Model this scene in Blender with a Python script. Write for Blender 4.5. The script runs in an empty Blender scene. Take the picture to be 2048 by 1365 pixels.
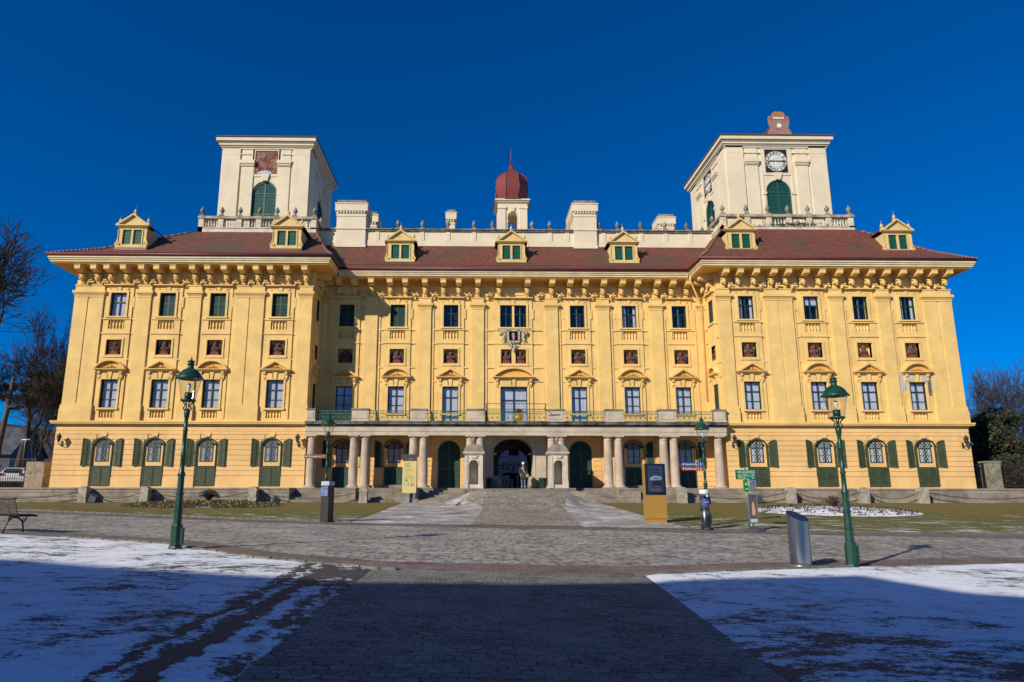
import bpy, bmesh, math, random
from mathutils import Vector, Matrix
R = math.radians
C = bpy.context.scene.collection
sc = bpy.context.scene
# ---------------------------------------------------------------- camera
cam = bpy.data.cameras.new('camera'); co = bpy.data.objects.new('camera', cam); C.objects.link(co)
cam.sensor_width = 36; cam.lens = 1247.9/2048*36
cam.shift_x = 61/2048; cam.shift_y = 68/2048
cam.clip_start = .1; cam.clip_end = 3000
co.location = (0, 0, 1.6)
co.rotation_euler = (math.pi/2+.183, -.0011, -.0139)
sc.camera = co
# ---------------------------------------------------------------- world and sun
SUN_AZ = R(45.5); SUN_EL = R(28)           # direction the light travels (from +Y towards +X), elevation
w = bpy.data.worlds.new('World'); sc.world = w; w.use_nodes = True
wn = w.node_tree; bg = wn.nodes['Background']
sky = wn.nodes.new('ShaderNodeTexSky'); sky.sky_type = 'NISHITA'; sky.sun_disc = False
sky.sun_elevation = SUN_EL; sky.sun_rotation = SUN_AZ+math.pi
sky.altitude = 2500; sky.air_density = .85; sky.dust_density = 0.1; sky.ozone_density = 8.0
hs = wn.nodes.new('ShaderNodeHueSaturation'); hs.inputs['Saturation'].default_value = 1.3; hs.inputs['Value'].default_value = 1.08; hs.inputs['Hue'].default_value = .504
# soft shoulder so that the bright band low in the sky keeps its blue, as through the polariser of the photograph
sp = wn.nodes.new('ShaderNodeSeparateColor'); wn.links.new(sky.outputs[0], sp.inputs[0])
ma = wn.nodes.new('ShaderNodeMath'); ma.operation = 'MULTIPLY_ADD'; wn.links.new(sp.outputs[2], ma.inputs[0]); ma.inputs[1].default_value = .05; ma.inputs[2].default_value = 1.16
dv = wn.nodes.new('ShaderNodeVectorMath'); dv.operation = 'DIVIDE'; wn.links.new(sky.outputs[0], dv.inputs[0]); wn.links.new(ma.outputs[0], dv.inputs[1])
wn.links.new(dv.outputs[0], hs.inputs['Color']); wn.links.new(hs.outputs[0], bg.inputs[0])
bg.inputs[1].default_value = .15
sl = bpy.data.lights.new('sun', 'SUN'); so = bpy.data.objects.new('sun', sl); C.objects.link(so)
sl.energy = 5.0; sl.angle = R(.5); sl.color = (1, .93, .8)
d = Vector((math.sin(SUN_AZ)*math.cos(SUN_EL), math.cos(SUN_AZ)*math.cos(SUN_EL), -math.sin(SUN_EL)))
so.rotation_euler = d.to_track_quat('-Z', 'Y').to_euler(); so.location = (-30, -30, 40)
sc.view_settings.view_transform = 'Standard'; sc.view_settings.look = 'None'
sc.view_settings.exposure = .06; sc.view_settings.gamma = 1
# ---------------------------------------------------------------- node helper
class NT:
    def __init__(s, name):
        s.m = bpy.data.materials.new(name); s.m.use_nodes = True; s.t = s.m.node_tree
        s.t.nodes.clear(); s.out = s.t.nodes.new('ShaderNodeOutputMaterial')
    def put(s, inp, v):
        if isinstance(v, bpy.types.NodeSocket): s.t.links.new(v, inp)
        elif isinstance(v, (tuple, list)) and len(v) == 3 and inp.type == 'RGBA': inp.default_value = (*v, 1)
        else: inp.default_value = v
    def n(s, typ, props=None, o=0, **k):
        nd = s.t.nodes.new('ShaderNode'+typ)
        for a, b in (props or {}).items(): setattr(nd, a, b)
        for a, b in k.items():
            a = a.replace('_', ' ')
            if a[0] == 'i' and a[1:].isdigit(): s.put(nd.inputs[int(a[1:])], b)
            else: s.put(nd.inputs[a], b)
        return nd.outputs[o]
    def math(s, op, a, b=0., c=0.): return s.n('Math', dict(operation=op), i0=a, i1=b, i2=c)
    def noise(s, vec, scale, detail=4, rough=.6, dist=0): return s.n('TexNoise', Vector=vec, Scale=scale, Detail=detail, Roughness=rough, Distortion=dist)
    def ss(s, v, a, b, lo=0., hi=1.): return s.n('MapRange', dict(interpolation_type='SMOOTHSTEP'), Value=v, From_Min=a, From_Max=b, To_Min=lo, To_Max=hi)
    def mix(s, f, a, b):
        nd = s.t.nodes.new('ShaderNodeMix'); nd.data_type = 'RGBA'
        s.put(nd.inputs[0], f); s.put(nd.inputs[6], a); s.put(nd.inputs[7], b); return nd.outputs[2]
    def obj(s, scale=None):
        v = s.n('TexCoord', o=3)
        return v if scale is None else s.n('Mapping', i0=v, i3=scale)
    def pos(s, scale=None):
        v = s.n('NewGeometry', o=0)
        return v if scale is None else s.n('Mapping', i0=v, i3=scale)
    def bump(s, h, st, dist=.02): return s.n('Bump', Strength=st, Distance=dist, Height=h)
    def fin(s, col, rough=.8, metal=0, nrm=None, **k):
        kw = dict(Base_Color=col, Roughness=rough, Metallic=metal, **k)
        if nrm is not None: kw['Normal'] = nrm
        b = s.n('BsdfPrincipled', **kw); s.t.links.new(b, s.out.inputs[0]); return s.m
def M(name, col, rough=.8, var=.12, vs=.6, bump=.3, bs=25, metal=0, dark=None, dist=.02, streak=0):
    t = NT(name); p = t.pos()
    a = t.noise(p, vs, 6, .65); f = t.ss(a, .3, .7)
    c2 = dark or tuple(x*(1-var*2) for x in col)
    c = t.mix(f, c2, tuple(min(1, x*(1+var*.3)) for x in col))
    if streak:
        b = t.noise(t.pos((2.2, 2.2, .25)), 1.0, 5, .7); c = t.mix(t.ss(b, .56, .74, 0, streak), c, tuple(x*.45 for x in col))
    return t.fin(c, rough, metal, t.bump(t.noise(p, bs, 4, .7), bump, dist))
# ---------------------------------------------------------------- materials
m_up = M('yellow_plaster', (.81, .53, .178), .85, .08, .5, .35, 18, streak=.28)
m_lo = M('orange_plaster', (.81, .505, .198), .85, .08, .5, .35, 18, streak=.28)
m_trim = M('yellow_trim', (.81, .535, .183), .85, .09, .8, .3, 22, streak=.18)
m_ochre = M('shaded_ochre', (.72, .40, .09), .85, .06, .8, .25, 22, streak=.12)  # saturated orange of shaded plaster put into the base colour
m_cream = M('cream_plaster', (.74, .62, .43), .85, .06, .6, .3, 16, streak=.18)
m_fascia = M('cream_fascia', (.78, .62, .36), .85, .10, 1.2, .3, 18, streak=.18)
m_stone = M('grey_limestone', (.50, .43, .33), .9, .16, .9, .5, 14, streak=.5)
m_stoned = M('weathered_stone', (.30, .255, .20), .95, .28, 1.4, .8, 10, streak=.5)
m_pink = M('column_stone', (.50, .39, .28), .85, .14, 1.2, .4, 14, streak=.4)
m_terr = M('terracotta', (.21, .075, .05), .85, .18, 6, .6, 30)
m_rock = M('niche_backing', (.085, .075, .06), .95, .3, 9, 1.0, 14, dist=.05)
m_green = M('green_window_paint', (.012, .055, .042), .5, .15, 3, .2, 40)
m_shut = M('green_shutter', (.02, .066, .045), .6, .18, 3, .2, 40)
m_olive = M('olive_shutter', (.05, .07, .028), .7, .18, 3, .3, 40)
m_teal = M('teal_shutter', (.013, .085, .07), .55, .12, 3, .2, 40)
m_dorm = M('bright_green_louvre', (.01, .105, .062), .5, .12, 3, .2, 40)
m_rail = M('green_rail_paint', (.02, .16, .115), .5, .2, 5, .2, 40)
m_lamp = M('green_lamp_paint', (.008, .058, .034), .38, .2, 6, .15, 30)
m_iron = M('black_iron', (.012, .012, .012), .5, .2, 5, .2, 30)
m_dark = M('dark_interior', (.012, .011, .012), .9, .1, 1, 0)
m_red = M('red_sheet_metal', (.16, .028, .028), .5, .12, 1.5, .15, 10)
m_white = M('white_paint', (.75, .75, .73), .6, .06, 2, .1, 20)
m_gold = M('gilt', (.45, .27, .05), .5, .3, 8, .6, 30, .3)
m_curt = M('white_curtain', (.52, .52, .60), .9, .06, 1.5, 0)
m_curtd = M('grey_curtain', (.10, .11, .17), .9, .15, 2, 0)
m_lead = M('white_lattice', (.62, .62, .60), .6, .05, 3, .1, 20)
m_wood = M('dark_wood', (.045, .025, .015), .6, .3, 6, .4, 20)
m_asph = M('asphalt', (.05, .05, .05), .9, .2, .8, .5, 30)
m_bark = M('bark', (.075, .060, .048), .95, .3, 4, .8, 12)
m_paint = M('blue_white_vehicle', (.55, .6, .65), .3, .03, 1, 0)
m_blackg = M('black_gloss', (.008, .008, .01), .15, .1, 1, 0)
m_rubber = M('rubber', (.012, .012, .012), .8, .1, 5, .1, 20)
m_plaster_w = M('raw_plaster', (.52, .50, .44), .9, .12, 3, .5, 25)
m_brick = M('exposed_render', (.24, .15, .09), .95, .3, 8, .8, 20)
def glassmat(name='window_glass', tint=(.9, .93, .95), refl=1.0):
    t = NT(name); fc = t.n('LayerWeight', o=1, Blend=.5)
    fr = t.math('ADD', .045, t.math('MULTIPLY', .9, t.math('POWER', fc, 4.0)))
    g = t.n('BsdfGlossy', Color=(1, 1, 1), Roughness=.03); tr = t.n('BsdfTransparent', Color=tint)
    a = t.n('MixShader', i0=t.math('MULTIPLY', fr, refl), i1=tr, i2=g); t.t.links.new(a, t.out.inputs[0]); return t.m
m_glass = glassmat(refl=1.3)
m_lglass = glassmat('lamp_glass', (.93, .93, .9), 1.6)
def rooftile():
    t = NT('roof_tile'); p = t.pos()
    x = t.n('SeparateXYZ', i0=p, o=0); y = t.n('SeparateXYZ', i0=p, o=1); z = t.n('SeparateXYZ', i0=p, o=2)
    v = t.n('CombineXYZ', i0=t.math('ADD', x, y), i1=t.math('MULTIPLY', z, 1.7), i2=0.)
    br = t.t.nodes.new('ShaderNodeTexBrick'); t.put(br.inputs['Vector'], v)
    br.inputs['Scale'].default_value = 1; br.inputs['Brick Width'].default_value = .2; br.inputs['Row Height'].default_value = .28; br.inputs['Mortar Size'].default_value = .012
    br.inputs['Color1'].default_value = (.235, .062, .036, 1); br.inputs['Color2'].default_value = (.15, .038, .024, 1); br.inputs['Mortar'].default_value = (.03, .014, .011, 1)
    a = t.noise(p, .35, 6, .6); c = t.mix(t.ss(a, .44, .60, 0, .8), br.outputs[0], (.085, .055, .03)); a2 = t.noise(t.pos((.5, .5, 2.5)), 2.2, 7, .75); c = t.mix(t.ss(a2, .5, .68, 0, .6), c, (.055, .03, .02))
    b = t.noise(p, 9, 4, .7); c = t.mix(t.ss(b, .62, .72, 0, .6), c, (.30, .24, .17))
    row = t.math('FRACT', t.math('DIVIDE', t.math('MULTIPLY', z, 1.7), .28))
    h = t.math('ADD', t.math('MULTIPLY', row, -1), t.math('MULTIPLY', br.outputs[1], -.5))
    return t.fin(c, .8, 0, t.bump(h, .8, .04))
m_tile = rooftile()
def cobble(name, c1, c2, mortar, bw=.14, rh=.11, wet=0, snowy=0, rust=0, ang=0, arcs=0):
    t = NT(name); p = t.pos()
    wv = t.n('TexNoise', Vector=p, Scale=2.2, Detail=2, o=1)
    off = t.n('VectorMath', dict(operation='SCALE'), i0=t.n('VectorMath', dict(operation='SUBTRACT'), i0=wv, i1=(.5, .5, .5)), Scale=.30)
    wv2 = t.n('TexNoise', Vector=p, Scale=14, Detail=2, o=1)
    off2 = t.n('VectorMath', dict(operation='SCALE'), i0=t.n('VectorMath', dict(operation='SUBTRACT'), i0=wv2, i1=(.5, .5, .5)), Scale=.06)
    v = t.n('VectorMath', i0=t.n('VectorMath', i0=p, i1=off), i1=off2)
    v = t.n('Mapping', i0=v, i2=(0, 0, ang))
    br = t.t.nodes.new('ShaderNodeTexBrick'); t.put(br.inputs['Vector'], v); br.inputs['Scale'].default_value = 1
    br.inputs['Brick Width'].default_value = bw; br.inputs['Row Height'].default_value = rh; br.inputs['Mortar Size'].default_value = .009; br.inputs['Mortar Smooth'].default_value = .6
    br.inputs['Color1'].default_value = (*c1, 1); br.inputs['Color2'].default_value = (*c2, 1); br.inputs['Mortar'].default_value = (*mortar, 1)
    c = br.outputs[0]
    a = t.noise(p, .8, 5, .7); c = t.mix(t.ss(a, .35, .7, 0, .5), c, tuple(x*1.5 for x in c1)); fz = t.noise(t.pos((.5, 1.5, 1)), 1.6, 8, .75); c = t.mix(t.ss(fz, .5, .72, 0, .35), c, (.50, .50, .50))
    b = t.noise(p, 60, 3, .7); c = t.mix(t.ss(b, .45, .7, 0, .45), c, tuple(x*.45 for x in c2))
    if arcs:    # setts laid in segmental arcs: sunken joints between the arcs read as rows of dark scallops
        e = t.t.nodes.new('ShaderNodeTexVoronoi'); e.feature = 'F1'; e.inputs['Scale'].default_value = 1; e.inputs['Randomness'].default_value = .75
        t.put(e.inputs['Vector'], t.n('Mapping', i0=v, i3=(6.2, 3.4, 1))); q = t.ss(e.outputs[0], .46, .64, 0, arcs); c = t.mix(q, c, tuple(x*.9 for x in mortar))
        c = t.mix(t.ss(e.outputs[0], .05, .25, .25, 0), c, (.55, .53, .50))
    if rust:
        r = t.noise(t.pos((.6, 1.6, 1)), 1.1, 5, .65); c = t.mix(t.ss(r, .56, .70, 0, rust), c, (.10, .035, .018))
        r = t.noise(t.pos((.6, 1.6, 1)), 3.1, 5, .65); c = t.mix(t.ss(r, .63, .70, 0, .5), c, (.20, .11, .05))
    if snowy:
        s_ = t.noise(t.pos((.35, 2.2, 1)), 1.3, 8, .75); c = t.mix(t.ss(s_, .52, .66, 0, snowy), c, (.70, .74, .80))
    h = t.math('ADD', t.math('MULTIPLY', br.outputs[1], -1.0), t.math('MULTIPLY', t.noise(p, 22, 4, .7), .7))
    return t.fin(c, .78 if wet else .85, 0, t.bump(h, 1.0, .05), Specular_IOR_Level=.25)
m_cob = cobble('path_cobbles', (.25, .24, .225), (.12, .12, .12), (.008, .009, .011), .17, .13, 1)
m_road = cobble('road_cobbles', (.44, .40, .345), (.26, .24, .21), (.05, .043, .037), .2, .16, 0, .4, arcs=.5)
m_redc = cobble('reddish_setts', (.22, .16, .14), (.16, .12, .105), (.04, .03, .027), .26, .16, 0, 0, .8)
m_court = cobble('forecourt_setts', (.42, .38, .315), (.26, .235, .195), (.05, .042, .036), .14, .12, 0, 0, 0, .35, arcs=.45)
m_strip = M('grey_kerb', (.20, .18, .15), .85, .25, 4, .6, 20)
def gravelsnow():
    t = NT('frosty_gravel'); p = t.pos()
    a = t.noise(p, 40, 3, .7); c = t.mix(a, (.10, .09, .08), (.42, .38, .34))
    s_ = t.noise(t.pos((.8, 1.0, 1)), .8, 12, .85); c = t.mix(t.ss(s_, .485, .60, 0, .8), c, (.72, .75, .80))
    return t.fin(c, .85, 0, t.bump(a, .5, .02))
m_grav = gravelsnow()
def snowmat(name, side):
    t = NT(name); p = t.pos()
    X = t.n('SeparateXYZ', i0=p, o=0); Y = t.n('SeparateXYZ', i0=p, o=1)
    n1 = t.noise(t.pos((.55, 1.0, 1)), 1.5 if side > 0 else 1.7, 9, .72, .3); n2 = t.noise(t.pos((.5, 1.1, 1)), 6, 8, .8); n4 = t.noise(t.pos((.7, 1.2, 1)), 24, 4, .7); n3 = t.noise(p, 2.3, 6, .7)
    big = t.noise(p, .33, 3, .5)
    cov = t.math('ADD', t.math('ADD', t.math('MULTIPLY', n1, .50), t.math('MULTIPLY', n4, .30)), -.06)
    cov = t.math('ADD', cov, t.math('ADD', t.math('MULTIPLY', n2, .55), t.math('MULTIPLY', big, .25)))
    if side < 0:
        thr = .79
        # two old tyre tracks that run beside the path, and the worn edge of the path itself
        xd = t.math('ADD', X, t.math('ADD', t.math('MULTIPLY', t.math('SUBTRACT', n3, .5), .9), t.math('MULTIPLY', t.math('SUBTRACT', n4, .5), .25)))
        for cx, ww, st in ((-2.62, .14, .20), (-2.12, .08, .10), (-3.0, .09, .13)):
            b = t.ss(t.math('ABSOLUTE', t.math('SUBTRACT', xd, cx)), ww*.6, ww*1.5, st, 0)
            cov = t.math('ADD', cov, b)
        cov = t.math('ADD', cov, t.math('MULTIPLY', t.ss(Y, 8.6, 10.6), t.ss(xd, -3.2, -2.4, 0, .08)))
        cov = t.math('ADD', cov, t.ss(xd, -2.05, -1.72, 0, .26))
        f = t.ss(cov, thr, thr+.035)
    else:
        thr = .775
        xd = t.math('ADD', X, t.math('ADD', t.math('MULTIPLY', t.math('SUBTRACT', n3, .5), .8), t.math('MULTIPLY', t.math('SUBTRACT', n4, .5), .3)))
        yd = t.ss(Y, 5., 9.5, 1, 0)
        b = t.ss(t.math('SUBTRACT', xd, t.math('MULTIPLY', yd, .15)), 2.45, 2.8, .2, 0)
        cov = t.math('ADD', cov, t.math('MULTIPLY', b, yd))
        cov = t.math('ADD', cov, t.ss(Y, 5, 10, .06, -.03))
        f = t.ss(cov, thr, thr+.035)
    g1 = t.noise(p, 55, 3, .75); dirt = t.mix(t.ss(g1, .4, .65), (.014, .013, .013), (.10, .095, .09))
    gr = t.ss(Y, 11.5, 13.5); grass = t.mix(g1, (.02, .028, .006), (.09, .075, .02)); dirt = t.mix(gr, dirt, grass)
    soft = t.ss(cov, thr-.12, thr+.01, 0, .32); sn = t.mix(soft, (.86, .87, .90), (.34, .36, .38))
    c = t.mix(f, sn, dirt)
    h = t.math('ADD', t.math('MULTIPLY', f, -1.4), t.math('MULTIPLY', t.noise(p, 16, 5, .7), .45))
    return t.fin(c, .75, 0, t.bump(h, .9, .05))
m_snl = snowmat('thin_snow_with_tracks', -1); m_snr = snowmat('patchy_snow', 1)
def lawnmat():
    t = NT('winter_grass'); p = t.pos()
    a = t.noise(t.pos((1, 1.5, 1)), .35, 5, .6); b = t.noise(t.pos((1, 2.5, 1)), 14, 5, .8)
    Yg = t.n('SeparateXYZ', i0=p, o=1); far_ = t.ss(Yg, 24, 39, -.14, .14); c = t.mix(t.ss(t.math('ADD', a, far_), .40, .60), (.22, .24, .02), (.40, .24, .05)); c = t.mix(t.ss(b, .35, .72), tuple((.09, .085, .012)), c)
    s_ = t.noise(t.pos((.35, 1.2, 1)), 1.9, 10, .8); Y = t.n('SeparateXYZ', i0=p, o=1)
    s_ = t.math('ADD', s_, t.ss(Y, 22, 36, .05, -.05))
    m_ = t.noise(t.pos((.8, 2.2, 1)), 2.6, 6, .8); c = t.mix(t.ss(m_, .45, .66, 0, .6), c, (.10, .085, .02)); c = t.mix(t.ss(s_, .575, .61, 0, .9), c, (.75, .78, .84))
    return t.fin(c, .95, 0, t.bump(b, .9, .09))
m_lawn = lawnmat()
# ---------------------------------------------------------------- mesh builder
class MB:
    def __init__(s, fr=None): s.v = []; s.f = []; s.mi = []; s.m = 0; s.sm = []; s.smooth = False; s.T = Matrix.Identity(4) if fr is None else fr
    def vert(s, x, y, z): s.v.append(tuple(s.T @ Vector((x, y, z)))); return len(s.v)-1
    def face(s, idx): s.f.append(tuple(idx)); s.mi.append(s.m); s.sm.append(s.smooth)
    def poly(s, pts): s.face([s.vert(*p) for p in pts])
    def box(s, x0, x1, y0, y1, z0, z1):
        i = [s.vert(x, y, z) for z in (z0, z1) for x, y in ((x0, y0), (x1, y0), (x1, y1), (x0, y1))]
        for q in ((0, 3, 2, 1), (4, 5, 6, 7), (0, 1, 5, 4), (1, 2, 6, 5), (2, 3, 7, 6), (3, 0, 4, 7)): s.face([i[k] for k in q])
    def hexa(s, b, t):   # 4 bottom pts, 4 top pts
        i = [s.vert(*p) for p in list(b)+list(t)]
        for q in ((0, 3, 2, 1), (4, 5, 6, 7), (0, 1, 5, 4), (1, 2, 6, 5), (2, 3, 7, 6), (3, 0, 4, 7)): s.face([i[k] for k in q])
    def prism(s, pts, a, b, ax='x'):
        n = len(pts)
        def P(p, c): return {'x': (c, p[0], p[1]), 'y': (p[0], c, p[1]), 'z': (p[0], p[1], c)}[ax]
        A = [s.vert(*P(p, a)) for p in pts]; B = [s.vert(*P(p, b)) for p in pts]
        s.face(A[::-1]); s.face(B)
        for k in range(n): s.face((A[k], A[(k+1) % n], B[(k+1) % n], B[k]))
    def lathe(s, prof, cx=0, cy=0, z0=0, seg=12, sx=1, sy=1, rot=0, smooth=True):
        o = s.smooth; s.smooth = smooth; rings = []
        for r, z in prof:
            rings.append([s.vert(cx+r*sx*math.cos(rot+2*math.pi*k/seg), cy+r*sy*math.sin(rot+2*math.pi*k/seg), z0+z) for k in range(seg)])
        for a, b in zip(rings, rings[1:]):
            for k in range(seg): s.face((a[k], a[(k+1) % seg], b[(k+1) % seg], b[k]))
        s.smooth = False; s.face(rings[0][::-1]); s.face(rings[-1]); s.smooth = o
    def ell(s, cx, cy, cz, rx, ry, rz, seg=10, rings=6):
        s.lathe([(math.sin(math.pi*k/rings) if 0 < k < rings else .02, -math.cos(math.pi*k/rings)*rz) for k in range(rings+1)], cx, cy, cz, seg, rx, ry)
    def tube(s, pts, rad, seg=6, cap=True):
        o = s.smooth; s.smooth = seg > 4; pts = [Vector(p) for p in pts]
        if not isinstance(rad, (list, tuple)): rad = [rad]*len(pts)
        rings = []; ref = None
        for k, p in enumerate(pts):
            t = (pts[min(k+1, len(pts)-1)]-pts[max(k-1, 0)]).normalized()
            if ref is None: ref = Vector((0, 0, 1)) if abs(t.z) < .9 else Vector((1, 0, 0))
            a = t.cross(ref).normalized(); b = t.cross(a).normalized(); ref = -b if False else ref
            rings.append([s.vert(*(p+a*rad[k]*math.cos(2*math.pi*j/seg)+b*rad[k]*math.sin(2*math.pi*j/seg))) for j in range(seg)])
        for a, b in zip(rings, rings[1:]):
            for k in range(seg): s.face((a[k], a[(k+1) % seg], b[(k+1) % seg], b[k]))
        if cap: s.face(rings[0][::-1]); s.face(rings[-1])
        s.smooth = o
    def arc(s, cx, z0, rx, rz, n=12, a0=0, a1=180):   # list of (x,z)
        return [(cx+rx*math.cos(R(a0+(a1-a0)*k/n)), z0+rz*math.sin(R(a0+(a1-a0)*k/n))) for k in range(n+1)]
    def mesh(s, name, mats, recalc=True):
        me = bpy.data.meshes.new(name); me.from_pydata(s.v, [], s.f)
        for m in (mats if isinstance(mats, (list, tuple)) else [mats]): me.materials.append(m)
        me.polygons.foreach_set('material_index', s.mi); me.polygons.foreach_set('use_smooth', s.sm)
        if recalc:
            b = bmesh.new(); b.from_mesh(me); bmesh.ops.recalc_face_normals(b, faces=b.faces); b.to_mesh(me); b.free()
        me.update(); return me
def frame(x, y, a=0, z=0): return Matrix.Translation((x, y, z)) @ Matrix.Rotation(R(a), 4, 'Z')
def wl(o):
    m = Matrix.Identity(4)
    while o is not None: m = Matrix.LocRotScale(o.location, o.rotation_euler, None) @ m; o = o.parent
    return m
def link(name, me, parent=None, fr=None, label=None):
    """link a mesh (or None for an Empty); fr = world matrix of the object, made relative to its parent"""
    o = bpy.data.objects.new(name, me); C.objects.link(o)
    m = fr if fr is not None else (Matrix.Identity(4) if parent is None else wl(parent))
    if parent is not None: o.parent = parent; m = wl(parent).inverted() @ m
    o.location = m.to_translation(); o.rotation_euler = m.to_euler()
    if label: o['label'] = label
    return o
def part(name, mb, mats, parent, label=None):
    """mesh given in world coordinates"""
    me = mb.mesh(name, mats); o = link(name, me, parent, Matrix.Identity(4)); 
    if label: o['label'] = label
    return o
def sub(name, me, parent, label=None):       # same local frame as its parent
    o = bpy.data.objects.new(name, me); C.objects.link(o); o.parent = parent
    if label: o['label'] = label
    return o
def tag(o, label, cat, group=None):
    o['label'] = label; o['category'] = cat
    if group: o['group'] = group
    return o
def thing(name, loc, label, cat, group=None, rz=0, me=None):
    o = bpy.data.objects.new(name, me); C.objects.link(o); o.location = loc; o.rotation_euler = (0, 0, R(rz)); return tag(o, label, cat, group)
def struct(o): o['kind'] = 'structure'; return o
def copy_tree(o, parent=None):
    c = o.copy(); C.objects.link(c)
    if parent is not None: c.parent = parent
    for ch in list(o.children): copy_tree(ch, c)
    return c
def textmesh(s, size, mat, extrude=.003, align='CENTER', fit=None, thin=0):
    cu = bpy.data.curves.new('lettering', 'FONT'); cu.body = s; cu.size = size; cu.extrude = extrude; cu.align_x = align; cu.align_y = 'CENTER'
    cu.resolution_u = 3; cu.offset = -thin
    o = bpy.data.objects.new('lettering', cu); C.objects.link(o)
    dg = bpy.context.evaluated_depsgraph_get(); me = bpy.data.meshes.new_from_object(o.evaluated_get(dg))
    bpy.data.objects.remove(o); bpy.data.curves.remove(cu)
    me.materials.clear(); me.materials.append(mat)
    if fit:
        xs = [v.co.x for v in me.vertices]; k = fit/max(1e-6, max(xs)-min(xs))
        me.transform(Matrix.Scale(k, 4, (1, 0, 0)))
    me.transform(Matrix.Rotation(math.pi/2, 4, 'X')); return me
def put_text(s, size, mat, parent, x, y, z, align='CENTER', fit=None, name='lettering'):
    me = textmesh(s, size, mat, align=align, fit=fit); me.transform(Matrix.Translation((x, y, z))); return sub(name, me, parent)
# ---------------------------------------------------------------- ground
def g0(X, Y):
    Xc = max(-25, min(25, X)); k = 1 if Y < 15 else max(0, min(1, (38-Y)/23))
    Yc = max(0, min(Y, 42)); return .0095*Yc+.00027*Yc*Yc-.025*Xc*k*max(0, min(1, Y/6))
def sst(t): t = max(0, min(1, t)); return t*t*(3-2*t)
def gz(X, Y):
    z = g0(X, Y)
    if Y > 43.5: z += .85*sst((Y-43.5)/1.0)*(1 if abs(X-3) > 30 or Y > 46 else 1)
    if 30 < Y < 46 and abs(X-2.95) < 9:
        lat = 1-sst((abs(X-2.95)-2.2)/(1.2+max(0, Y-36)*.42)); t = sst((Y-32)/9.6)
        z += max(0, 1.72-z)*t*lat
    return z
def grid_region(name, mat, xl, xr, ys, nx, off, kind='structure'):
    mb = MB(); rows = []
    mb.smooth = True
    for Y in ys:
        a, b = xl(Y), xr(Y); rows.append([mb.vert(a+(b-a)*i/nx, Y, gz(a+(b-a)*i/nx, Y)+off) for i in range(nx+1)])
    for r0, r1 in zip(rows, rows[1:]):
        for i in range(nx): mb.face((r0[i], r0[i+1], r1[i+1], r1[i]))
    o = link(name, mb.mesh(name, mat, False)); o['kind'] = kind; return o
def lin(tab):
    def f(Y):
        if Y <= tab[0][0]: return tab[0][1]
        for (a, x), (b, y) in zip(tab, tab[1:]):
            if Y <= b: return x+(y-x)*(Y-a)/(b-a)
        return tab[-1][1]
    return f
def fr_(a, b, s):
    n = max(1, round((b-a)/s)); return [a+(b-a)*k/n for k in range(n+1)]
ys = [-60, -30, -15, -6]+fr_(-3, 47, .5)+[50, 60, 75, 90, 110, 140, 200, 300, 500, 900]
xs = [-900, -400, -200, -120, -80, -60]+fr_(-45, 50, .95)+[60, 80, 120, 200, 400, 900]
mb = MB(); mb.smooth = True; rows = [[mb.vert(x, y, gz(x, y)-.045+(0 if y < 200 else (y-200)*.0)) for x in xs] for y in ys]
for r0, r1 in zip(rows, rows[1:]):
    for i in range(len(xs)-1): mb.face((r0[i], r0[i+1], r1[i+1], r1[i]))
struct(link('ground', mb.mesh('ground', M('bare_earth', (.10, .085, .06), .95, .25, .5, .6, 8), False)))
# curves given as X -> Y of the edges (measured along the road)
def ycurve(tab):
    return lin(tab)
near = lin([(-40, 19.5), (-21, 18.0), (-11.8, 16.3), (-7.1, 14.95), (-4.2, 12.8), (-1.7, 11.8), (3, 11.9), (6.9, 13.4), (8.3, 13.9), (13.3, 15.4), (24, 17.2), (45, 20)])
far = lin([(-45, 33), (-21.6, 29.4), (-16.6, 27.3), (-12.4, 25.6), (-8.4, 24.35), (-4.5, 23.5), (0.2, 23.3), (3.9, 23.3), (8.2, 23.0), (13.6, 22.9), (20, 23.0), (50, 25)])
def band(name, mat, x0, x1, ya, yb, off, nx=None, ny=24, kind='structure'):
    mb = MB(); mb.smooth = True; nx = nx or max(2, int((x1-x0)/.6)); rows = []
    for j in range(ny+1):
        row = []
        for i in range(nx+1):
            X = x0+(x1-x0)*i/nx; a, b = ya(X), yb(X); Y = a+(b-a)*j/ny; row.append(mb.vert(X, Y, gz(X, Y)+off))
        rows.append(row)
    for r0, r1 in zip(rows, rows[1:]):
        for i in range(nx): mb.face((r0[i], r0[i+1], r1[i+1], r1[i]))
    o = link(name, mb.mesh(name, mat, False)); o['kind'] = kind; return o
band('road', m_road, -45, 50, lambda X: near(X)-.02, far, -.012)
band('pavement_strip', m_redc, -45, 50, lambda X: near(X)+.05, lambda X: near(X)+1.15, -.004, ny=4)
band('pavement_strip', m_redc, -45, 50, lambda X: far(X)-1.1, lambda X: far(X)-.02, -.004, ny=4)
grid_region('path', m_cob, lin([(-6, -2.6), (5.2, -1.92), (11.9, -1.82)]), lin([(-6, 2.3), (5.6, 2.7), (11.9, 3.18)]), fr_(-6, 11.95, .6), 8, -.006)
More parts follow.
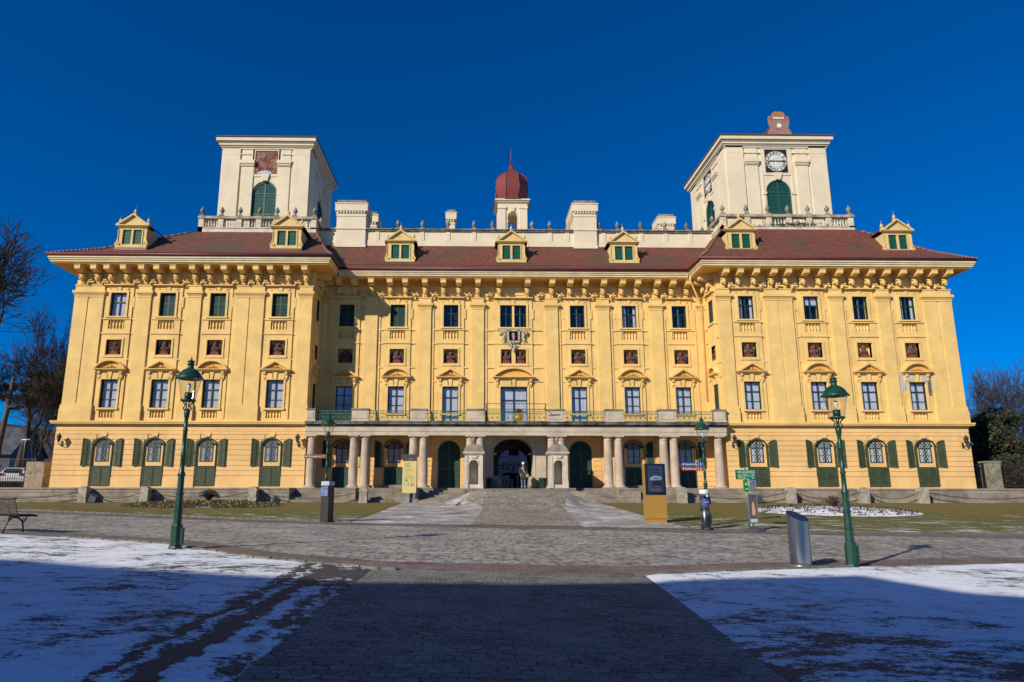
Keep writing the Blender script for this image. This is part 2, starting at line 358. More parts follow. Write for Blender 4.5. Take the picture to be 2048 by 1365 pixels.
# snow lawns either side of the path
def yconst(v): return lambda X: v
pl = lin([(-6, -2.4), (5.2, -1.72), (11.9, -1.62)])
def lawn_sheet(name, mat, x0, x1, ya, yb, off, nx, ny, rough=.012, kind='structure'):
    rnd = random.Random(3); mb = MB(); mb.smooth = True; rows = []
    for j in range(ny+1):
        row = []
        for i in range(nx+1):
            s_ = i/nx; Yr = None
            a = ya(0); X = None
            # x follows the slanted path edge on the inner side
            t = j/ny
            Xa = x0; Xb = x1
            X = x0(0)+(x1(0)-x0(0))*s_ if callable(x0) else x0+(x1-x0)*s_
            Y = ya(X)+(yb(X)-ya(X))*t
            if callable(x0): X = x0(Y)+(x1(Y)-x0(Y))*s_; Y = ya(X)+(yb(X)-ya(X))*t
            inner = (i == nx and callable(x0) and x1(0) < 5) or (i == 0 and x0(0) > 0); row.append(mb.vert(X+(rnd.uniform(-.04, .04) if inner else 0), Y, gz(X, Y)+(-.03 if inner else off+rnd.uniform(-rough, rough))))
        rows.append(row)
    for r0, r1 in zip(rows, rows[1:]):
        for i in range(nx): mb.face((r0[i], r0[i+1], r1[i+1], r1[i]))
    o = link(name, mb.mesh(name, mat, False)); o['kind'] = kind; return o
lawn_sheet('snow_ground', m_snl, lambda Y: -40., lambda Y: pl(Y)-.0, yconst(-6), lambda X: near(X)-.0, .012, 90, 60, .006)
pr_ = lin([(-6, 2.1), (5.6, 2.5), (11.9, 2.98)])
lawn_sheet('snow_ground', m_snr, lambda Y: pr_(Y), lambda Y: 45., yconst(-6), lambda X: near(X)-.0, .012, 90, 60, .006)
# lawns before the palace
band('lawn', m_lawn, -60, -4.5, far, yconst(40.6), .02, 80, 30)
band('lawn', m_lawn, 8.0, 60, far, yconst(40.6), .02, 80, 30)
mb = MB(); mb.smooth = True
grid_region('forecourt', m_grav, lambda Y: -4.8, lin([(23, 8.6), (25.4, 8.3), (30, 8.9), (40.6, 10.4)]), fr_(23.2, 40.7, .5), 30, .006)
grid_region('ramp', m_court, lin([(23, -.1), (34, .55), (38, -.4), (41.6, .1), (46, .8)]), lin([(23, 4.0), (34, 4.9), (38, 5.6), (41.6, 5.4), (46, 5.1)]), fr_(23.2, 44.5, .5), 14, .016)
# kerbs of small blocks along the road
def kerb(xa, xb, fy, h, wd, step, seed):
    mb = MB(); rnd = random.Random(seed); x = xa
    while x < xb:
        L = step*rnd.uniform(.8, 1.2); y0 = fy(x); y1 = fy(x+L); z0 = gz(x, y0); z1 = gz(x+L, y1); e = .01
        t = h+rnd.uniform(-.008, .008); ww = wd*rnd.uniform(.9, 1.1)
        mb.hexa([(x+e, y0, z0-.1), (x+L-e, y1, z1-.1), (x+L-e, y1+ww, z1-.1), (x+e, y0+ww, z0-.1)],
                [(x+e, y0+.01, z0+t), (x+L-e, y1+.01, z1+t), (x+L-e, y1+ww-.01, z1+t), (x+e, y0+ww-.01, z0+t)]); x += L
    o = link('kerb', mb.mesh('kerb', m_strip)); struct(o)
kerb(-40, -4.6, far, .05, .12, .3, 1); kerb(8.2, 45, far, .04, .10, .3, 2)
kerb(-10, -1.6, lambda X: near(X)-.06, .045, .17, .34, 3); kerb(3.0, 8.0, lambda X: near(X)-.06, .045, .17, .34, 4)
# ---------------------------------------------------------------- palace
AX = 3.0; WY = 42.5; CY = 45.05; Z0 = 1.72
pal = thing('palace', (AX, WY, Z0), 'long yellow baroque palace with two square towers, red tiled roof and columned portico', 'palace')
def pw(name, mb, mats, label=None): return part(name, mb, mats, pal, label)
def wall_holes(mb, x0, x1, z0, z1, y, holes, t=None):
    """sheet in the local xz plane at depth y with openings (a,b,c,d,depth,rise); rise>0 gives an arched head"""
    X = sorted({x0, x1, *[h[0] for h in holes], *[h[1] for h in holes]}); Z = sorted({z0, z1, *[h[2] for h in holes], *[h[3] for h in holes]})
    X = [v for v in X if x0 <= v <= x1]; Z = [v for v in Z if z0 <= v <= z1]
    for a, b in zip(X, X[1:]):
        for c, d_ in zip(Z, Z[1:]):
            mx, mz = (a+b)/2, (c+d_)/2
            if any(h[0] < mx < h[1] and h[2] < mz < h[3] for h in holes): continue
            mb.poly([(a, y, c), (b, y, c), (b, y, d_), (a, y, d_)])
    for a, b, c, d_, dep, rise in holes:
        if not rise:
            mb.poly([(a, y, d_), (b, y, d_), (b, y+dep, d_), (a, y+dep, d_)])
            sp = d_
        else:
            sp = d_-rise; pts = mb.arc((a+b)/2, sp, (b-a)/2, rise, 16)
            for p, q in zip(pts, pts[1:]):
                mb.poly([(p[0], y, p[1]), (q[0], y, q[1]), (q[0], y, d_), (p[0], y, d_)])
                mb.poly([(p[0], y, p[1]), (q[0], y, q[1]), (q[0], y+dep, q[1]), (p[0], y+dep, p[1])])
        if c > z0+.001: mb.poly([(a, y, c), (b, y, c), (b, y+dep, c), (a, y+dep, c)])
        mb.poly([(a, y, c), (a, y+dep, c), (a, y+dep, sp), (a, y, sp)]); mb.poly([(b, y, c), (b, y+dep, c), (b, y+dep, sp), (b, y, sp)])
    if t:   # closed outer edge of a raised panel of thickness t
        for q in ([(x0, y, z0), (x0, y+t, z0), (x0, y+t, z1), (x0, y, z1)], [(x1, y, z0), (x1, y+t, z0), (x1, y+t, z1), (x1, y, z1)],
                  [(x0, y, z0), (x1, y, z0), (x1, y+t, z0), (x0, y+t, z0)], [(x0, y, z1), (x1, y, z1), (x1, y+t, z1), (x0, y+t, z1)]): mb.poly(q)
# ---- reusable local meshes (x across, y into the wall, z up from the sill)
cache = {}
def cached(key, fn):
    if key not in cache: cache[key] = fn()
    return cache[key]
def louvres(mb, x0, x1, z0, z1, y, pitch=.075, t=.035, fr=.06, mid=True):
    mb.box(x0, x0+fr, y-.02, y+.03, z0, z1); mb.box(x1-fr, x1, y-.02, y+.03, z0, z1)
    mb.box(x0+fr, x1-fr, y-.018, y+.03, z0, z0+fr); mb.box(x0+fr, x1-fr, y-.018, y+.03, z1-fr, z1)
    rails = [z0+fr, z1-fr]
    if mid: zm = z0+(z1-z0)*.55; mb.box(x0+fr, x1-fr, y-.018, y+.03, zm-.03, zm+.03)
    z = z0+fr+.01
    while z < z1-fr-.02:
        mb.hexa([(x0+fr, y-.012, z), (x1-fr, y-.012, z), (x1-fr, y-.004, z), (x0+fr, y-.004, z)],
                [(x0+fr, y+.018, z+pitch*.8), (x1-fr, y+.018, z+pitch*.8), (x1-fr, y+.026, z+pitch*.8), (x0+fr, y+.026, z+pitch*.8)]); z += pitch
    mb.box(x0+fr, x1-fr, y+.03, y+.034, z0, z1)
def win_frame(w, h, cols, tz, thin=(), fw=.055):
    def f():
        mb = MB(); a = w/2
        mb.box(-a, -a+fw, -.03, .05, 0, h); mb.box(a-fw, a, -.03, .05, 0, h); mb.box(-a+fw, a-fw, -.028, .05, 0, fw); mb.box(-a+fw, a-fw, -.028, .05, h-fw, h)
        for k in range(1, cols):
            x = -a+w*k/cols; ww = .034 if (cols == 2 or k == 2) else .02
            mb.box(x-ww, x+ww, -.036, .04, fw, h-fw)
        mb.box(-a+fw, a-fw, -.04, .04, h*tz-.026, h*tz+.026)
        for t_ in thin: mb.box(-a+fw, a-fw, -.015, .03, h*t_-.014, h*t_+.014)
        return mb.mesh('window', m_green)
    return cached(('wf', w, h, cols, tz, thin), f)
def pane_mesh(w, h): 
    def f(): mb = MB(); mb.poly([(-w/2+.05, .012, .05), (w/2-.05, .012, .05), (w/2-.05, .012, h-.05), (-w/2+.05, .012, h-.05)]); return mb.mesh('pane', m_glass, False)
    return cached(('pane', w, h), f)
def curtain_mesh(w, h, style, mat):
    def f():
        mb = MB(); mb.smooth = True
        if style in ('full', 'blue'): spans = [(-w/2, -.035), (.035, w/2)]
        elif style == 'slit': spans = [(-.05, .045)]
        elif style == 'side': spans = [(-w/2, -w*.18), (w*.30, w/2)]
        elif style == 'upper': spans = [(-w/2, w/2)]
        else: spans = []
        za = h*.6 if style == 'upper' else 0
        for a, b in spans:
            n = max(4, int((b-a)/.03)); pr = None
            for k in range(n+1):
                x = a+(b-a)*k/n; y = .055+.012*math.sin(k*1.9)
                cur = (mb.vert(x, y, za), mb.vert(x, y, h))
                if pr: mb.face((pr[0], cur[0], cur[1], pr[1]))
                pr = cur
        mb.smooth = False
        return mb.mesh('curtain', mat, False)
    return cached(('cur', w, h, style, mat.name), f)
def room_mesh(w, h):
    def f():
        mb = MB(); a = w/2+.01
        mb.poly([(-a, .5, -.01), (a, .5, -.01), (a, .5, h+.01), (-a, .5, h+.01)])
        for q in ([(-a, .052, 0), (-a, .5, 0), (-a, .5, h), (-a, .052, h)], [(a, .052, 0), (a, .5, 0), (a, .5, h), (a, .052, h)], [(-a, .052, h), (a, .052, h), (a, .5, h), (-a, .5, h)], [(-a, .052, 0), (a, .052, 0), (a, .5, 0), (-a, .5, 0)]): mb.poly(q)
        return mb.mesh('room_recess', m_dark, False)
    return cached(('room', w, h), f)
def glazed(fr, x, z, w, h, dep, cols=2, tz=.62, thin=(), style='full', mat=None, label=None):
    o = link('window', win_frame(w, h, cols, tz, thin), pal, fr @ Matrix.Translation((x, dep, z)), label)
    sub('pane', pane_mesh(w, h), o); sub('room_recess', room_mesh(w, h), o)
    if style != 'none': sub('curtain', curtain_mesh(w, h, style, mat or m_curt), o)
    return o
def shuttered(fr, x, z, w, h, dep, mat=m_shut, label=None):
    def f():
        mb = MB(); louvres(mb, -w/2, -.005, 0, h, 0); louvres(mb, .005, w/2, 0, h, 0); mb.box(-w/2, w/2, .05, .06, 0, h); return mb.mesh('closed_shutter', mat)
    return link('closed_shutter', cached(('sh', w, h, mat.name), f), pal, fr @ Matrix.Translation((x, dep, z)), label)
def lattice_window(fr, x, z, dep, style):
    w, h = .88, 1.5; r = .22
    def f():
        mb = MB(); a = w/2; fw = .05; sp = h-r
        pts = [(a, 0), (a, sp)]+mb.arc(0, sp, a, r, 10)[1:-1]+[(-a, sp), (-a, 0)]
        inn = [(p[0]*(a-fw)/a, fw if p[1] == 0 else p[1]-(fw if abs(p[0]) < a*.9 else 0)) for p in pts]
        n = len(pts)
        for k in range(n):
            p, q = pts[k], pts[(k+1) % n]; u, v = inn[k], inn[(k+1) % n]
            mb.hexa([(p[0], -.03, p[1]), (q[0], -.03, q[1]), (v[0], -.03, v[1]), (u[0], -.03, u[1])], [(p[0], .04, p[1]), (q[0], .04, q[1]), (v[0], .04, v[1]), (u[0], .04, u[1])])
        mb.box(-.035, .035, -.035, .03, fw, h-fw); mb.box(-a+fw, a-fw, -.036, .03, h*.66-.03, h*.66+.03)
        mb.box(-a+fw, a-fw, -.015, .02, h*.33-.015, h*.33+.015)
        return mb.mesh('window', m_green)
    def lat():
        mb = MB()
        for sgn in (-1, 1):
            x0, x1 = (-w/2+.05, -.035) if sgn < 0 else (.035, w/2-.05)
            W = x1-x0
            for zc, hh in ((.25, .5), (.73, .48), (1.22, .42)):
                for k in (-1, 1):
                    for off in (-.5, .5):
                        p = [(x0+W*.02, zc+off*hh*.5), (x1-W*.02, zc+off*hh*.5)]
                    mb.tube([(x0, -.01, zc-hh/2*k), (x1, -.01, zc+hh/2*k)], .013, 4)
                mb.tube([(x0, -.012, zc), ((x0+x1)/2, -.012, zc+hh/2)], .011, 4); mb.tube([((x0+x1)/2, -.012, zc+hh/2), (x1, -.012, zc)], .011, 4)
                mb.tube([(x0, -.012, zc), ((x0+x1)/2, -.012, zc-hh/2)], .011, 4); mb.tube([((x0+x1)/2, -.012, zc-hh/2), (x1, -.012, zc)], .011, 4)
        return mb.mesh('diamond_lattice', m_lead)
    o = link('window', cached('lw', f), pal, fr @ Matrix.Translation((x, dep, z)))
    sub('diamond_lattice', cached('lat', lat), o); sub('pane', pane_mesh(w, h-.1), o); sub('room_recess', room_mesh(w, h-.08), o)
    if style: sub('curtain', curtain_mesh(w, h-.1, style, m_curt if style != 'full' else m_curtd), o)
def arch_shutter(fr, x, z, w, h, ang, side, mat):
    """one leaf hinged at local x=0 and standing open"""
    def f():
        mb = MB(); r = w*.85; s_ = -1 if side < 0 else 1; y = 0
        # the hinge side is the low side of the half arch when open
        N = 8; outer = [(s_*w*k/N, h-r+r*math.sqrt(max(0, 1-(1-k/N)**2))) for k in range(N+1)]
        for k in range(N):
            a, b = outer[k], outer[k+1]
            mb.hexa([(a[0], -.02, a[1]-.07), (b[0], -.02, b[1]-.07), (b[0], .02, b[1]-.07), (a[0], .02, a[1]-.07)], [(a[0], -.02, a[1]), (b[0], -.02, b[1]), (b[0], .02, b[1]), (a[0], .02, a[1])])
        xa, xb = sorted((0, s_*w))
        mb.box(min(0, s_*.06), max(0, s_*.06), -.022, .022, 0, outer[0][1]); mb.box(min(s_*w, s_*(w-.06)), max(s_*w, s_*(w-.06)), -.022, .022, 0, h-.02)
        mb.box(xa+.06, xb-.06, -.02, .02, 0, .07); mb.box(xa+.06, xb-.06, -.02, .02, h*.47, h*.47+.06); mb.box((xa+xb)/2-.02, (xa+xb)/2+.02, -.026, .02, .07, h-.3)
        zz = .08
        while zz < h-.08:
            # width available at this height
            xs_ = [o_[0] for o_ in outer if o_[1]-.05 >= zz+.04]
            if xs_:
                u = min(xs_, key=abs); a, b = sorted((u, s_*(w-.06)))
                if b-a > .05: mb.hexa([(a, -.014, zz), (b, -.014, zz), (b, -.006, zz), (a, -.006, zz)], [(a, .01, zz+.05), (b, .01, zz+.05), (b, .018, zz+.05), (a, .018, zz+.05)])
            zz += .062
        bk = [(p[0], p[1]-.03) for p in outer]+[(s_*w, 0), (0, 0)]
        mb.prism([(p[0], p[1]) for p in bk], .018, .022, 'y')
        return mb.mesh('shutter', mat)
    link('shutter', cached(('as', w, h, side, mat.name), f), pal, fr @ Matrix.Translation((x, -.03, z)) @ Matrix.Rotation(R(ang), 4, 'Z'))
def panel_door(fr, x, z, w, h, mat, y=-.02):
    def f():
        mb = MB(); louvres(mb, -w/2, -.004, 0, h, y, .085, fr=.1, mid=False); louvres(mb, .004, w/2, 0, h, y, .085, fr=.1, mid=False); mb.box(-.06, .06, y-.035, y, 0, h)
        return mb.mesh('lower_shutter', mat)
    link('lower_shutter', cached(('pd', w, h, mat.name), f), pal, fr @ Matrix.Translation((x, 0, z)))
# ---- busts
def bust_mesh(kind):
    def f():
        mb = MB(); mb.box(-.3, .3, -.16, .12, 0, .07); mb.box(-.25, .25, -.13, .12, .07, .2); mb.box(-.29, .29, -.15, .12, .2, .25)
        mb.ell(0, 0, .42, .27, .16, .24, 14, 8); mb.ell(-.2, .01, .46, .11, .12, .17); mb.ell(.2, .01, .46, .11, .12, .17)
        mb.ell(-.05, -.15, .40, .12, .05, .05)
        mb.lathe([(.075, 0), (.065, .12)], 0, .0, .6, 10)
        mb.ell(0, -.03, .80, .105, .12, .15, 14, 8); mb.ell(0, .03, .83, .13, .12, .15, 12, 8)
        mb.ell(0, -.15, .79, .022, .03, .035); mb.ell(0, -.13, .725, .05, .03, .03)
        for s_ in (-1, 1): mb.ell(s_*.045, -.125, .835, .03, .02, .012); mb.ell(s_*.06, -.1, .76, .035, .03, .04)
        rnd = random.Random(kind)
        if kind == 0:
            for k in range(14): mb.ell(rnd.uniform(-.14, .14), .02, .72+rnd.random()*.24, .06, .07, .06, 8, 5)
        elif kind == 1:
            mb.lathe([(.14, 0), (.15, .05), (.13, .12), (.05, .17)], 0, .01, .88, 12)
            for k in range(7): mb.ell(rnd.uniform(-.09, .09), -.1, .62+rnd.random()*.12, .045, .05, .06, 8, 5)
        else:
            mb.lathe([(.16, 0), (.13, .02), (.13, .07)], 0, .01, .89, 12)
            for k in range(5): a = (k-2)*.5; mb.ell(.12*math.sin(a), .01-.1*math.cos(a), .98, .02, .02, .05, 6, 4)
            for k in range(10): mb.ell((-1)**k*rnd.uniform(.1, .16), .03, .6+k*.03, .05, .07, .06, 8, 5)
        for k in range(9): x = -.26+.065*k; mb.tube([(x, -.06, .28), (x*.8, -.185, .42), (x*.45, -.12, .6)], .018, 5)
        return mb.mesh('bust', m_terr)
    return cached(('bust', kind), f)
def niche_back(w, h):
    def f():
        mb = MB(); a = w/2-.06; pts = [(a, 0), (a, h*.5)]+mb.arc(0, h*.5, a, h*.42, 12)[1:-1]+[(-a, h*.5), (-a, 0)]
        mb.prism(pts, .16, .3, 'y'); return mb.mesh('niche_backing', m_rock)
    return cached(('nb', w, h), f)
bustn = [0]
def niche(fr, x, z, w, h, kind=None, back=True):
    k = bustn[0] % 3 if kind is None else kind; bustn[0] += 1
    def f():
        mb = MB(); mb.box(-w/2, w/2, .3, .34, 0, h); return mb.mesh('niche', m_up)
    o = link('niche', cached(('ni', w, h), f), pal, fr @ Matrix.Translation((x, 0, z)))
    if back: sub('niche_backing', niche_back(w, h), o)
    b = sub('bust', bust_mesh(k), o); b.location = (0, .14, 0); b.scale = (1, 1, h/1.12)
# ---- small balusters in blind panels
def blind_balusters(fr, x, z, w, h, n=5):
    def f():
        mb = MB(); mb.box(-w/2, w/2, .1, .12, 0, h)
        for k in range(n):
            xx = -w/2+w*(k+.5)/n; mb.lathe([(.05, 0), (.05, .05), (.028, .1), (.06, h*.4), (.03, h*.62), (.028, h*.8), (.05, h-.05), (.05, h)], xx, .05, 0, 8)
        return mb.mesh('blind_balustrade', m_trim)
    link('blind_balustrade', cached(('bb', w, h, n), f), pal, fr @ Matrix.Translation((x, 0, z)))
def pediment(fr, x, z, w, kind, h=.66):
    def f():
        mb = MB(); a = w/2
        mb.box(-a+.12, a-.12, -.16, 0, -.02, .05); mb.box(-a+.05, a-.05, -.25, 0, .05, .11); mb.box(-a, a, -.32, 0, .11, .16)
        t = .11
        if kind == 'tri':
            for s_ in (-1, 1):
                p0 = (s_*a, .16); p1 = (0, h); q1 = (0, h-t*1.15); q0 = (s_*(a-.22), .16)
                mb.hexa([(p0[0], -.33, p0[1]), (q0[0], -.33, q0[1]), (q0[0], 0, q0[1]), (p0[0], 0, p0[1])], [(p1[0], -.33, p1[1]), (q1[0], -.33, q1[1]), (q1[0], 0, q1[1]), (p1[0], 0, p1[1])])
            inn = [(-a+.2, .16), (a-.2, .16), (0, h-t)]
        else:
            hh = h-.16; Rr = (a*a+hh*hh)/(2*hh); c = .16+hh-Rr; th = math.degrees(math.asin(a/Rr)); N = 12
            P = [(Rr*math.sin(R(-th+2*th*k/N)), c+Rr*math.cos(R(-th+2*th*k/N))) for k in range(N+1)]
            Q = [((Rr-t)*math.sin(R(-th*.93+2*th*.93*k/N)), c+(Rr-t)*math.cos(R(-th*.93+2*th*.93*k/N))) for k in range(N+1)]
            for k in range(N):
                mb.hexa([(P[k][0], -.33, P[k][1]), (Q[k][0], -.33, max(.16, Q[k][1])), (Q[k][0], 0, max(.16, Q[k][1])), (P[k][0], 0, P[k][1])], [(P[k+1][0], -.33, P[k+1][1]), (Q[k+1][0], -.33, max(.16, Q[k+1][1])), (Q[k+1][0], 0, max(.16, Q[k+1][1])), (P[k+1][0], 0, P[k+1][1])])
            inn = [(-a+.2, .16), (a-.2, .16)]+[(q[0]*.92, max(.17, q[1]-.01)) for q in Q[::-1][1:-1]]
        mb.m = 1; mb.prism(inn, -.1, 0, 'y')
        rnd = random.Random(7)
        if w < 2.6:
            for k in range(9): mb.tube([(.0+(k-4)*.12, -.12, .2), ((k-4)*.1+.04, -.15, .2+.22*(1-abs(k-4)/5)), ((k-4)*.1-.03, -.12, .24+.14*(1-abs(k-4)/5))], .025, 5)
            mb.ell(0, -.13, .36, .1, .05, .1)
        mb.m = 0
        # consoles
        for s_ in (-1, 1):
            xx = s_*(a-.33); mb.prism([(0, -.02), (-.22, -.02), (-.2, -.14), (-.1, -.28), (-.12, -.42), (-.05, -.52), (0, -.52)], xx-.085, xx+.085, 'x')
            mb.lathe([(.05, 0), (.02, -.09)], xx, -.06, -.52, 8)
        return mb.mesh('pediment', [m_trim, m_ochre])
    return link('pediment', cached(('ped', w, kind, h), f), pal, fr @ Matrix.Translation((x, 0, z)))
def flat_arch(mb, x, z, w, h, n):           # keystone and splayed voussoirs above an opening
    mb.prism([(x-.09, z), (x+.09, z), (x+.15, z+h), (x-.15, z+h)], n-.05, n, 'y')
    for s_ in (-1, 1):
        mb.prism([(x+s_*.16, z+.0), (x+s_*(w/2), z+.0), (x+s_*(w/2+.08), z+h*.85), (x+s_*.22, z+h*.85)], n-.02, n, 'y')
def festoon_mesh():
    def f():
        mb = MB(); rnd = random.Random(5)
        for k in range(14):
            mb.ell(rnd.gauss(0, .11), -.12+rnd.uniform(-.08, .05), rnd.gauss(0, .08), .075, .075, .075, 7, 5)
        for s_ in (-1, 1): mb.tube([(s_*.33, -.02, .26), (s_*.24, -.06, .12), (s_*.12, -.08, .03)], [.03, .035, .05], 6); mb.ell(s_*.13, -.14, -.02, .05, .04, .09)
        mb.tube([(-.3, -.02, .2), (-.1, -.05, .28), (.1, -.05, .28), (.3, -.02, .2)], .02, 5)
        return mb.mesh('fruit_festoon', m_trim)
    return cached('fest', f)
def corbel_mesh():
    def f():
        mb = MB()
        mb.prism([(0, .96), (-.5, .98), (-.98, 1.05), (-1.0, 1.08), (-1.0, 1.42), (0, 1.42)], -.2, .2, 'x'); mb.box(-.24, .24, -1.04, 0, 1.34, 1.42)
        mb.prism([(0, .08), (-.13, .08), (-.15, .5), (-.30, .48), (-.34, .7), (-.36, .82), (0, .82)], -.15, .15, 'x'); mb.box(-.22, .22, -.40, 0, .78, .86)
        for k in (-1, 0, 1): mb.tube([(k*.1, -.15, .08), (k*.1, -.17, .42)], .04, 6); mb.lathe([(.02, 0), (.045, -.09), (.01, -.11)], k*.1, -.08, -.04, 6)
        return mb.mesh('corbel', m_trim)
    return cached('corb', f)
def mask_mesh(kind):
    def f():
        mb = MB(Matrix.Translation((0, -.0, -.04)) @ Matrix.Scale(.82, 4)); rnd = random.Random(kind)
        mb.ell(0, -.47, .76, .15, .13, .2, 12, 8); mb.ell(0, -.6, .75, .03, .05, .05); mb.ell(0, -.58, .66, .07, .04, .025)
        for s_ in (-1, 1):
            mb.ell(s_*.06, -.585, .83, .045, .03, .02); mb.ell(s_*.075, -.55, .72, .05, .05, .05); mb.ell(s_*.16, -.42, .8, .04, .05, .07)
            for k in range(4): mb.ell(s_*(.08+.03*k), -.48, .95-.07*k, .06, .07, .05, 7, 5)
        for k in range(6): mb.ell(rnd.uniform(-.1, .1), -.54, .58-rnd.random()*.05, .04, .05, .06, 7, 5)
        if kind: mb.ell(0, -.5, .97, .1, .08, .05)
        return mb.mesh('carved_mask', m_trim)
    return cached(('mask', kind), f)
cn = [0]
def corbel(fr, x):
    o = link('corbel', corbel_mesh(), pal, fr @ Matrix.Translation((x, 0, 15.62))); sub('carved_mask', mask_mesh(cn[0] % 3), o); cn[0] += 1
def festoon(fr, x): link('fruit_festoon', festoon_mesh(), pal, fr @ Matrix.Translation((x, -.1, 15.98)))
def pilaster(fr, xs, w, z0=6.2, lab=None):
    """xs: shaft centres (one or two) sharing one base and capital"""
    mb = MB(fr); a = min(xs)-w/2; b = max(xs)+w/2; dd = .15
    for x in xs: mb.box(x-w/2, x+w/2, -dd, 0, 7.35, 14.9)
    if len(xs) > 1: mb.box(xs[0]+w/2, xs[1]-w/2, -dd+.045, 0, 7.35, 14.9)
    mb.box(a-.08, b+.08, -dd-.10, 0, z0+.004, 7.0); mb.box(a-.06, b+.06, -dd-.06, 0, 7.0, 7.27); mb.box(a-.03, b+.03, -dd-.03, 0, 7.27, 7.35)
    mb.box(a-.03, b+.03, -dd-.03, 0, 14.9, 14.97)
    for k, (e, za, zb) in enumerate(((.03, 15.03, 15.1), (.07, 15.1, 15.18), (.13, 15.18, 15.36))): mb.box(a-e, b+e, -dd-e, 0, za, zb)
    mb.box(a, b, -dd, 0, 14.97, 15.03); mb.box(a, b, -dd, 0, 15.36, 15.72); mb.box(a-.04, b+.04, -dd-.04, 0, 15.72, 15.8)
    pw('pilaster', mb, m_trim)
# ---- bay decoration on a wall plane
def bay_relief(mb, x, la, lb, wide=False, w1=1.16, w2=1.1, low=False):
    """mb in wall frame; la, lb: x limits to neighbouring pilasters"""
    hw = .98 if not wide else 1.42; t = .055
    h2 = w2/2; h1 = w1/2
    holes = []
    if wide:
        holes += [(x-.98, x-.08, 13.55, 15.24, .3, 0), (x+.08, x+.98, 13.55, 15.24, .3, 0), (x-.93, x-.14, 10.8, 11.86, .3, 0), (x+.14, x+.93, 10.8, 11.86, .3, 0), (x-.98, x+.98, 6.3, 9.03, .4, 0)]
    else:
        holes += [(x-h2, x+h2, 13.55, 15.24, .3, 0), (x-.53, x+.53, 10.8, 11.86, .3, 0), (x-h1, x+h1, 7.1, 9.05, .3, 0), (x-.56, x+.56, 12.63, 13.25, .12, 0)]+([(x-.52, x+.52, 6.42, 6.9, .12, 0)] if low else [])
    wall_holes(mb, x-hw, x+hw, 6.25, 15.62, -t, holes, t)
    # side strips near the pilasters
    for a, b in ((la, la+.22), (lb-.22, lb)): mb.box(a, b, -.04, 0, 6.25, 15.0)
    # thin horizontal bands
    for z, hh, n in ((9.42, .07, .035), (10.44, .09, .045), (12.25, .10, .05), (13.28, .12, .05)):
        for a, b in ((la, x-hw), (x+hw, lb)): mb.box(a, b, -n, 0, z, z+hh)
    for z, hh, n in ((12.27, .09, .10), (13.3, .09, .10)): mb.box(x-hw-.03, x+hw+.03, -t-n*.6, -t, z, z+hh)
    # sills
    mb.box(x-hw+.22, x+hw-.22, -t-.12, -t, 13.42, 13.53)
    # window surrounds
    def surround(cx, w, z0, z1, s_=.14, n=.07):
        mb.box(cx-w/2-s_, cx-w/2, -t-n, -t, z0, z1+s_); mb.box(cx+w/2, cx+w/2+s_, -t-n, -t, z0, z1+s_); mb.box(cx-w/2, cx+w/2, -t-n, -t, z1, z1+s_)
    ww = 1.96 if wide else w2
    surround(x, ww, 13.53, 15.24)
    surround(x, 1.86 if wide else 1.06, 10.72, 11.86, .12, .05); mb.box(x-hw+.3, x+hw-.3, -t-.06, -t, 10.6, 10.72)
    surround(x, 1.96 if wide else w1, 7.1 if not wide else 6.3, 9.05, .13, .06)
    if not wide: mb.box(x-h1-.16, x+h1+.16, -t-.11, -t, 6.98, 7.1)
    flat_arch(mb, x, 15.38, ww, .26, -t-.02)
    flat_arch(mb, x, 9.06, 1.96 if wide else w1, .52, -t-.075)
    # ears beside the top window
    for s_ in (-1, 1): mb.box(*sorted((x+s_*(hw-.02), x+s_*(hw+.12))), -.05, 0, 14.2, 14.95)
def rustic(mb, x0, x1, z0, z1, holes, n=.045, step=.345):
    z = z0
    while z < z1-.05:
        za, zb = z+.014, min(z1, z+step)-.014; segs = [(x0, x1)]
        for (a, b, c, d_, rise) in holes:
            if zb <= c or za >= d_: continue
            cx = (a+b)/2; hw = (b-a)/2
            if za > d_-rise: hw = max(.0, hw*math.sqrt(max(0, 1-((za-(d_-rise))/rise)**2)))
            a_, b_ = cx-hw, cx+hw; ns = []
            for s0, s1 in segs:
                if b_ <= s0 or a_ >= s1: ns.append((s0, s1)); continue
                if a_ > s0: ns.append((s0, a_))
                if b_ < s1: ns.append((b_, s1))
            segs = ns
        for s0, s1 in segs:
            if s1-s0 > .03: mb.box(s0, s1, -n, 0, za, zb)
        z += step
def arch_surround(mb, x, z0, z1, w, rise, t=.07, dep=.1, y=-.045):
    a = w/2; sp = z1-rise
    P = mb.arc(x, sp, a+t, rise+t, 14); Q = mb.arc(x, sp, a, rise, 14)
    for k in range(14):
        mb.hexa([(P[k][0], y-dep, P[k][1]), (Q[k][0], y-dep, Q[k][1]), (Q[k][0], y, Q[k][1]), (P[k][0], y, P[k][1])], [(P[k+1][0], y-dep, P[k+1][1]), (Q[k+1][0], y-dep, Q[k+1][1]), (Q[k+1][0], y, Q[k+1][1]), (P[k+1][0], y, P[k+1][1])])
LF = frame(0, WY); CF = frame(0, CY)
winL = [-24.87, -21.44, -17.93, -13.59]; winR = [19.36, 24.02, 27.54, 30.93]
winC = [-9.4, -5.62, -1.66, 2.98, 7.77, 11.66, 15.42]
pilL = [[-27.45, -26.35], [-23.05], [-19.55], [-16.2, -15.15], [-11.78]]
pilR = [[17.78], [21.18, 22.2], [25.82], [29.2], [32.55, 33.65]]
pilC = [[-11.08], [-7.57], [-3.6], [.33], [5.85], [9.7], [13.7], [17.08]]
PWD = .92
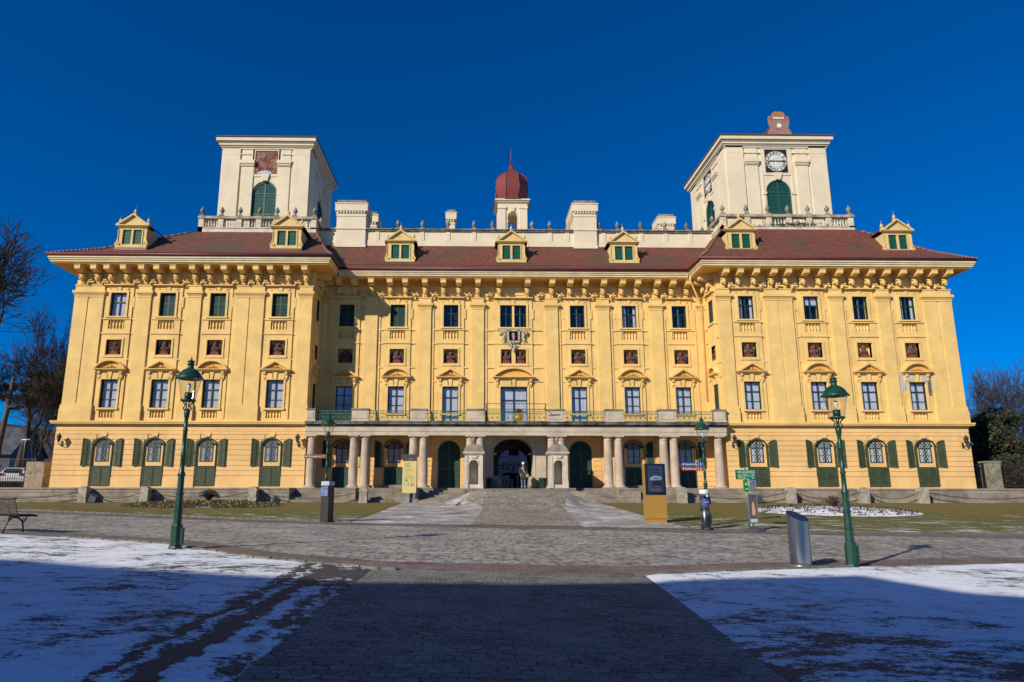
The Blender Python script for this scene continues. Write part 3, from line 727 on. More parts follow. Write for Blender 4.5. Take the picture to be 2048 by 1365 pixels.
def wing(x0, x1, xo0, xo1, wins, pils, peds, tops, sgn):
    fr = LF
    # ground floor
    mb = MB(fr); hol = [(x-.62, x+.62, 1.9, 5.02, .22, .45) for x in wins]
    wall_holes(mb, xo0, xo1, Z0-.3, 5.86, 0, hol)
    if sgn < 0: mb.poly([(xo0, 0, 1), (xo0, 26, 1), (xo0, 26, 5.86), (xo0, 0, 5.86)]); mb.poly([(xo1, 0, 1), (xo1, CY-WY, 1), (xo1, CY-WY, 5.86), (xo1, 0, 5.86)])
    else: mb.poly([(xo1, 0, 1), (xo1, 26, 1), (xo1, 26, 5.86), (xo1, 0, 5.86)]); mb.poly([(xo0, 0, 1), (xo0, CY-WY, 1), (xo0, CY-WY, 5.86), (xo0, 0, 5.86)])
    hr = [(x-.72, x+.72, 1.9, 5.13, .55) for x in wins]
    rustic(mb, xo0-.02, xo1+.02, 2.55, 5.5, hr); mb.box(xo0-.02, xo1+.02, -.03, 0, 5.55, 5.84)
    for x in wins:   # splayed keystones
        mb.prism([(x-.16, 5.16), (x+.16, 5.16), (x+.24, 5.46), (x-.24, 5.46)], -.07, -.045, 'y')
    for s0, s1 in zip([xo0-.02]+[x+.70 for x in wins], [x-.70 for x in wins]+[xo1+.02]): mb.box(s0, s1, -.055, 0, Z0-.3, 2.5)
    if sgn < 0: rustic_side(mb, xo1, 0)
    pw('ground_floor_wall', mb, m_lo)
    # upper storeys
    mb = MB(fr); H = []
    for x in wins: H += [(x-.55, x+.55, 13.55, 15.24, .3, 0), (x-.53, x+.53, 10.8, 11.86, .3, 0), (x-.58, x+.58, 7.1, 9.05, .3, 0), (x-.56, x+.56, 12.63, 13.25, .12, 0), (x-.52, x+.52, 6.42, 6.9, .12, 0)]
    wall_holes(mb, x0, x1, 5.86, 17.1, .02, H)
    for xx, dd in ((x0, (26 if sgn < 0 else CY-WY)), (x1, (CY-WY if sgn < 0 else 26))):
        if (sgn < 0 and xx == x0) or (sgn > 0 and xx == x1): mb.poly([(xx, .02, 5.86), (xx, dd, 5.86), (xx, dd, 17.1), (xx, .02, 17.1)])
    pw('upper_wall', mb, m_up)
    mb = MB(fr)
    for i, x in enumerate(wins):
        la = max(pils[i])+PWD/2; lb = min(pils[i+1])-PWD/2; bay_relief(mb, x, la, lb, low=True)
    mb.box(x0, x1, -.05, .02, 6.2, 6.32)
    mb.box(x0, x1, -.04, .02, 15.62, 15.7)
    for x in wins: mb.box(x-.98, x+.98, -.12, 0, 15.70, 15.76); mb.box(x-1.03, x+1.03, -.26, 0, 15.76, 15.83); mb.box(x-.42, x+.42, -.03, .02, 16.05, 16.6)
    pw('wall_moulding', mb, m_trim)
    for g in pils: pilaster(fr, g, PWD)
    for i, x in enumerate(wins):
        pediment(fr, x, 9.62, 2.14, peds[i], .80 if peds[i] == 'seg' else .78).location.y -= .055
        blind_balusters(fr, x, 12.63, 1.12, .62); blind_balusters(fr, x, 6.42, 1.04, .48)
        niche(fr, x, 10.8, 1.06, 1.06, back=not ((sgn < 0 and i == 0) or (sgn > 0 and i == 2)))
        k = tops[i]
        if k == 's': shuttered(fr, x, 13.55, 1.1, 1.69, .10)
        else: glazed(fr, x, 13.55, 1.1, 1.69, .12, style=k)
        glazed(fr, x, 7.1, 1.16, 1.95, .12, tz=.66, thin=(.31,), style='full')
        # arched ground floor window with open shutters and a louvred lower leaf
        lattice_window(fr, x, 3.48, .02, 'side')
        mb = MB(fr @ Matrix.Translation((x, 0, 0))); mb.m = 0
        # plaster infill round the sash
        mb.box(-.62, -.44, .02, .1, 3.2, 4.6); mb.box(.44, .62, .02, .1, 3.2, 4.6); mb.box(-.44, .44, .02, .1, 3.2, 3.48)
        mb.prism([(-.62, 4.6), (-.44, 4.6)]+[(p[0], p[1]) for p in mb.arc(0, 4.76, .44, .22, 8)[::-1]]+[(.44, 4.6), (.62, 4.6)]+mb.arc(0, 4.57, .62, .45, 10), .02, .1, 'y')
        mb.m = 1; arch_surround(mb, 0, 3.2, 5.04, 1.26, .46)
        for s_ in (-1, 1): mb.box(*sorted((s_*.63, s_*.70)), -.1, 0, 1.9, 4.6)
        pw('arched_surround', mb, [m_lo, m_olive])
        arch_shutter(fr, x-.70, 3.18, .62, 1.86, 10, -1, m_olive); arch_shutter(fr, x+.70, 3.18, .62, 1.86, -10, 1, m_olive)
        panel_door(fr, x, 1.9, 1.28, 1.26, m_olive, -.06)
    for g in pils:
        for x in g: corbel(fr, x)
    for x in wins: corbel(fr, x-.57); corbel(fr, x+.57)
    for i, x in enumerate(wins):
        festoon(fr, (max(pils[i])+x-.57)/2); festoon(fr, (min(pils[i+1])+x+.57)/2)
    for g in pils:
        if len(g) > 1: festoon(fr, sum(g)/2)
def rustic_side(mb, x, z): pass
XO = (-28.1, -11.3); XR = (17.32, 34.1)
wing(-27.95, -11.32, XO[0], XO[1], winL, pilL, ['seg', 'tri', 'seg', 'tri'], ['full', 's', 's', 's'], -1)
wing(17.34, 33.98, XR[0], XR[1], winR, pilR, ['tri', 'seg', 'tri', 'seg'], ['side', 'upper', 'slit', 'side'], 1)
# ---- inner returns of the wings
def ret(fr, L):
    mb = MB(fr); c = L*.55; H = [(c-.42, c+.42, 13.55, 15.24, .3, 0), (c-.4, c+.4, 10.8, 11.86, .3, 0), (c-.42, c+.42, 6.9, 9.05, .3, 0)]
    wall_holes(mb, 0, L, 5.86, 17.1, 0, H); pw('return_wall', mb, m_up)
    mb = MB(fr); wall_holes(mb, c-.75, c+.75, 6.3, 15.6, -.05, H, .05)
    for z in (9.42, 10.44, 12.25, 13.28, 6.2): mb.box(.02, L-.02, -.06, 0, z, z+.09)
    mb.box(c-.6, c+.6, -.15, 0, 13.42, 13.53); mb.box(c-.8, c+.8, -.24, 0, 15.72, 15.82)
    mb.box(.03, .45, -.05, 0, 14.9, 15.36)
    pw('wall_moulding', mb, m_trim)
    shuttered(fr, c, 13.55, .84, 1.69, .05, m_shut); shuttered(fr, c, 6.9, .84, 2.15, .05, m_shut)
    niche(fr, c, 10.8, .8, 1.06); pediment(fr, c, 9.62, 1.5, 'seg', .72).location.x += 0
    corbel(fr, c-.5); corbel(fr, c+.55); festoon(fr, c+.03)
L_ = CY-WY
ret(frame(-11.32, WY, 90), L_); ret(frame(17.34, CY, -90), L_)
# ---- central block
GY = 43.95; KG = GY/CY; GF = frame(0, GY)
mb = MB(GF)
garch = (1.45, 4.2)
doorsC = [-1.7*KG, 7.75*KG]; pw_ = [v*KG for v in (-9.35, -5.65, 11.6, 15.35)]
Hc = [(x-.62, x+.62, Z0, 5.02, .25, .5) for x in pw_]+[(x-.79, x+.79, Z0, 5.05, .25, .79) for x in doorsC]+[(1.2, 4.5, Z0, 5.2, .5, 0)]
wall_holes(mb, -11.3, 17.32, Z0-.3, 5.86, 0, Hc)
hr = [(x-.72, x+.72, 1.6, 5.13, .6) for x in pw_]+[(x-.85, x+.85, 1.6, 5.12, .84) for x in doorsC]+[(.7, 5.15, 1.5, 5.4, .01)]
# plain pilaster strips behind the columns carry no grooves
for a in (-7.62, -3.67, .17, 5.63, 9.52, 13.3): hr.append((a-.5, a+.5, 1.5, 5.6, .01))
rustic(mb, -11.2, 17.2, 1.9, 5.3, hr)
for a in (-7.62, -3.67, 9.52, 13.3): mb.box(a-.42, a+.42, -.11, 0, Z0, 5.3); mb.box(a-.5, a+.5, -.17, 0, Z0, 2.0)
pw('ground_floor_wall', mb, m_lo)
mb = MB(CF); H = []
for i, x in enumerate(winC):
    if i == 3: H += [(x-.98, x-.08, 13.55, 15.24, .3, 0), (x+.08, x+.98, 13.55, 15.24, .3, 0), (x-.93, x-.14, 10.8, 11.86, .3, 0), (x+.14, x+.93, 10.8, 11.86, .3, 0), (x-.98, x+.98, 6.3, 9.03, .4, 0)]
    else: H += [(x-.55, x+.55, 13.55, 15.24, .3, 0), (x-.53, x+.53, 10.8, 11.86, .3, 0), (x-.58, x+.58, 7.1 if i in (0, 1, 5, 6) else 6.3, 9.05, .3, 0), (x-.56, x+.56, 12.63, 13.25, .12, 0)]
wall_holes(mb, -11.32, 17.34, 5.86, 17.3, .02, H); pw('upper_wall', mb, m_up)
mb = MB(CF)
def lim(i): return max(pilC[i])+PWD/2, min(pilC[i+1])-PWD/2
for i, x in enumerate(winC):
    la, lb = lim(i)
    if i == 3: bay_relief(mb, x, la, lb, True)
    elif i in (2, 4):
        t0 = len(mb.f); hw = .98; t = .055
        # french window bay: taller opening
        old = wall_holes
        def wh(mb_, a, b, c, d_, y, hol, tt=None):
            hol = [(h[0], h[1], 6.26 if h[2] == 7.1 else h[2], h[3], h[4], h[5]) for h in hol]; old(mb_, a, b, c, d_, y, hol, tt)
        wall_holes = wh; bay_relief(mb, x, la, lb); wall_holes = old
    else: bay_relief(mb, x, la, lb)
    e = .45 if i == 3 else 0
    mb.box(x-.98-e, x+.98+e, -.12, 0, 15.70, 15.76); mb.box(x-1.03-e, x+1.03+e, -.26, 0, 15.76, 15.83); mb.box(x-.42-e, x+.42+e, -.03, .02, 16.05, 16.6)
mb.box(-11.3, 17.3, -.04, .02, 15.62, 15.7); pw('wall_moulding', mb, m_trim)
for g in pilC: pilaster(CF, g, .5 if g[0] in (-11.08, 17.08) else PWD)
pk = ['tri', 'seg', 'tri', 'seg', 'tri', 'seg', 'tri']; tk = ['s', 's', 'none', None, 'slit', 'side', 'slit']
for i, x in enumerate(winC):
    pediment(CF, x, 9.62, 3.1 if i == 3 else 2.14, pk[i], .86 if i == 3 else .80).location.y -= .055
    if i == 3:
        for s_ in (-.53, .53): glazed(CF, x+s_, 13.55, .9, 1.69, .12, style='none' if s_ < 0 else 'slit'); niche(CF, x+s_, 10.8, .79, 1.06)
        mb = MB(CF)
        glazed(CF, x, 6.3, 1.96, 2.73, .2, cols=2, tz=.66, thin=(.35,), style='full')
        continue
    blind_balusters(CF, x, 12.63, 1.12, .62); niche(CF, x, 10.8, 1.06, 1.06)
    if tk[i] == 's': shuttered(CF, x, 13.55, 1.1, 1.69, .10)
    else: glazed(CF, x, 13.55, 1.1, 1.69, .12, style=tk[i])
    if i in (2, 4): glazed(CF, x, 6.3, 1.16, 2.75, .12, tz=.72, thin=(.35,), style='full')
    else: glazed(CF, x, 7.1, 1.16, 1.95, .12, tz=.66, thin=(.31,), style='full')
    cs = (-.57, .57)
    for s_ in cs: corbel(CF, x+s_)
corbel(CF, 2.98-1.05); corbel(CF, 2.98+1.05)
for g in pilC[1:-1]: corbel(CF, g[0])
for i, x in enumerate(winC):
    e = 1.05 if i == 3 else .57
    if i > 0: festoon(CF, (pilC[i][0]+x-e)/2)
    if i < 6: festoon(CF, (pilC[i+1][0]+x+e)/2)
# ---- painted figure in a carved stone frame above the centre
mb = MB(CF @ Matrix.Translation((2.98, -.1, 12.0)))
rnd = random.Random(11)
mb.box(-.46, -.34, -.12, 0, .45, 1.3); mb.box(.34, .46, -.12, 0, .45, 1.3); mb.box(-.46, .46, -.12, 0, 1.22, 1.34); mb.box(-.46, .46, -.12, 0, .36, .48)
for k in range(26):
    a = rnd.random(); mb.ell(rnd.uniform(-.55, .55)*(1-a), -.1, .45-a*.75, .08, .07, .08, 7, 5)
for s_ in (-1, 1):
    mb.ell(s_*.72, -.14, .8, .1, .08, .2); mb.ell(s_*.7, -.15, 1.1, .08, .08, .09); mb.tube([(s_*.72, -.15, .95), (s_*.9, -.2, 1.0), (s_*1.02, -.16, 1.15)], [.05, .04, .03], 6)
    mb.tube([(s_*.72, -.13, .65), (s_*.62, -.18, .5), (s_*.75, -.12, .4)], [.07, .05, .03], 6); mb.tube([(s_*.68, -.13, .65), (s_*.86, -.18, .52), (s_*.95, -.12, .42)], [.07, .05, .03], 6)
    for k in range(6): mb.ell(s_*(.5+.08*k), -.08, 1.25+.03*math.sin(k*2), .06, .05, .05, 6, 4)
    mb.box(s_*.98-.1, s_*.98+.1, -.1, 0, .98, 1.2)
o = pw('carved_frame', mb, M('pale_carved_stone', (.55, .50, .38), .9, .25, 8, .5, 30))
mb = MB(CF @ Matrix.Translation((2.98, -.1, 12.0))); mb.box(-.34, .34, -.03, 0, .48, 1.22); mb.m = 1; mb.ell(0, -.03, .95, .12, .02, .18, 12, 6); mb.m = 2; mb.ell(0, -.04, 1.0, .055, .02, .08); mb.prism([(-.1, .86), (.1, .86), (.06, .6), (-.05, .58)], -.05, -.03, 'y'); mb.ell(.01, -.045, .63, .05, .02, .1)
part('painting', mb, [m_blackg, M('halo_ochre', (.35, .22, .07), .6), M('robe_pink', (.45, .22, .2), .6)], pal)
# patch of bare repair plaster right of the last upper window
mb = MB(LF); X_ = 30.93
mb.m = 0; mb.box(X_-1.5, X_-.99, -.046, .02, 8.45, 9.85); mb.box(X_+1.0, X_+1.55, -.046, .02, 8.3, 9.9); mb.m = 1; mb.box(X_+.6+.15, X_+.985, -.066, -.05, 8.1, 9.6); mb.m = 0
mb.box(X_-.98, X_-.72, -.066, -.05, 8.45, 9.6); mb.box(X_-.70, X_-.27, -.17, -.152, 9.1, 9.52); mb.box(X_+.27, X_+.7, -.17, -.152, 9.1, 9.52)
pw('plaster_repair', mb, [m_plaster_w, m_brick], 'bare pale and brown repair plaster around one window')['kind'] = 'stuff'
# ---- string cornice over the ground floor of each wing
for (a, b) in (XO, XR):
    mb = MB(LF)
    for e, za, zb in ((.06, 5.86, 5.93), (.14, 5.93, 6.0), (.30, 6.0, 6.09), (.34, 6.09, 6.2)): mb.box(a-(e if a < 0 else 0), b+(0 if a < 0 else e), -e, .3, za, zb)
    pw('string_cornice', mb, m_trim)
# ---- eaves
def eave(x0, x1, y, yb, ex0, ex1):
    mb = MB(); 
    for e, za, zb in ((.12, 17.12, 17.26), (.06, 17.26, 17.38), (0, 17.38, 17.52)):
        mb.box(x0+(e if ex0 else 0), x1-(e if ex1 else 0), y+e, yb, za, zb)
    return mb
mb = eave(-29.35, -9.9, 41.2, 66, True, True); pw('eaves_cornice', mb, m_fascia)
mb = eave(15.9, 35.3, 41.2, 66, True, True); pw('eaves_cornice', mb, m_fascia)
mb = eave(-9.895, 15.895, 43.75, 60, False, False); pw('eaves_cornice', mb, m_fascia)
# soffit and frieze below the fascia, deeper orange of shade put into the colour
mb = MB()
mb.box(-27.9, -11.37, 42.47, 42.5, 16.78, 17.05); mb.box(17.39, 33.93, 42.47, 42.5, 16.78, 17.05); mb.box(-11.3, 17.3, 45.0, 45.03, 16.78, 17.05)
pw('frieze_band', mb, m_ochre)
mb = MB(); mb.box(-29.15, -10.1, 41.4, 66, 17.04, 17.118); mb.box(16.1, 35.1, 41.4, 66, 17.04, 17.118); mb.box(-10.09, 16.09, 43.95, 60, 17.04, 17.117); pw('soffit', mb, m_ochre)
# red gutters
def tubeobj(name, pts, r, mat, parent=pal): mb = MB(); mb.tube(pts, r, 8); return part(name, mb, mat, parent)
tubeobj('gutter', [(-29.4, 66, 17.62), (-29.4, 41.15, 17.62), (-9.8, 41.15, 17.62), (-9.8, 43.6, 17.62)], .1, m_red)
tubeobj('gutter', [(-9.7, 43.68, 17.62), (15.7, 43.68, 17.62)], .1, m_red)
tubeobj('gutter', [(15.8, 43.6, 17.62), (15.8, 41.15, 17.62), (35.35, 41.15, 17.62), (35.35, 66, 17.62)], .1, m_red)
mb = MB(); mb.tube([(16.0, 43.75, 17.2), (16.0, 43.78, 16.85), (17.1, 44.85, 15.2), (17.12, 44.9, 8)], .07, 8); pw('downpipe', mb, m_trim)
mb = MB(); mb.box(-29.33, -9.92, 41.22, 66, 17.52, 17.60); mb.box(15.92, 35.28, 41.22, 66, 17.52, 17.6); mb.box(-9.9, 15.9, 43.77, 60, 17.521, 17.6); pw('eaves_board', mb, m_red)
# ---- roofs
def hip_roof(E, T, ze, zt, yb):
    (ex0, ex1, ey), (tx0, tx1, ty) = E, T; mb = MB(); k = .35; q = .27
    def rg(a, f, zz): return (E[0]+(T[0]-E[0])*a, E[1]+(T[1]-E[1])*a, E[2]+(T[2]-E[2])*a, ze+(zt-ze)*zz)
    R_ = [rg(0, 0, 0), rg(k, 0, q), rg(1, 0, 1)]
    for A, B in zip(R_, R_[1:]):
        mb.poly([(A[0], A[2], A[3]), (A[1], A[2], A[3]), (B[1], B[2], B[3]), (B[0], B[2], B[3])])
        mb.poly([(A[0], A[2], A[3]), (B[0], B[2], B[3]), (B[0], yb, B[3]), (A[0], yb, A[3])]); mb.poly([(A[1], A[2], A[3]), (B[1], B[2], B[3]), (B[1], yb, B[3]), (A[1], yb, A[3])])
    mb.poly([(R_[2][0], R_[2][2], zt), (R_[2][1], R_[2][2], zt), (R_[2][1], yb, zt), (R_[2][0], yb, zt)])
    mb.poly([(R_[0][0], yb, ze), (R_[0][1], yb, ze), (R_[2][1], yb, zt), (R_[2][0], yb, zt)])
    hips = []
    for s_ in (0, 1):
        pts = []
        for A, B in zip(R_, R_[1:]):
            for j in range(14): f = j/14; pts.append((A[s_]+(B[s_]-A[s_])*f, A[2]+(B[2]-A[2])*f, A[3]+(B[3]-A[3])*f))
        hips.append(pts)
    return mb, hips
m_ridge = M('ridge_tile', (.30, .13, .075), .8, .3, 6, .4, 20)
for E, T, zt in (((-29.42, -9.78, 41.12), (-21.25, -12.1, 45.38), 21.1), ((15.78, 35.38, 41.12), (18.85, 29.15, 44.4), 21.2)):
    mb, hips = hip_roof(E, T, 17.62, zt, 66); o = pw('roof', mb, m_tile)
    for h in hips:
        mb = MB()
        for a, b in zip(h, h[1:]):
            A, B = Vector(a), Vector(b); mb.tube([A+Vector((0, 0, .03)), A+(B-A)*.97+Vector((0, 0, .0))], [.10, .075], 6)
        pw('hip_tiles', mb, m_ridge)
mb = MB(); mb.poly([(-11.0, 43.62, 17.62), (17.2, 43.62, 17.62), (17.2, 44.6, 18.3), (-11.0, 44.6, 18.3)]); mb.poly([(-11.0, 44.6, 18.3), (17.2, 44.6, 18.3), (19.3, 46.6, 20.62), (-12.6, 46.6, 20.62)])
mb.poly([(-12.6, 46.6, 20.6), (19.3, 46.6, 20.6), (19.3, 60, 20.6), (-12.6, 60, 20.6)]); mb.poly([(-11, 60, 1.7), (17.2, 60, 5.86), (17.2, 60, 20.6), (-12.6, 60, 20.6)][0:0] or [(-12.6, 60, 6.2), (19.3, 60, 6.2), (19.3, 60, 20.6), (-12.6, 60, 20.6)])
pw('roof', mb, m_tile)
mb = MB()
for a, b in ((-29.2, -9.95), (16.0, 35.2)):
    x = a
    while x < b: mb.box(x, x+.03, 41.55, 41.6, 17.75, 17.93); x += .9
    mb.tube([(a, 41.56, 17.92), (b, 41.56, 17.92)], .015, 4)
x = -9.5
while x < 15.5: mb.box(x, x+.03, 44.0, 44.05, 17.8, 18.02); x += .9
mb.tube([(-9.5, 44.0, 18.02), (15.5, 44.0, 18.02)], .015, 4); pw('snow_guard', mb, m_red)
# ---- attic parapet with urns
mb = MB(); mb.box(-12.5, 19.1, 46.5, 46.9, 20.5, 21.72); mb.box(-12.5, 19.1, 46.46, 46.5, 20.5, 20.95)
for x in (-6.0, -4.06, -2.03, .03, 6.05, 11.45, 13.3, 15.25, -7.6, 7.4, 10.3, 17.2): mb.box(x-.16, x+.16, 46.45, 46.5, 20.95, 21.72)
mb.m = 1; mb.box(-12.6, 19.2, 46.38, 47.0, 21.72, 21.82); mb.box(-12.6, 19.2, 46.3, 47.05, 21.82, 21.90)
pw('attic_parapet', mb, [m_cream, M('lichen_coping', (.30, .25, .17), .95, .35, 3, .6, 12)])
def urn_mesh(h=.8):
    def f():
        mb = MB(); s_ = h/.8; mb.box(-.17*s_, .17*s_, -.17*s_, .17*s_, 0, .14*s_)
        mb.lathe([(.13, .14), (.06, .22), (.05, .27), (.12, .36), (.17, .48), (.16, .60), (.10, .66), (.07, .70), (.09, .74), (.03, .80), (.01, .86)] if s_ == 1 else [(r*s_, z*s_) for r, z in [(.13, .14), (.06, .22), (.05, .27), (.12, .36), (.17, .48), (.16, .60), (.10, .66), (.07, .70), (.09, .74), (.03, .80), (.01, .86)]], 0, 0, 0, 12)
        return mb.mesh('stone_urn', m_stoned)
    return cached(('urn', h), f)
def urn(x, y, z, h=.8): link('stone_urn', urn_mesh(h), pal, Matrix.Translation((x, y, z)))
for x in (-6.0, -4.06, -2.03, .03, 1.5, 4.65, 6.05, 9.98, 11.45, 13.3, 15.25, 17.0): urn(x, 46.62, 21.9)
# ---- chimneys
def chimney(x0, x1, y0, y1, z0, z1, low=True):
    mb = MB(); zc = z1-.95
    mb.box(x0, x1, y0, y1, z0, zc); mb.box(x0-.05, x1+.05, y0-.05, y1+.05, z0, z0+.25); mb.box(x0-.04, x1+.04, y0-.04, y1+.04, zc-.42, zc-.36)
    if low: mb.box(x0-.06, x1+.06, y0-.06, y1+.06, 21.8, 21.92)
    n = int((x1-x0)/.21); 
    for k in range(n): a = x0+(x1-x0)*(k+.2)/n; mb.box(a, a+.11, y0-.1, y0, zc-.16, zc)
    n = int((y1-y0)/.21)
    for k in range(n):
        a = y0+(y1-y0)*(k+.2)/n; mb.box(x1, x1+.1, a, a+.11, zc-.16, zc); mb.box(x0-.1, x0, a, a+.11, zc-.16, zc)
    mb.box(x0-.13, x1+.13, y0-.13, y1+.13, zc, zc+.58); mb.box(x0-.17, x1+.17, y0-.17, y1+.17, zc+.58, zc+.66); mb.m = 1; mb.box(x0, x1, y0, y1, zc+.66, zc+.95)
    pw('chimney', mb, [m_cream, m_stoned])
chimney(-10.8, -8.5, 46.3, 48.2, 20.3, 24.25); chimney(-9.4, -8.25, 50, 51.5, 20.5, 25.0, False); chimney(7.93, 9.73, 46.3, 49.2, 20.3, 24.35); chimney(8.5, 10.0, 51.5, 53, 20.5, 25.3, False)
chimney(-2.36, -1.66, 52, 52.8, 20.5, 26.2, False); chimney(16.5, 17.85, 52, 53.4, 20.5, 25.9, False)
# ---- bell turret with onion dome
mb = MB(); x0, x1, y0, y1 = 1.93, 4.3, 46.75, 49.1
for (a, b) in ((x0, x0+.78), (x1-.78, x1)): mb.box(a, b, y0, y0+.7, 20.6, 24.35); mb.box(a, b, y1-.7, y1, 20.6, 24.35)
F = frame(0, y0); mbf = MB(F)
for Yf in (y0, y1-.7):
    P = mb.arc((x0+x1)/2, 23.15, (x1-x0)/2-.78, .42, 10)
    for p, q in zip(P, P[1:]): mb.hexa([(p[0], Yf, p[1]), (q[0], Yf, q[1]), (q[0], Yf+.7, q[1]), (p[0], Yf+.7, p[1])], [(p[0], Yf, 24.35), (q[0], Yf, 24.35), (q[0], Yf+.7, 24.35), (p[0], Yf+.7, 24.35)])
    mb.box(x0+.78, x1-.78, Yf+.1, Yf+.6, 20.6, 21.9)
for a in (x0+.02, x1-.62): mb.box(a, a+.6, y0-.08, y0, 21.9, 24.0); mb.box(a-.05, a+.65, y0-.13, y0, 23.8, 24.0)
mb.box(x0-.06, x1+.06, y0-.12, y1+.06, 21.7, 21.92)
mb.prism([(2.98, 23.57), (3.24, 23.57), (3.32, 23.95), (2.9, 23.95)], y0-.1, y0, 'y')
for e, za, zb in ((.06, 24.3, 24.38), (.14, 24.38, 24.48), (.22, 24.48, 24.6)): mb.box(x0-e, x1+e, y0-e, y1+e, za, zb)
pw('bell_turret', mb, m_cream)
mb = MB(); cx, cy = (x0+x1)/2, (y0+y1)/2
prof = [(1.50, 24.6), (1.45, 24.66), (1.26, 24.74), (1.16, 24.95), (1.27, 25.4), (1.33, 25.95), (1.30, 26.5), (1.14, 26.95), (.82, 27.3), (.42, 27.52), (.24, 27.72), (.15, 28.05), (.10, 28.3)]
rings = []
for r, z in prof:
    rr = r/math.cos(math.pi/8)*.98; rings.append([mb.vert(cx+rr*math.cos(math.pi/8+math.pi/4*k), cy+rr*math.sin(math.pi/8+math.pi/4*k), z) for k in range(8)])
for a, b in zip(rings, rings[1:]):
    for k in range(8): mb.face((a[k], a[(k+1) % 8], b[(k+1) % 8], b[k]))
mb.face(rings[-1])
for k in range(8): mb.tube([(cx+r/math.cos(math.pi/8)*math.cos(math.pi/8+math.pi/4*k), cy+r/math.cos(math.pi/8)*math.sin(math.pi/8+math.pi/4*k), z) for r, z in prof[2:]], .025, 5)
mb.lathe([(.1, 28.3), (.05, 29.0), (.03, 29.3), (.06, 29.35), (.07, 29.4), (.01, 29.48)], cx, cy, 0, 8); mb.tube([(cx, cy, 29.4), (cx, cy, 29.8)], .02, 5)
mt = NT('dome_sheet'); pz = mt.n('SeparateXYZ', i0=mt.pos(), o=2); gr = mt.ss(mt.math('ABSOLUTE', mt.math('SUBTRACT', mt.math('FRACT', mt.math('MULTIPLY', pz, 3.6)), .5)), .0, .06, 0, 1)
m_dome = mt.fin(mt.mix(gr, (.10, .022, .02), (.20, .035, .03)), .5, 0, mt.bump(gr, .4, .02)); pw('onion_dome', mb, m_dome)
# ---- dormers
def dormer(x, y, z, depth):
    base = link('dormer', None, pal, Matrix.Translation((x, y, z)))
    mb = MB(); a = .98; zt = 1.42
    wall_holes(mb, -a, a, -.35, zt, 0, [(-.68, -.08, .12, 1.2, .25, 0), (.08, .68, .12, 1.2, .25, 0)])
    for s_ in (-1, 1): mb.poly([(s_*a, 0, -.3), (s_*a, depth, -.3), (s_*a, depth, zt), (s_*a, 0, zt)])
    mb.box(-a-.14, a+.14, -.12, 0, -.16, -.02); mb.box(-.76, .76, -.05, 0, 0, .1); mb.box(-.76, .76, -.05, 0, 1.22, 1.3)
    for xx in (-.76, -.075, .68): mb.box(xx, xx+(.15 if xx > -.1 and xx < 0 else .08), -.045, 0, .1, 1.22)
    for s_ in (-1, 1):
        mb.lathe([(.05, 0), (.16, .01), (.17, .1), (.05, .12)], 0, 0, 0, 12) if False else None
        F2 = mb.T; mb.T = Matrix.Translation((s_*(a+.03), .02, .14)) @ Matrix.Rotation(math.pi/2, 4, 'X'); mb.lathe([(.17, 0), (.17, .1), (.12, .11), (.11, .08), (.05, .08), (.05, .12)], 0, 0, 0, 14, smooth=False); mb.T = F2
        mb.prism([(s_*a, .25), (s_*(a+.12), .28), (s_*(a+.04), .6), (s_*(a+.06), 1.2), (s_*a, 1.25)], -.05, .08, 'y')
    mb.box(-a-.10, a+.10, -.12, .1, zt, zt+.07); mb.box(-a-.2, a+.2, -.2, .1, zt+.07, zt+.14)
    zg = zt+.14
    mb.prism([(-a-.02, zg), (a+.02, zg), (0, zg+.72)], -.04, .1, 'y')
    for s_ in (-1, 1): mb.hexa([(s_*(a+.22), -.2, zg), (s_*(a+.02), -.2, zg), (s_*(a+.02), .12, zg), (s_*(a+.22), .12, zg)], [(0, -.2, zg+.86), (0, -.2, zg+.74), (0, .12, zg+.74), (0, .12, zg+.86)])
    o = sub('dormer_wall', mb.mesh('dormer_wall', m_trimd), base)
    mb = MB()
    for s_ in (-1, 1): mb.hexa([(s_*(a+.26), .12, zg-.03), (s_*(a+.26), depth, zg-.03), (s_*(a+.2), depth, zg-.06), (s_*(a+.2), .12, zg-.06)], [(0, .12, zg+.89), (0, depth, zg+.89), (0, depth, zg+.83), (0, .12, zg+.83)])
    sub('dormer_roof', mb.mesh('dormer_roof', m_red), base); mb = MB(); mb.box(-a-.16, a+.16, -.1, .0, -.38, -.165); sub('flashing', mb.mesh('flashing', m_red), base)
    mb = MB(); louvres(mb, -.68, -.08, .12, 1.2, .05, .11, fr=.03, mid=False); sub('louvre', mb.mesh('louvre', m_dorm), base)
    mb = MB(); louvres(mb, .08, .68, .12, 1.2, .05, .11, fr=.03, mid=False); sub('louvre', mb.mesh('louvre', m_dorm), base)
    for xx, zz in ((-a-.02, zg+.12), (a+.02, zg+.12), (0, zg+.83)): q = sub('finial', finial(), base); q.location = (xx, .1, zz)
m_trimd = M('dormer_plaster', (.70, .50, .20), .85, .08, 2, .3, 20, streak=.12)
def finial():
    def f(): mb = MB(); mb.box(-.09, .09, -.09, .09, -.05, .12); mb.lathe([(.05, .12), (.1, .2), (.11, .3), (.05, .42), (.01, .48)], 0, 0, 0, 8); mb.tube([(0, 0, .45), (0, 0, .72)], .008, 4); return mb.mesh('finial', m_trimd)
    return cached('fin', f)
for x in (-24.45, -13.42): dormer(x, 42.5, 18.75, 2.9)
for x in (19.4, 30.9): dormer(x, 42.5, 18.75, 2.9)
for x in (-5.55, 2.88, 11.45): dormer(x, 44.9, 18.72, 2.2)
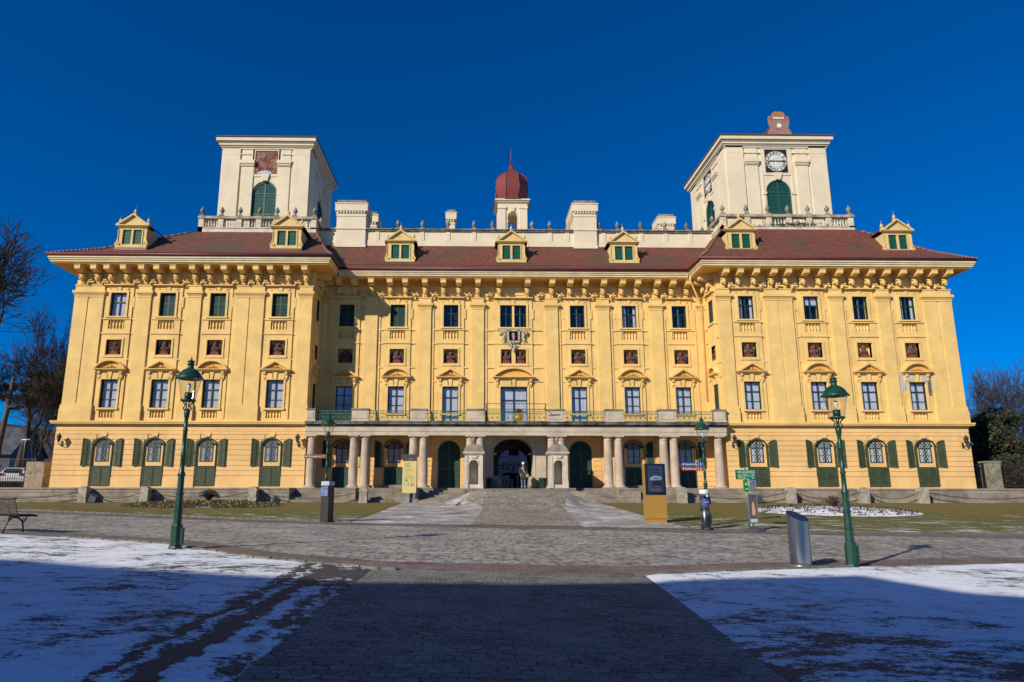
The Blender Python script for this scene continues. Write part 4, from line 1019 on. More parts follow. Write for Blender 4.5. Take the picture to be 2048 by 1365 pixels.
# ---- towers
def tower(x0, x1, y0, y1, clock):
    W = x1-x0
    mbw = MB(); mbt = MB()
    faces = [(frame(x0, y0, 0), W), (frame(x1, y0, 90), y1-y0) if not clock else (frame(x0, y1, -90), y1-y0), (frame(x0, y1, -90), y1-y0) if not clock else (frame(x1, y0, 90), y1-y0), (frame(x1, y1, 180), W)]
    for i, (fr, L) in enumerate(faces):
        mb = MB(fr); c = L/2; wall_holes(mb, 0, L, 20.9, 30.2, 0, [(c-1.03, c+1.03, 22.0, 26.9, .25, 1.03), (c-.95, c+.95, 27.55, 29.62, .12, 0)])
        mbw.v += [tuple(v) for v in []]
        off = len(mbw.v); mbw.v += mb.v; mbw.f += [tuple(k+off for k in f) for f in mb.f]; mbw.mi += mb.mi; mbw.sm += mb.sm
        mb = MB(fr)
        for a, b in ((0, 1.45), (L-1.45, L)): mb.box(a+.004, b-.004, -.12, 0, 21.2, 29.9)
        for s_ in (-1, 1):
            p = c+s_*(L/2-2.12); mb.box(p-.5, p+.5, -.09, 0, 21.2, 28.55); mb.box(p-.5, p+.5, -.06, 0, 28.55, 29.9)
            mb.box(p-.56, p+.56, -.16, 0, 28.2, 28.27); mb.box(p-.6, p+.6, -.26, 0, 28.4, 28.7); mb.box(p-.54, p+.54, -.2, 0, 28.27, 28.4)
        mb.box(c-1.3, c-1.15, -.05, 0, 21.5, 29.8); mb.box(c+1.15, c+1.3, -.05, 0, 21.5, 29.8)
        mb.box(c-1.15, c-.95, -.06, 0, 27.4, 29.8); mb.box(c+.95, c+1.15, -.06, 0, 27.4, 29.8); mb.box(c-.95, c+.95, -.06, 0, 29.62, 29.8); mb.box(c-1.15, c+1.15, -.05, 0, 27.3, 27.5)
        mb.prism([(c-.2, 26.9), (c+.2, 26.9), (c+.36, 27.52), (c-.36, 27.52)], -.14, 0, 'y')
        for s_ in (-1, 1): mb.box(*sorted((c+s_*1.03, c+s_*1.35)), -.1, 0, 25.6, 25.8)
        mb.box(0, c-1.31, -.13, 0, 29.25, 29.31); mb.box(c+1.31, L, -.13, 0, 29.25, 29.31)
        off = len(mbt.v); mbt.v += mb.v; mbt.f += [tuple(k+off for k in f) for f in mb.f]; mbt.mi += mb.mi; mbt.sm += mb.sm
        if i == 3: continue
        def sm():
            mb = MB(); r = 1.03; sp = 3.87
            for s_ in (-1, 1):
                a, b = sorted((s_*.01, s_*(r-.04)))
                louvres(mb, a, b, 0, 2.0, 0, .12, fr=.08, mid=False); louvres(mb, a, b, 2.0, sp, 0, .12, fr=.08, mid=False)
                z = sp
                while z < sp+.85:
                    hw = math.sqrt(max(0, (r-.1)**2-(z-sp+.1)**2)); a, b = sorted((s_*.06, s_*hw))
                    if b-a > .1: mb.hexa([(a, -.012, z), (b, -.012, z), (b, 0, z), (a, 0, z)], [(a, .018, z+.09), (b, .018, z+.09), (b, .03, z+.09), (a, .03, z+.09)])
                    z += .12
                mb.box(*sorted((s_*(r-.14), s_*r)), -.05, .03, 0, sp)
            mb.box(-.07, .07, -.03, .03, 0, sp+r-.1)
            pts = [(r, 0), (r, sp)]+mb.arc(0, sp, r, r, 14)[1:-1]+[(-r, sp), (-r, 0)]; mb.prism(pts, .035, .06, 'y')
            P = mb.arc(0, sp, r, r, 16); Q = mb.arc(0, sp, r-.14, r-.14, 16)
            for k in range(16): mb.hexa([(P[k][0], -.05, P[k][1]), (Q[k][0], -.05, Q[k][1]), (Q[k][0], .03, Q[k][1]), (P[k][0], .03, P[k][1])], [(P[k+1][0], -.05, P[k+1][1]), (Q[k+1][0], -.05, Q[k+1][1]), (Q[k+1][0], .03, Q[k+1][1]), (P[k+1][0], .03, P[k+1][1])])
            return mb.mesh('tower_shutter', m_teal)
        link('tower_shutter', cached('tsh', sm), pal, fr @ Matrix.Translation((c, .12, 22.0)))
        if clock and i < 2: clock_face(fr @ Matrix.Translation((c, .02, 28.58)))
        elif not clock and i == 0: sundial(fr @ Matrix.Translation((c, .03, 28.58)))
        else:
            mb = MB(fr); mb.box(c-.95, c+.95, .03, .1, 27.55, 29.62); pw('blind_panel', mb, m_cream)
    pw('tower_wall', mbw, m_cream)
    for e, za, zb in ((.12, 29.75, 29.9), (.2, 29.9, 30.02), (.3, 30.02, 30.2), (.36, 30.2, 30.32), (.5, 30.32, 30.62)): mbt.box(x0-e, x1+e, y0-e, y1+e, za, zb)
    pw('tower_trim', mbt, m_cream)
    mb = MB(); mb.box(x0-.56, x1+.56, y0-.56, y1+.56, 30.62, 30.72); cx, cy = (x0+x1)/2, (y0+y1)/2; k = .55
    b = [(x0-.56, y0-.56, 30.72), (x1+.56, y0-.56, 30.72), (x1+.56, y1+.56, 30.72), (x0-.56, y1+.56, 30.72)]
    for i in range(4): mb.poly([b[i], b[(i+1) % 4], (cx, cy, 32.6)])
    pw('tower_roof', mb, m_tile)
    mb = MB(); mb.tube([(cx, cy, 32.5), (cx, cy, 34.3)], .025, 5); mb.ell(cx, cy, 33.0, .07, .07, .07); pw('lightning_rod', mb, m_iron)
m_dial = M('dial_enamel', (.74, .72, .68), .6, .12, 4)
def clock_face(fr):
    o = link('clock', None, pal, fr)
    mb = MB(); mb.box(-.95, .95, -.02, .06, -1.03, 1.04); sub('clock_board', mb.mesh('clock_board', m_blackg2), o)
    def disc(r, y0, y1, mat, n=40, ri=0, name='dial'):
        mb = MB(); P = [(r*math.cos(2*math.pi*k/n), r*math.sin(2*math.pi*k/n)) for k in range(n)]
        if ri:
            Q = [(p[0]*ri/r, p[1]*ri/r) for p in P]
            for k in range(n):
                j = (k+1) % n; mb.hexa([(P[k][0], y0, P[k][1]), (P[j][0], y0, P[j][1]), (Q[j][0], y0, Q[j][1]), (Q[k][0], y0, Q[k][1])], [(P[k][0], y1, P[k][1]), (P[j][0], y1, P[j][1]), (Q[j][0], y1, Q[j][1]), (Q[k][0], y1, Q[k][1])])
        else: mb.prism(P, y0, y1, 'y')
        return sub(name, mb.mesh(name, mat), o)
    disc(.93, -.04, -.02, m_dial); disc(.935, -.05, -.04, m_terr, ri=.905, name='dial_ring'); disc(.56, -.045, -.04, m_terr, ri=.54, name='dial_ring'); disc(.3, -.045, -.04, m_terr, ri=.28, name='dial_ring')
    nums = ['XII', 'I', 'II', 'III', 'IIII', 'V', 'VI', 'VII', 'VIII', 'IX', 'X', 'XI']
    for k, s_ in enumerate(nums):
        me = textmesh(s_, .44, m_blackg2, .004, thin=-.003); a = -k*math.pi/6; me.transform(Matrix.Rotation(-a, 4, 'Y') @ Matrix.Translation((0, -.05, .73))); sub('numeral', me, o)
    mb = MB()
    mb.prism([(-.75, -.02), (-.5, -.055), (-.1, -.03), (.15, -.03), (.15, .03), (-.1, .03), (-.5, .055)], -.075, -.065, 'y')
    sub('clock_hand', mb.mesh('clock_hand', m_blackg2), o)
    mb = MB(); mb.prism([(.8, .0), (.55, -.06), (.1, -.02), (-.2, -.03), (-.2, .03), (.1, .02), (.55, .06)], -.09, -.08, 'y'); mb.m = 1; mb.ell(-.25, -.09, .02, .08, .02, .08); mb.ell(.5, -.1, .02, .1, .02, .07); mb.ell(0, -.09, 0, .06, .03, .06)
    sub('clock_hand', mb.mesh('clock_hand', [m_blackg2, m_gold]), o)
m_blackg2 = M('black_paint', (.015, .013, .012), .6, .2, 4, .2, 20)
def sundial(fr):
    t = NT('faded_fresco'); p = t.obj(); a = t.noise(p, 2.4, 7, .7, .6); c = t.mix(t.ss(a, .4, .6), (.10, .025, .02), (.30, .14, .085))
    b = t.noise(p, 5, 6, .7); c = t.mix(t.ss(b, .58, .7, 0, .7), c, (.36, .27, .2)); m = t.fin(c, .9)
    o = link('sundial', None, pal, fr); mb = MB(); mb.box(-.95, .95, -.02, .06, -1.03, 1.04); sub('fresco_panel', mb.mesh('fresco_panel', m), o)
    mb = MB()
    for k in range(13):
        a = R(200+k*11.7); mb.tube([(math.cos(a)*.55, -.022, .75+math.sin(a)*.3*2.2*.5), (math.cos(a)*.9, -.022, max(-1, .75+math.sin(a)*1.7))][0:0] or [(.62*math.copysign(1, math.cos(a)), -.024, .9-k*.13), (.92*math.copysign(1, math.cos(a)), -.024, .95-k*.13)], .012, 4)
    mb.prism([(-.7, -.98), (.45, -.98), (.45, -.86), (.1, -.7), (-.3, -.72), (-.7, -.86)], -.026, -.02, 'y'); sub('hour_lines', mb.mesh('hour_lines', m_curt), o)
    mb = MB(); mb.tube([(0, 0, .5), (-.1, -.35, -.75)], .014, 5); mb.tube([(-.1, -.35, -.75), (-.25, 0, -.95)], .01, 4); mb.tube([(-.1, -.35, -.75), (.1, 0, -.95)], .01, 4); mb.ell(-.1, -.35, -.75, .03, .03, .03); sub('gnomon', mb.mesh('gnomon', m_iron), o)
tower(-21.0, -13.72, 48.4, 55.9, False)
tower(20.95, 29.35, 47.5, 55.5, True)
# heraldic board standing on the right tower roof
mb = MB()
out = [(-1.15, 0), (1.15, 0), (1.05, .4), (.85, .7), (.95, 1.1), (1.0, 1.7), (.9, 1.95), (.72, 1.9), (.66, 1.5), (.62, 2.0), (.55, 2.25), (.25, 2.4), (0, 2.35), (-.25, 2.4), (-.55, 2.25), (-.62, 2.0), (-.66, 1.5), (-.72, 1.9), (-.9, 1.95), (-1.0, 1.7), (-.95, 1.1), (-.85, .7), (-1.05, .4)]
F = frame(25.45, 47.05, 0, 30.7) @ Matrix.Scale(.9, 4); mb = MB(F); mb.prism(out, 0, .08, 'y'); mb.m = 1; mb.prism([(-.6, 1.75), (.6, 1.75), (.6, 2.05), (.52, 2.24), (.25, 2.38), (-.25, 2.38), (-.52, 2.24), (-.6, 2.05)], -.02, 0, 'y')
mb.m = 2
for k in range(9): mb.box(-.5+k*.115, -.42+k*.115, -.04, -.02, 1.62, 1.80)
mb.prism([(.22*math.cos(a*math.pi/8), .95+.22*math.sin(a*math.pi/8)) for a in range(16)], -.03, 0, 'y')
mb.m = 3
mb.tube([(0, .04, 2.35), (0, .04, 2.85)], .03, 5); mb.tube([(-.14, .04, 2.68), (.14, .04, 2.68)], .03, 5)
def crestmat():
    t = NT('weathered_crest'); p = t.obj(); a = t.noise(p, 3, 7, .75); c = t.mix(t.ss(a, .38, .6), (.33, .10, .07), (.28, .20, .16)); b = t.noise(p, 2.1, 5, .7, 1); c = t.mix(t.ss(b, .55, .7, 0, .8), c, (.16, .22, .30)); return t.fin(c, .85)
pw('heraldic_board', mb, [crestmat(), M('crown_ochre', (.42, .19, .05), .8, .2, 5), m_white, m_iron])
mb = MB(); mb.prism([(-.75, 0), (.75, 0), (0, 1.5)], 0, 2.2, 'y') ; mb = MB(F); mb.hexa([(-1.6, .3, 0), (.8, .09, 0), (.8, 2.4, 0), (-1.6, 2.4, 0)], [(-.4, .3, 1.45), (.5, .09, 1.45), (.5, 2.4, 1.45), (-.4, 2.4, 1.45)]); pw('turret_gable', mb, m_red)
# ---- balustrades round the tower terraces
def balustrade(x0, x1, y0, y1, peds, inner):
    """front run plus the run along the inner and outer sides"""
    runs = [(frame(x0, y0, 0), x1-x0, peds)]
    n = 4; runs.append((frame(x1, y0, 90), y1-y0, [ (y1-y0)*k/n for k in range(1, n+1)])); runs.append((frame(x0, y1, -90), y1-y0, [(y1-y0)*k/n for k in range(0, n)]))
    for ri, (fr, L, ps) in enumerate(runs):
        mb = MB(fr); mb.box(0.002 if ri else 0, L, 0, .34, 21.0, 21.42) ; mb.box(-.05, L+.05, -.05, .4, 21.42, 21.5); mb.m = 1
        mb.box(-.05+(.45 if ri == 1 else 0), L+.05-(.45 if ri == 2 else 0), -.05, .39, 22.2, 22.4); mb.m = 0
        pts = sorted(ps)
        for p in pts: mb.box(p-.2, p+.2, .01, .33, 21.5, 22.2)
        lim_ = [0]+pts+[L] if ri else pts
        for a, b in zip(lim_, lim_[1:]):
            a += .2; b -= .2
            if b-a < .3: continue
            k = max(1, int((b-a)/.2))
            for j in range(k): mb.lathe([(.07, 0), (.07, .05), (.035, .1), (.075, .3), (.04, .48), (.035, .58), (.07, .64), (.07, .7)], a+(b-a)*(j+.5)/k, .17, 21.5, 8)
        pw('balustrade', mb, [m_balu, m_copi])
        for p in pts:
            q = fr @ Vector((p, .17, 22.4)); urn(q.x, q.y, q.z, .82)
m_balu = M('balustrade_stone', (.70, .60, .43), .9, .16, 1.5, .5, 14, streak=.3); m_copi = M('balustrade_coping', (.46, .39, .27), .95, .3, 2, .5, 14, streak=.4)
balustrade(-21.2, -12.15, 45.4, 53.4, [.2, 1.7, 3.1, 4.6, 5.95, 7.35, 8.85], True)
balustrade(18.88, 29.1, 44.4, 53.0, [.2, 2.05, 3.7, 5.25, 6.8, 8.3, 10.0], True)
mb = MB(); 
rnd = random.Random(9)
for k in range(260):
    x = 24+abs(rnd.gauss(0, 1))*1.2*(1 if rnd.random() < .7 else -.8); z = 21.5+abs(rnd.gauss(0, .12)); a = rnd.uniform(.03, .07)
    mb.poly([(x-a, 44.33+rnd.uniform(-.05, .05), z), (x, 44.3+rnd.uniform(-.08, .03), z-a), (x+a, 44.33+rnd.uniform(-.05, .05), z), (x, 44.3, z+a)])
pw('moss', mb, M('moss', (.06, .075, .02), .95))
# ---- portico
m_port = M('portico_stone', (.56, .47, .35), .9, .14, 1.0, .4, 12, streak=.4); m_slab = M('dark_cornice', (.22, .19, .15), .95, .45, 1.6, .6, 10, streak=.6)  # balcony slab gets a darker, blotchier, more streaked stone
mb = MB(); mb.box(-11.25, 17.2, 42.05, 42.65, 5.25, 5.5); mb.box(-11.27, 17.22, 42.02, 42.65, 5.5, 5.53); mb.box(-11.25, 17.2, 42.03, 42.65, 5.53, 5.86)
mb.box(-11.2, 17.2, 42.65, 45.0, 5.36, 5.8)
for x in (-7.62, -3.67, .17, 5.63, 9.52, 13.3): mb.box(x-.25, x+.25, 42.65, 45.0, 5.12, 5.36)
pw('entablature', mb, m_port)
mb = MB()
for e, za, zb in ((.04, 5.86, 5.91), (.16, 5.91, 5.98), (.26, 5.98, 6.1), (.30, 6.1, 6.17)): mb.box(-11.25, 17.25, 42.05-e, 44.98, za, zb)
pw('balcony_slab', mb, m_slab)
def column(x):
    def f():
        mb = MB(); mb.box(-.42, .42, -.42, .42, 0, .09); mb.lathe([(.4, .09), (.42, .13), (.4, .18), (.35, .2), (.33, .24), (.30, .3), (.31, 1.2), (.285, 2.3), (.255, 3.2), (.25, 3.22), (.275, 3.24), (.275, 3.28), (.25, 3.3), (.25, 3.36), (.30, 3.42), (.33, 3.46)], 0, 0, 0, 20); mb.box(-.34, .34, -.34, .34, 3.455, 3.54)
        return mb.mesh('column', m_pink)
    link('column', cached('col', f), pal, Matrix.Translation((x, 42.38, Z0-.01)))
for x in (-10.85, -8.02, -7.25, -4.02, -3.33, -.18, .5, 5.34, 5.98, 9.15, 9.88, 12.95, 13.65, 16.7): column(x)
peds = [(-11.2, -10.65), (-8.18, -7.04), (-4.25, -3.1), (-.40, .77), (5.05, 6.22), (9.02, 10.18), (12.65, 13.8), (16.45, 17.2)]
for a, b in peds:
    mb = MB(); mb.box(a, b, 42.0, 42.5, 6.17, 6.95); mb.box(a-.04, b+.04, 41.96, 42.54, 6.17, 6.27)
    mb.box(a+.1, b-.1, 41.975, 42.0, 6.36, 6.84)
    mb.m = 1; mb.box(a-.05, b+.05, 41.94, 42.56, 6.95, 7.05); pw('balcony_pedestal', mb, [m_port, m_stoned])
for (a0, a), (b, b0) in zip(peds, peds[1:]):
    mb = MB(); y = 42.24; x0, x1 = a+.02, b-.02
    for z in (6.22, 6.72, 6.92): mb.box(x0, x1, y-.015, y+.015, z, z+.03)
    n = int((x1-x0)/.085)
    for k in range(n+1):
        x = x0+(x1-x0)*k/n; mb.box(x-.009, x+.009, y-.009, y+.009, 6.22, 6.93)
    m_ = int((x1-x0)/.34)
    for k in range(m_): 
        x = x0+(x1-x0)*(k+.5)/m_; mb.ell(x, y-.02, 6.48, .055, .03, .055, 6, 4); mb.prism([(x-.09, 6.48), (x, 6.42), (x+.09, 6.48), (x, 6.54)], y-.03, y-.018, 'y')
        P = mb.arc(x, 6.72, .13, .13, 6); 
        for p, q in zip(P, P[1:]): mb.tube([(p[0], y-.015, p[1]), (q[0], y-.015, q[1])], .01, 4, False)
    pw('iron_railing', mb, m_rail)
# raised frame and gilt arms over the middle railing
mb = MB()
for z in (7.42, 7.05): mb.tube([(.9, 42.2, z), (5.0, 42.2, z)], .022, 5)
for x in (.92, 4.95): mb.tube([(x, 42.2, 6.2), (x, 42.2, 7.42)], .025, 5)
mb.tube([(5.0, 42.2, 7.4), (4.85, 42.3, 7.0)], .02, 5); mb.tube([(5.1, 42.0, 6.95), (5.4, 41.95, 6.62), (5.9, 41.95, 6.66)], .025, 5); mb.tube([(5.1, 41.95, 6.62), (5.9, 41.95, 6.66)], .02, 5)
pw('banner_frame', mb, m_iron)
mb = MB(Matrix.Translation((3.1, 42.15, 6.5))); rnd = random.Random(4)
mb.prism([(-.32, .15), (-.34, -.1), (-.2, -.26), (0, -.32), (.2, -.26), (.34, -.1), (.32, .15), (0, .2)], -.08, .02, 'y'); mb.ell(0, -.06, -.05, .26, .08, .22)
for k in range(16): mb.ell(rnd.uniform(-.3, .3), -.06, rnd.uniform(.1, .3), .07, .06, .05, 7, 5)
mb.m = 1; mb.ell(0, -.04, .4, .22, .1, .1)
for k in range(5): mb.ell(-.24+.12*k, -.04, .5+.05*(k == 2), .05, .05, .07, 6, 4)
pw('gilt_arms', mb, [m_gold, m_iron])
# windows and doors under the portico
for i, x in enumerate(pw_):
    lattice_window(GF, x, 3.48, .05, 'blue')
    mb = MB(GF @ Matrix.Translation((x, 0, 0))); mb.box(-.62, -.44, .05, .1, 3.2, 4.6); mb.box(.44, .62, .05, .1, 3.2, 4.6); mb.box(-.44, .44, .05, .1, 3.2, 3.48)
    mb.prism([(-.62, 4.6), (-.44, 4.6)]+[(p[0], p[1]) for p in mb.arc(0, 4.76, .44, .22, 8)[::-1]]+[(.44, 4.6), (.62, 4.6)]+mb.arc(0, 4.52, .62, .5, 10), .05, .1, 'y')
    mb.m = 1; arch_surround(mb, 0, 3.2, 5.04, 1.26, .5)
    
    pw('arched_surround', mb, [m_lo, m_green])
    if i in (1, 2): mb = MB(GF); mb.box(x-.7, x+.7, -.5, -.1, Z0, Z0+.25); pw('stone_bench', mb, m_stoned)
    arch_shutter(GF, x-.72, 3.15, .62, 1.86, 8, -1, m_shut); arch_shutter(GF, x+.72, 3.15, .62, 1.86, -8, 1, m_shut); panel_door(GF, x, Z0, 1.28, 1.44, m_shut, -.06)
for x in doorsC:
    mb = MB(GF @ Matrix.Translation((x, .08, 0)))
    for s_ in (-1, 1):
        a, b = sorted((s_*.01, s_*.76)); louvres(mb, a, b, Z0, 3.1, 0, .09, fr=.1, mid=False); louvres(mb, a, b, 3.1, 4.26, 0, .09, fr=.1, mid=False)
        z = 4.3
        while z < 4.9:
            hw = math.sqrt(max(0, .72**2-(z-4.26)**2)); a, b = sorted((s_*.06, s_*hw)); 
            if b-a > .1: mb.hexa([(a, -.012, z), (b, -.012, z), (b, 0, z), (a, 0, z)], [(a, .018, z+.06), (b, .018, z+.06), (b, .03, z+.06), (a, .03, z+.06)])
            z += .09
    pts = [(.79, Z0), (.79, 4.26)]+mb.arc(0, 4.26, .79, .79, 14)[1:-1]+[(-.79, 4.26), (-.79, Z0)]; mb.prism(pts, .034, .06, 'y'); mb.box(-.06, .06, -.05, 0, Z0, 4.95)
    P = mb.arc(0, 4.26, .79, .79, 14); Q = mb.arc(0, 4.26, .68, .68, 14)
    for k in range(14): mb.hexa([(P[k][0], -.06, P[k][1]), (Q[k][0], -.06, Q[k][1]), (Q[k][0], .03, Q[k][1]), (P[k][0], .03, P[k][1])], [(P[k+1][0], -.06, P[k+1][1]), (Q[k+1][0], -.06, Q[k+1][1]), (Q[k+1][0], .03, Q[k+1][1]), (P[k+1][0], .03, P[k+1][1])])
    pw('arched_door', mb, m_shut)
# gateway: stone arch block, vaulted passage and inner arch
mb = MB(frame(0, 43.72)); wall_holes(mb, .78, 5.1, Z0-.1, 5.36, 0, [(1.43, 4.2, Z0-.1, 5.24, 1.5, 1.05)])
mb.poly([(.78, 0, 1.6), (.78, 1.5, 1.6), (.78, 1.5, 5.36), (.78, 0, 5.36)]); mb.poly([(5.1, 0, 1.6), (5.1, 1.5, 1.6), (5.1, 1.5, 5.36), (5.1, 0, 5.36)])
mb.box(1.28, 1.43, -.03, 0, Z0, 4.15); mb.box(4.2, 4.35, -.03, 0, Z0, 4.15)
for z in (2.5, 3.3): mb.box(.775, 1.28, -.006, 0, z, z+.01)
for x in (1.43, 3.95): mb.box(x, x+.25, .5, 1.6, 4.1, 4.2)
pw('gateway_arch', mb, m_port)
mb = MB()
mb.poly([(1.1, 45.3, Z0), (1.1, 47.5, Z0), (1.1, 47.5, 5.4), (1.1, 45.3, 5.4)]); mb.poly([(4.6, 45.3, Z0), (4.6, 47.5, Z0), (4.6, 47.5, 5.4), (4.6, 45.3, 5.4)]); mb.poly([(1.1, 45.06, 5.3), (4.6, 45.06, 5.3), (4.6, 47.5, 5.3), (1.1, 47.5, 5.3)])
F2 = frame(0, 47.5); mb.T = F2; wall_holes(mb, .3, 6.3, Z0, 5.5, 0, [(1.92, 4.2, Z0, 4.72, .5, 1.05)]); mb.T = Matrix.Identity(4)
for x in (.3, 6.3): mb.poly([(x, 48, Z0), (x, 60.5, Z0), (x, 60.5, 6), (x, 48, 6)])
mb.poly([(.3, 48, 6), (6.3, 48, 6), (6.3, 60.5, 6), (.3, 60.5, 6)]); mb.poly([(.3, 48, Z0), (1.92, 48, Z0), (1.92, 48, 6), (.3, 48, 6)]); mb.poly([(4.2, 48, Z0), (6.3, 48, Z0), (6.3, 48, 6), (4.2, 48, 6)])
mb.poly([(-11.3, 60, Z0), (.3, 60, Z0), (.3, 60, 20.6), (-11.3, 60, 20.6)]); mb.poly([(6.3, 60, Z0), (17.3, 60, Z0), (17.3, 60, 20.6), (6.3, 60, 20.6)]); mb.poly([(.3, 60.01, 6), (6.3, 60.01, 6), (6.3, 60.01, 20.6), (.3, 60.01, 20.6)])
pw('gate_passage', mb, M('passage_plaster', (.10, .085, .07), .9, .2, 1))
mb = MB(); mb.tube([(3.25, 50, 6), (3.25, 50, 4.9)], .03, 5); mb.box(2.85, 3.65, 49.8, 50.2, 4.35, 4.95); mb.prism([(2.8, 4.95), (3.7, 4.95), (3.25, 5.25)], 49.75, 50.25, 'y'); pw('hanging_lantern', mb, m_iron)
# courtyard front seen through the gate
mb = MB(frame(0, 80)); cc = 4.95
wall_holes(mb, -20, 30, Z0, 18, 0, [(cc-1.15, cc+1.2, Z0, 3.75, .6, 0)]); mb.box(cc-4, cc+4, -.12, 0, 3.9, 4.05); mb.box(cc-4, cc+4, -.12, 0, 5.85, 5.98)
for x in (-2.3, 2.3): mb.box(cc+x-.3, cc+x+.3, -.15, 0, Z0, 9)
P = mb.arc(cc, 4.05, 1.65, 1.6, 16); Q = mb.arc(cc, 4.05, 1.4, 1.35, 16)
for k in range(16): mb.hexa([(P[k][0], -.2, P[k][1]), (Q[k][0], -.2, Q[k][1]), (Q[k][0], 0, Q[k][1]), (P[k][0], 0, P[k][1])], [(P[k+1][0], -.2, P[k+1][1]), (Q[k+1][0], -.2, Q[k+1][1]), (Q[k+1][0], 0, Q[k+1][1]), (P[k+1][0], 0, P[k+1][1])])
pw('courtyard_wall', mb, M('courtyard_plaster', (.80, .80, .80), .9, .06, .6))
mb = MB(frame(0, 80)); mb.box(cc-1.15, cc+1.2, .5, .55, Z0, 3.75); pw('courtyard_doorway', mb, m_dark)
o = link('courtyard_banner', None, pal, frame(cc, 79.55)); me = textmesh('Haydn', 1.7, m_blackg2, .01, fit=4.2, thin=.02); me.transform(Matrix.Shear('XZ', 4, (.25, 0)) @ Matrix.Translation((0, 0, 0))); me.transform(Matrix.Translation((.05, 0, 4.65))); q = sub('lettering', me, o)
# body behind the wings so light does not leak
mb = MB()
for a, b in ((-27.9, -12.6), (18.6, 33.9)): mb.box(a, b, 43.6, 66, 1.0, 17.0)
mb.box(-12.5, .2, 45.8, 59.9, 1.0, 17.0); mb.box(6.4, 18.5, 45.8, 59.9, 1.0, 17.0); mb.box(.2, 6.4, 45.8, 59.9, 6.1, 17.0)
pw('inner_walls', mb, m_up)
# ---- wall lanterns
def wlantern(x, y):
    def f():
        mb = MB(); mb.tube([(0, 0, -.25), (0, -.18, -.3), (0, -.36, -.2), (0, -.38, -.08)], .025, 6); mb.tube([(0, 0, -.05), (0, -.14, -.12), (0, -.1, -.28)], .018, 5); mb.box(-.05, .05, -.03, 0, -.38, .02)
        mb.lathe([(.08, 0), (.15, .32), (.16, .33)], 0, -.38, -.08, 6, smooth=False); mb.lathe([(.2, .25), (.16, .31), (.08, .4), (.05, .42), (.05, .46), (.01, .52)], 0, -.38, 0, 6, smooth=False)
        return mb.mesh('wall_lantern', M('lantern_metal', (.05, .045, .035), .5, .2, 4))
    link('wall_lantern', cached('wlan', f), pal, Matrix.Translation((x, y, 4.85)))
for x in (-27.6, -11.75, 17.72, 33.55): wlantern(x, WY-.05)
# ---------------------------------------------------------------- terrace, steps
ZT = 1.76
ter = struct(link('terrace', None))
def tw(name, mb, mats): return part(name, mb, mats, ter)
m_pav = M('terrace_paving', (.26, .23, .19), .9, .2, 1.0, .5, 14)
def rubble():
    t = NT('terrace_stone'); p = t.pos(); v = t.n('CombineXYZ', i0=t.n('SeparateXYZ', i0=p, o=0), i1=t.n('SeparateXYZ', i0=p, o=2), i2=0.)
    br = t.t.nodes.new('ShaderNodeTexBrick'); t.put(br.inputs['Vector'], v); br.inputs['Scale'].default_value = 1; br.inputs['Brick Width'].default_value = 1.3; br.inputs['Row Height'].default_value = .24; br.inputs['Mortar Size'].default_value = .008
    br.inputs['Color1'].default_value = (.33, .28, .21, 1); br.inputs['Color2'].default_value = (.24, .20, .155, 1); br.inputs['Mortar'].default_value = (.28, .25, .2, 1)
    a = t.noise(p, 1.3, 7, .7); c = t.mix(t.ss(a, .42, .66, 0, .7), br.outputs[0], (.12, .10, .08)); b = t.noise(p, 5, 6, .7); c = t.mix(t.ss(b, .55, .75, 0, .5), c, (.38, .33, .26))
    return t.fin(c, .92, 0, t.bump(t.math('ADD', br.outputs[1], t.noise(p, 12, 5, .7)), .6, .02))
m_rub = rubble()
stairs = [(-11.65, -7.75), (-7.45, -4.85), (-3.45, -.75), (6.6, 9.35), (10.75, 13.35), (13.9, 17.6)]
solids = [(-60, -11.65), (-7.75, -7.45), (-4.85, -3.45), (-.75, .72), (5.15, 6.6), (9.35, 10.75), (13.35, 13.9), (17.6, 60)]
mb = MB()
for a, b in solids: mb.box(a, b, 40.45, 42.0, .2, ZT-.12); mb.box(a, b, 40.41, 42.0, ZT-.12, ZT)
tw('terrace_wall', mb, m_rub)
mb = MB(); mb.box(-60, .72, 42.0, 45.0, .2, ZT-.004); mb.box(5.15, 60, 42.0, 45.0, .2, ZT-.004); tw('terrace_paving', mb, m_pav)
for a, b in stairs:
    mb = MB(); n = 6; z0 = .86; h = (ZT-z0)/n
    for k in range(n): mb.box(a+.002, b-.002, 40.5+k*.27, 42.0, z0+k*h-(.6 if k == 0 else 0), z0+(k+1)*h-.003); mb.box(a+.002, b-.002, 40.48+k*.27, 40.5+k*.27, z0+(k+1)*h-.05, z0+(k+1)*h-.003)
    tw('steps', mb, m_rub)
mb = MB()
for k in range(3): z = .95+.26*k; mb.box(-60, -11.7, 40.43-.0, 40.449, z, z+.008)
for s_, xs_ in ((-1, [.75, .3, -.5, -1.5, -2.6, -3.4]), (1, [5.12, 5.6, 6.4, 7.4, 8.5, 9.3])):
    ys_ = [41.75, 40.9, 40.35, 40.1, 40.0, 40.05]; tops = [1.76, 1.74, 1.62, 1.36, 1.1, .95]
    for k in range(5):
        a, b = (xs_[k], ys_[k]), (xs_[k+1], ys_[k+1]); w_ = .13
        mb.hexa([(a[0]-w_*s_*-0, a[1], .3), (b[0], b[1], .3), (b[0]+.02*s_, b[1]+.28, .3), (a[0]+.24*s_, a[1]+.2, .3)], [(a[0], a[1], tops[k]), (b[0], b[1], tops[k+1]), (b[0]+.02*s_, b[1]+.28, tops[k+1]), (a[0]+.24*s_, a[1]+.2, tops[k])])
tw('ramp_kerb', mb, m_rub)
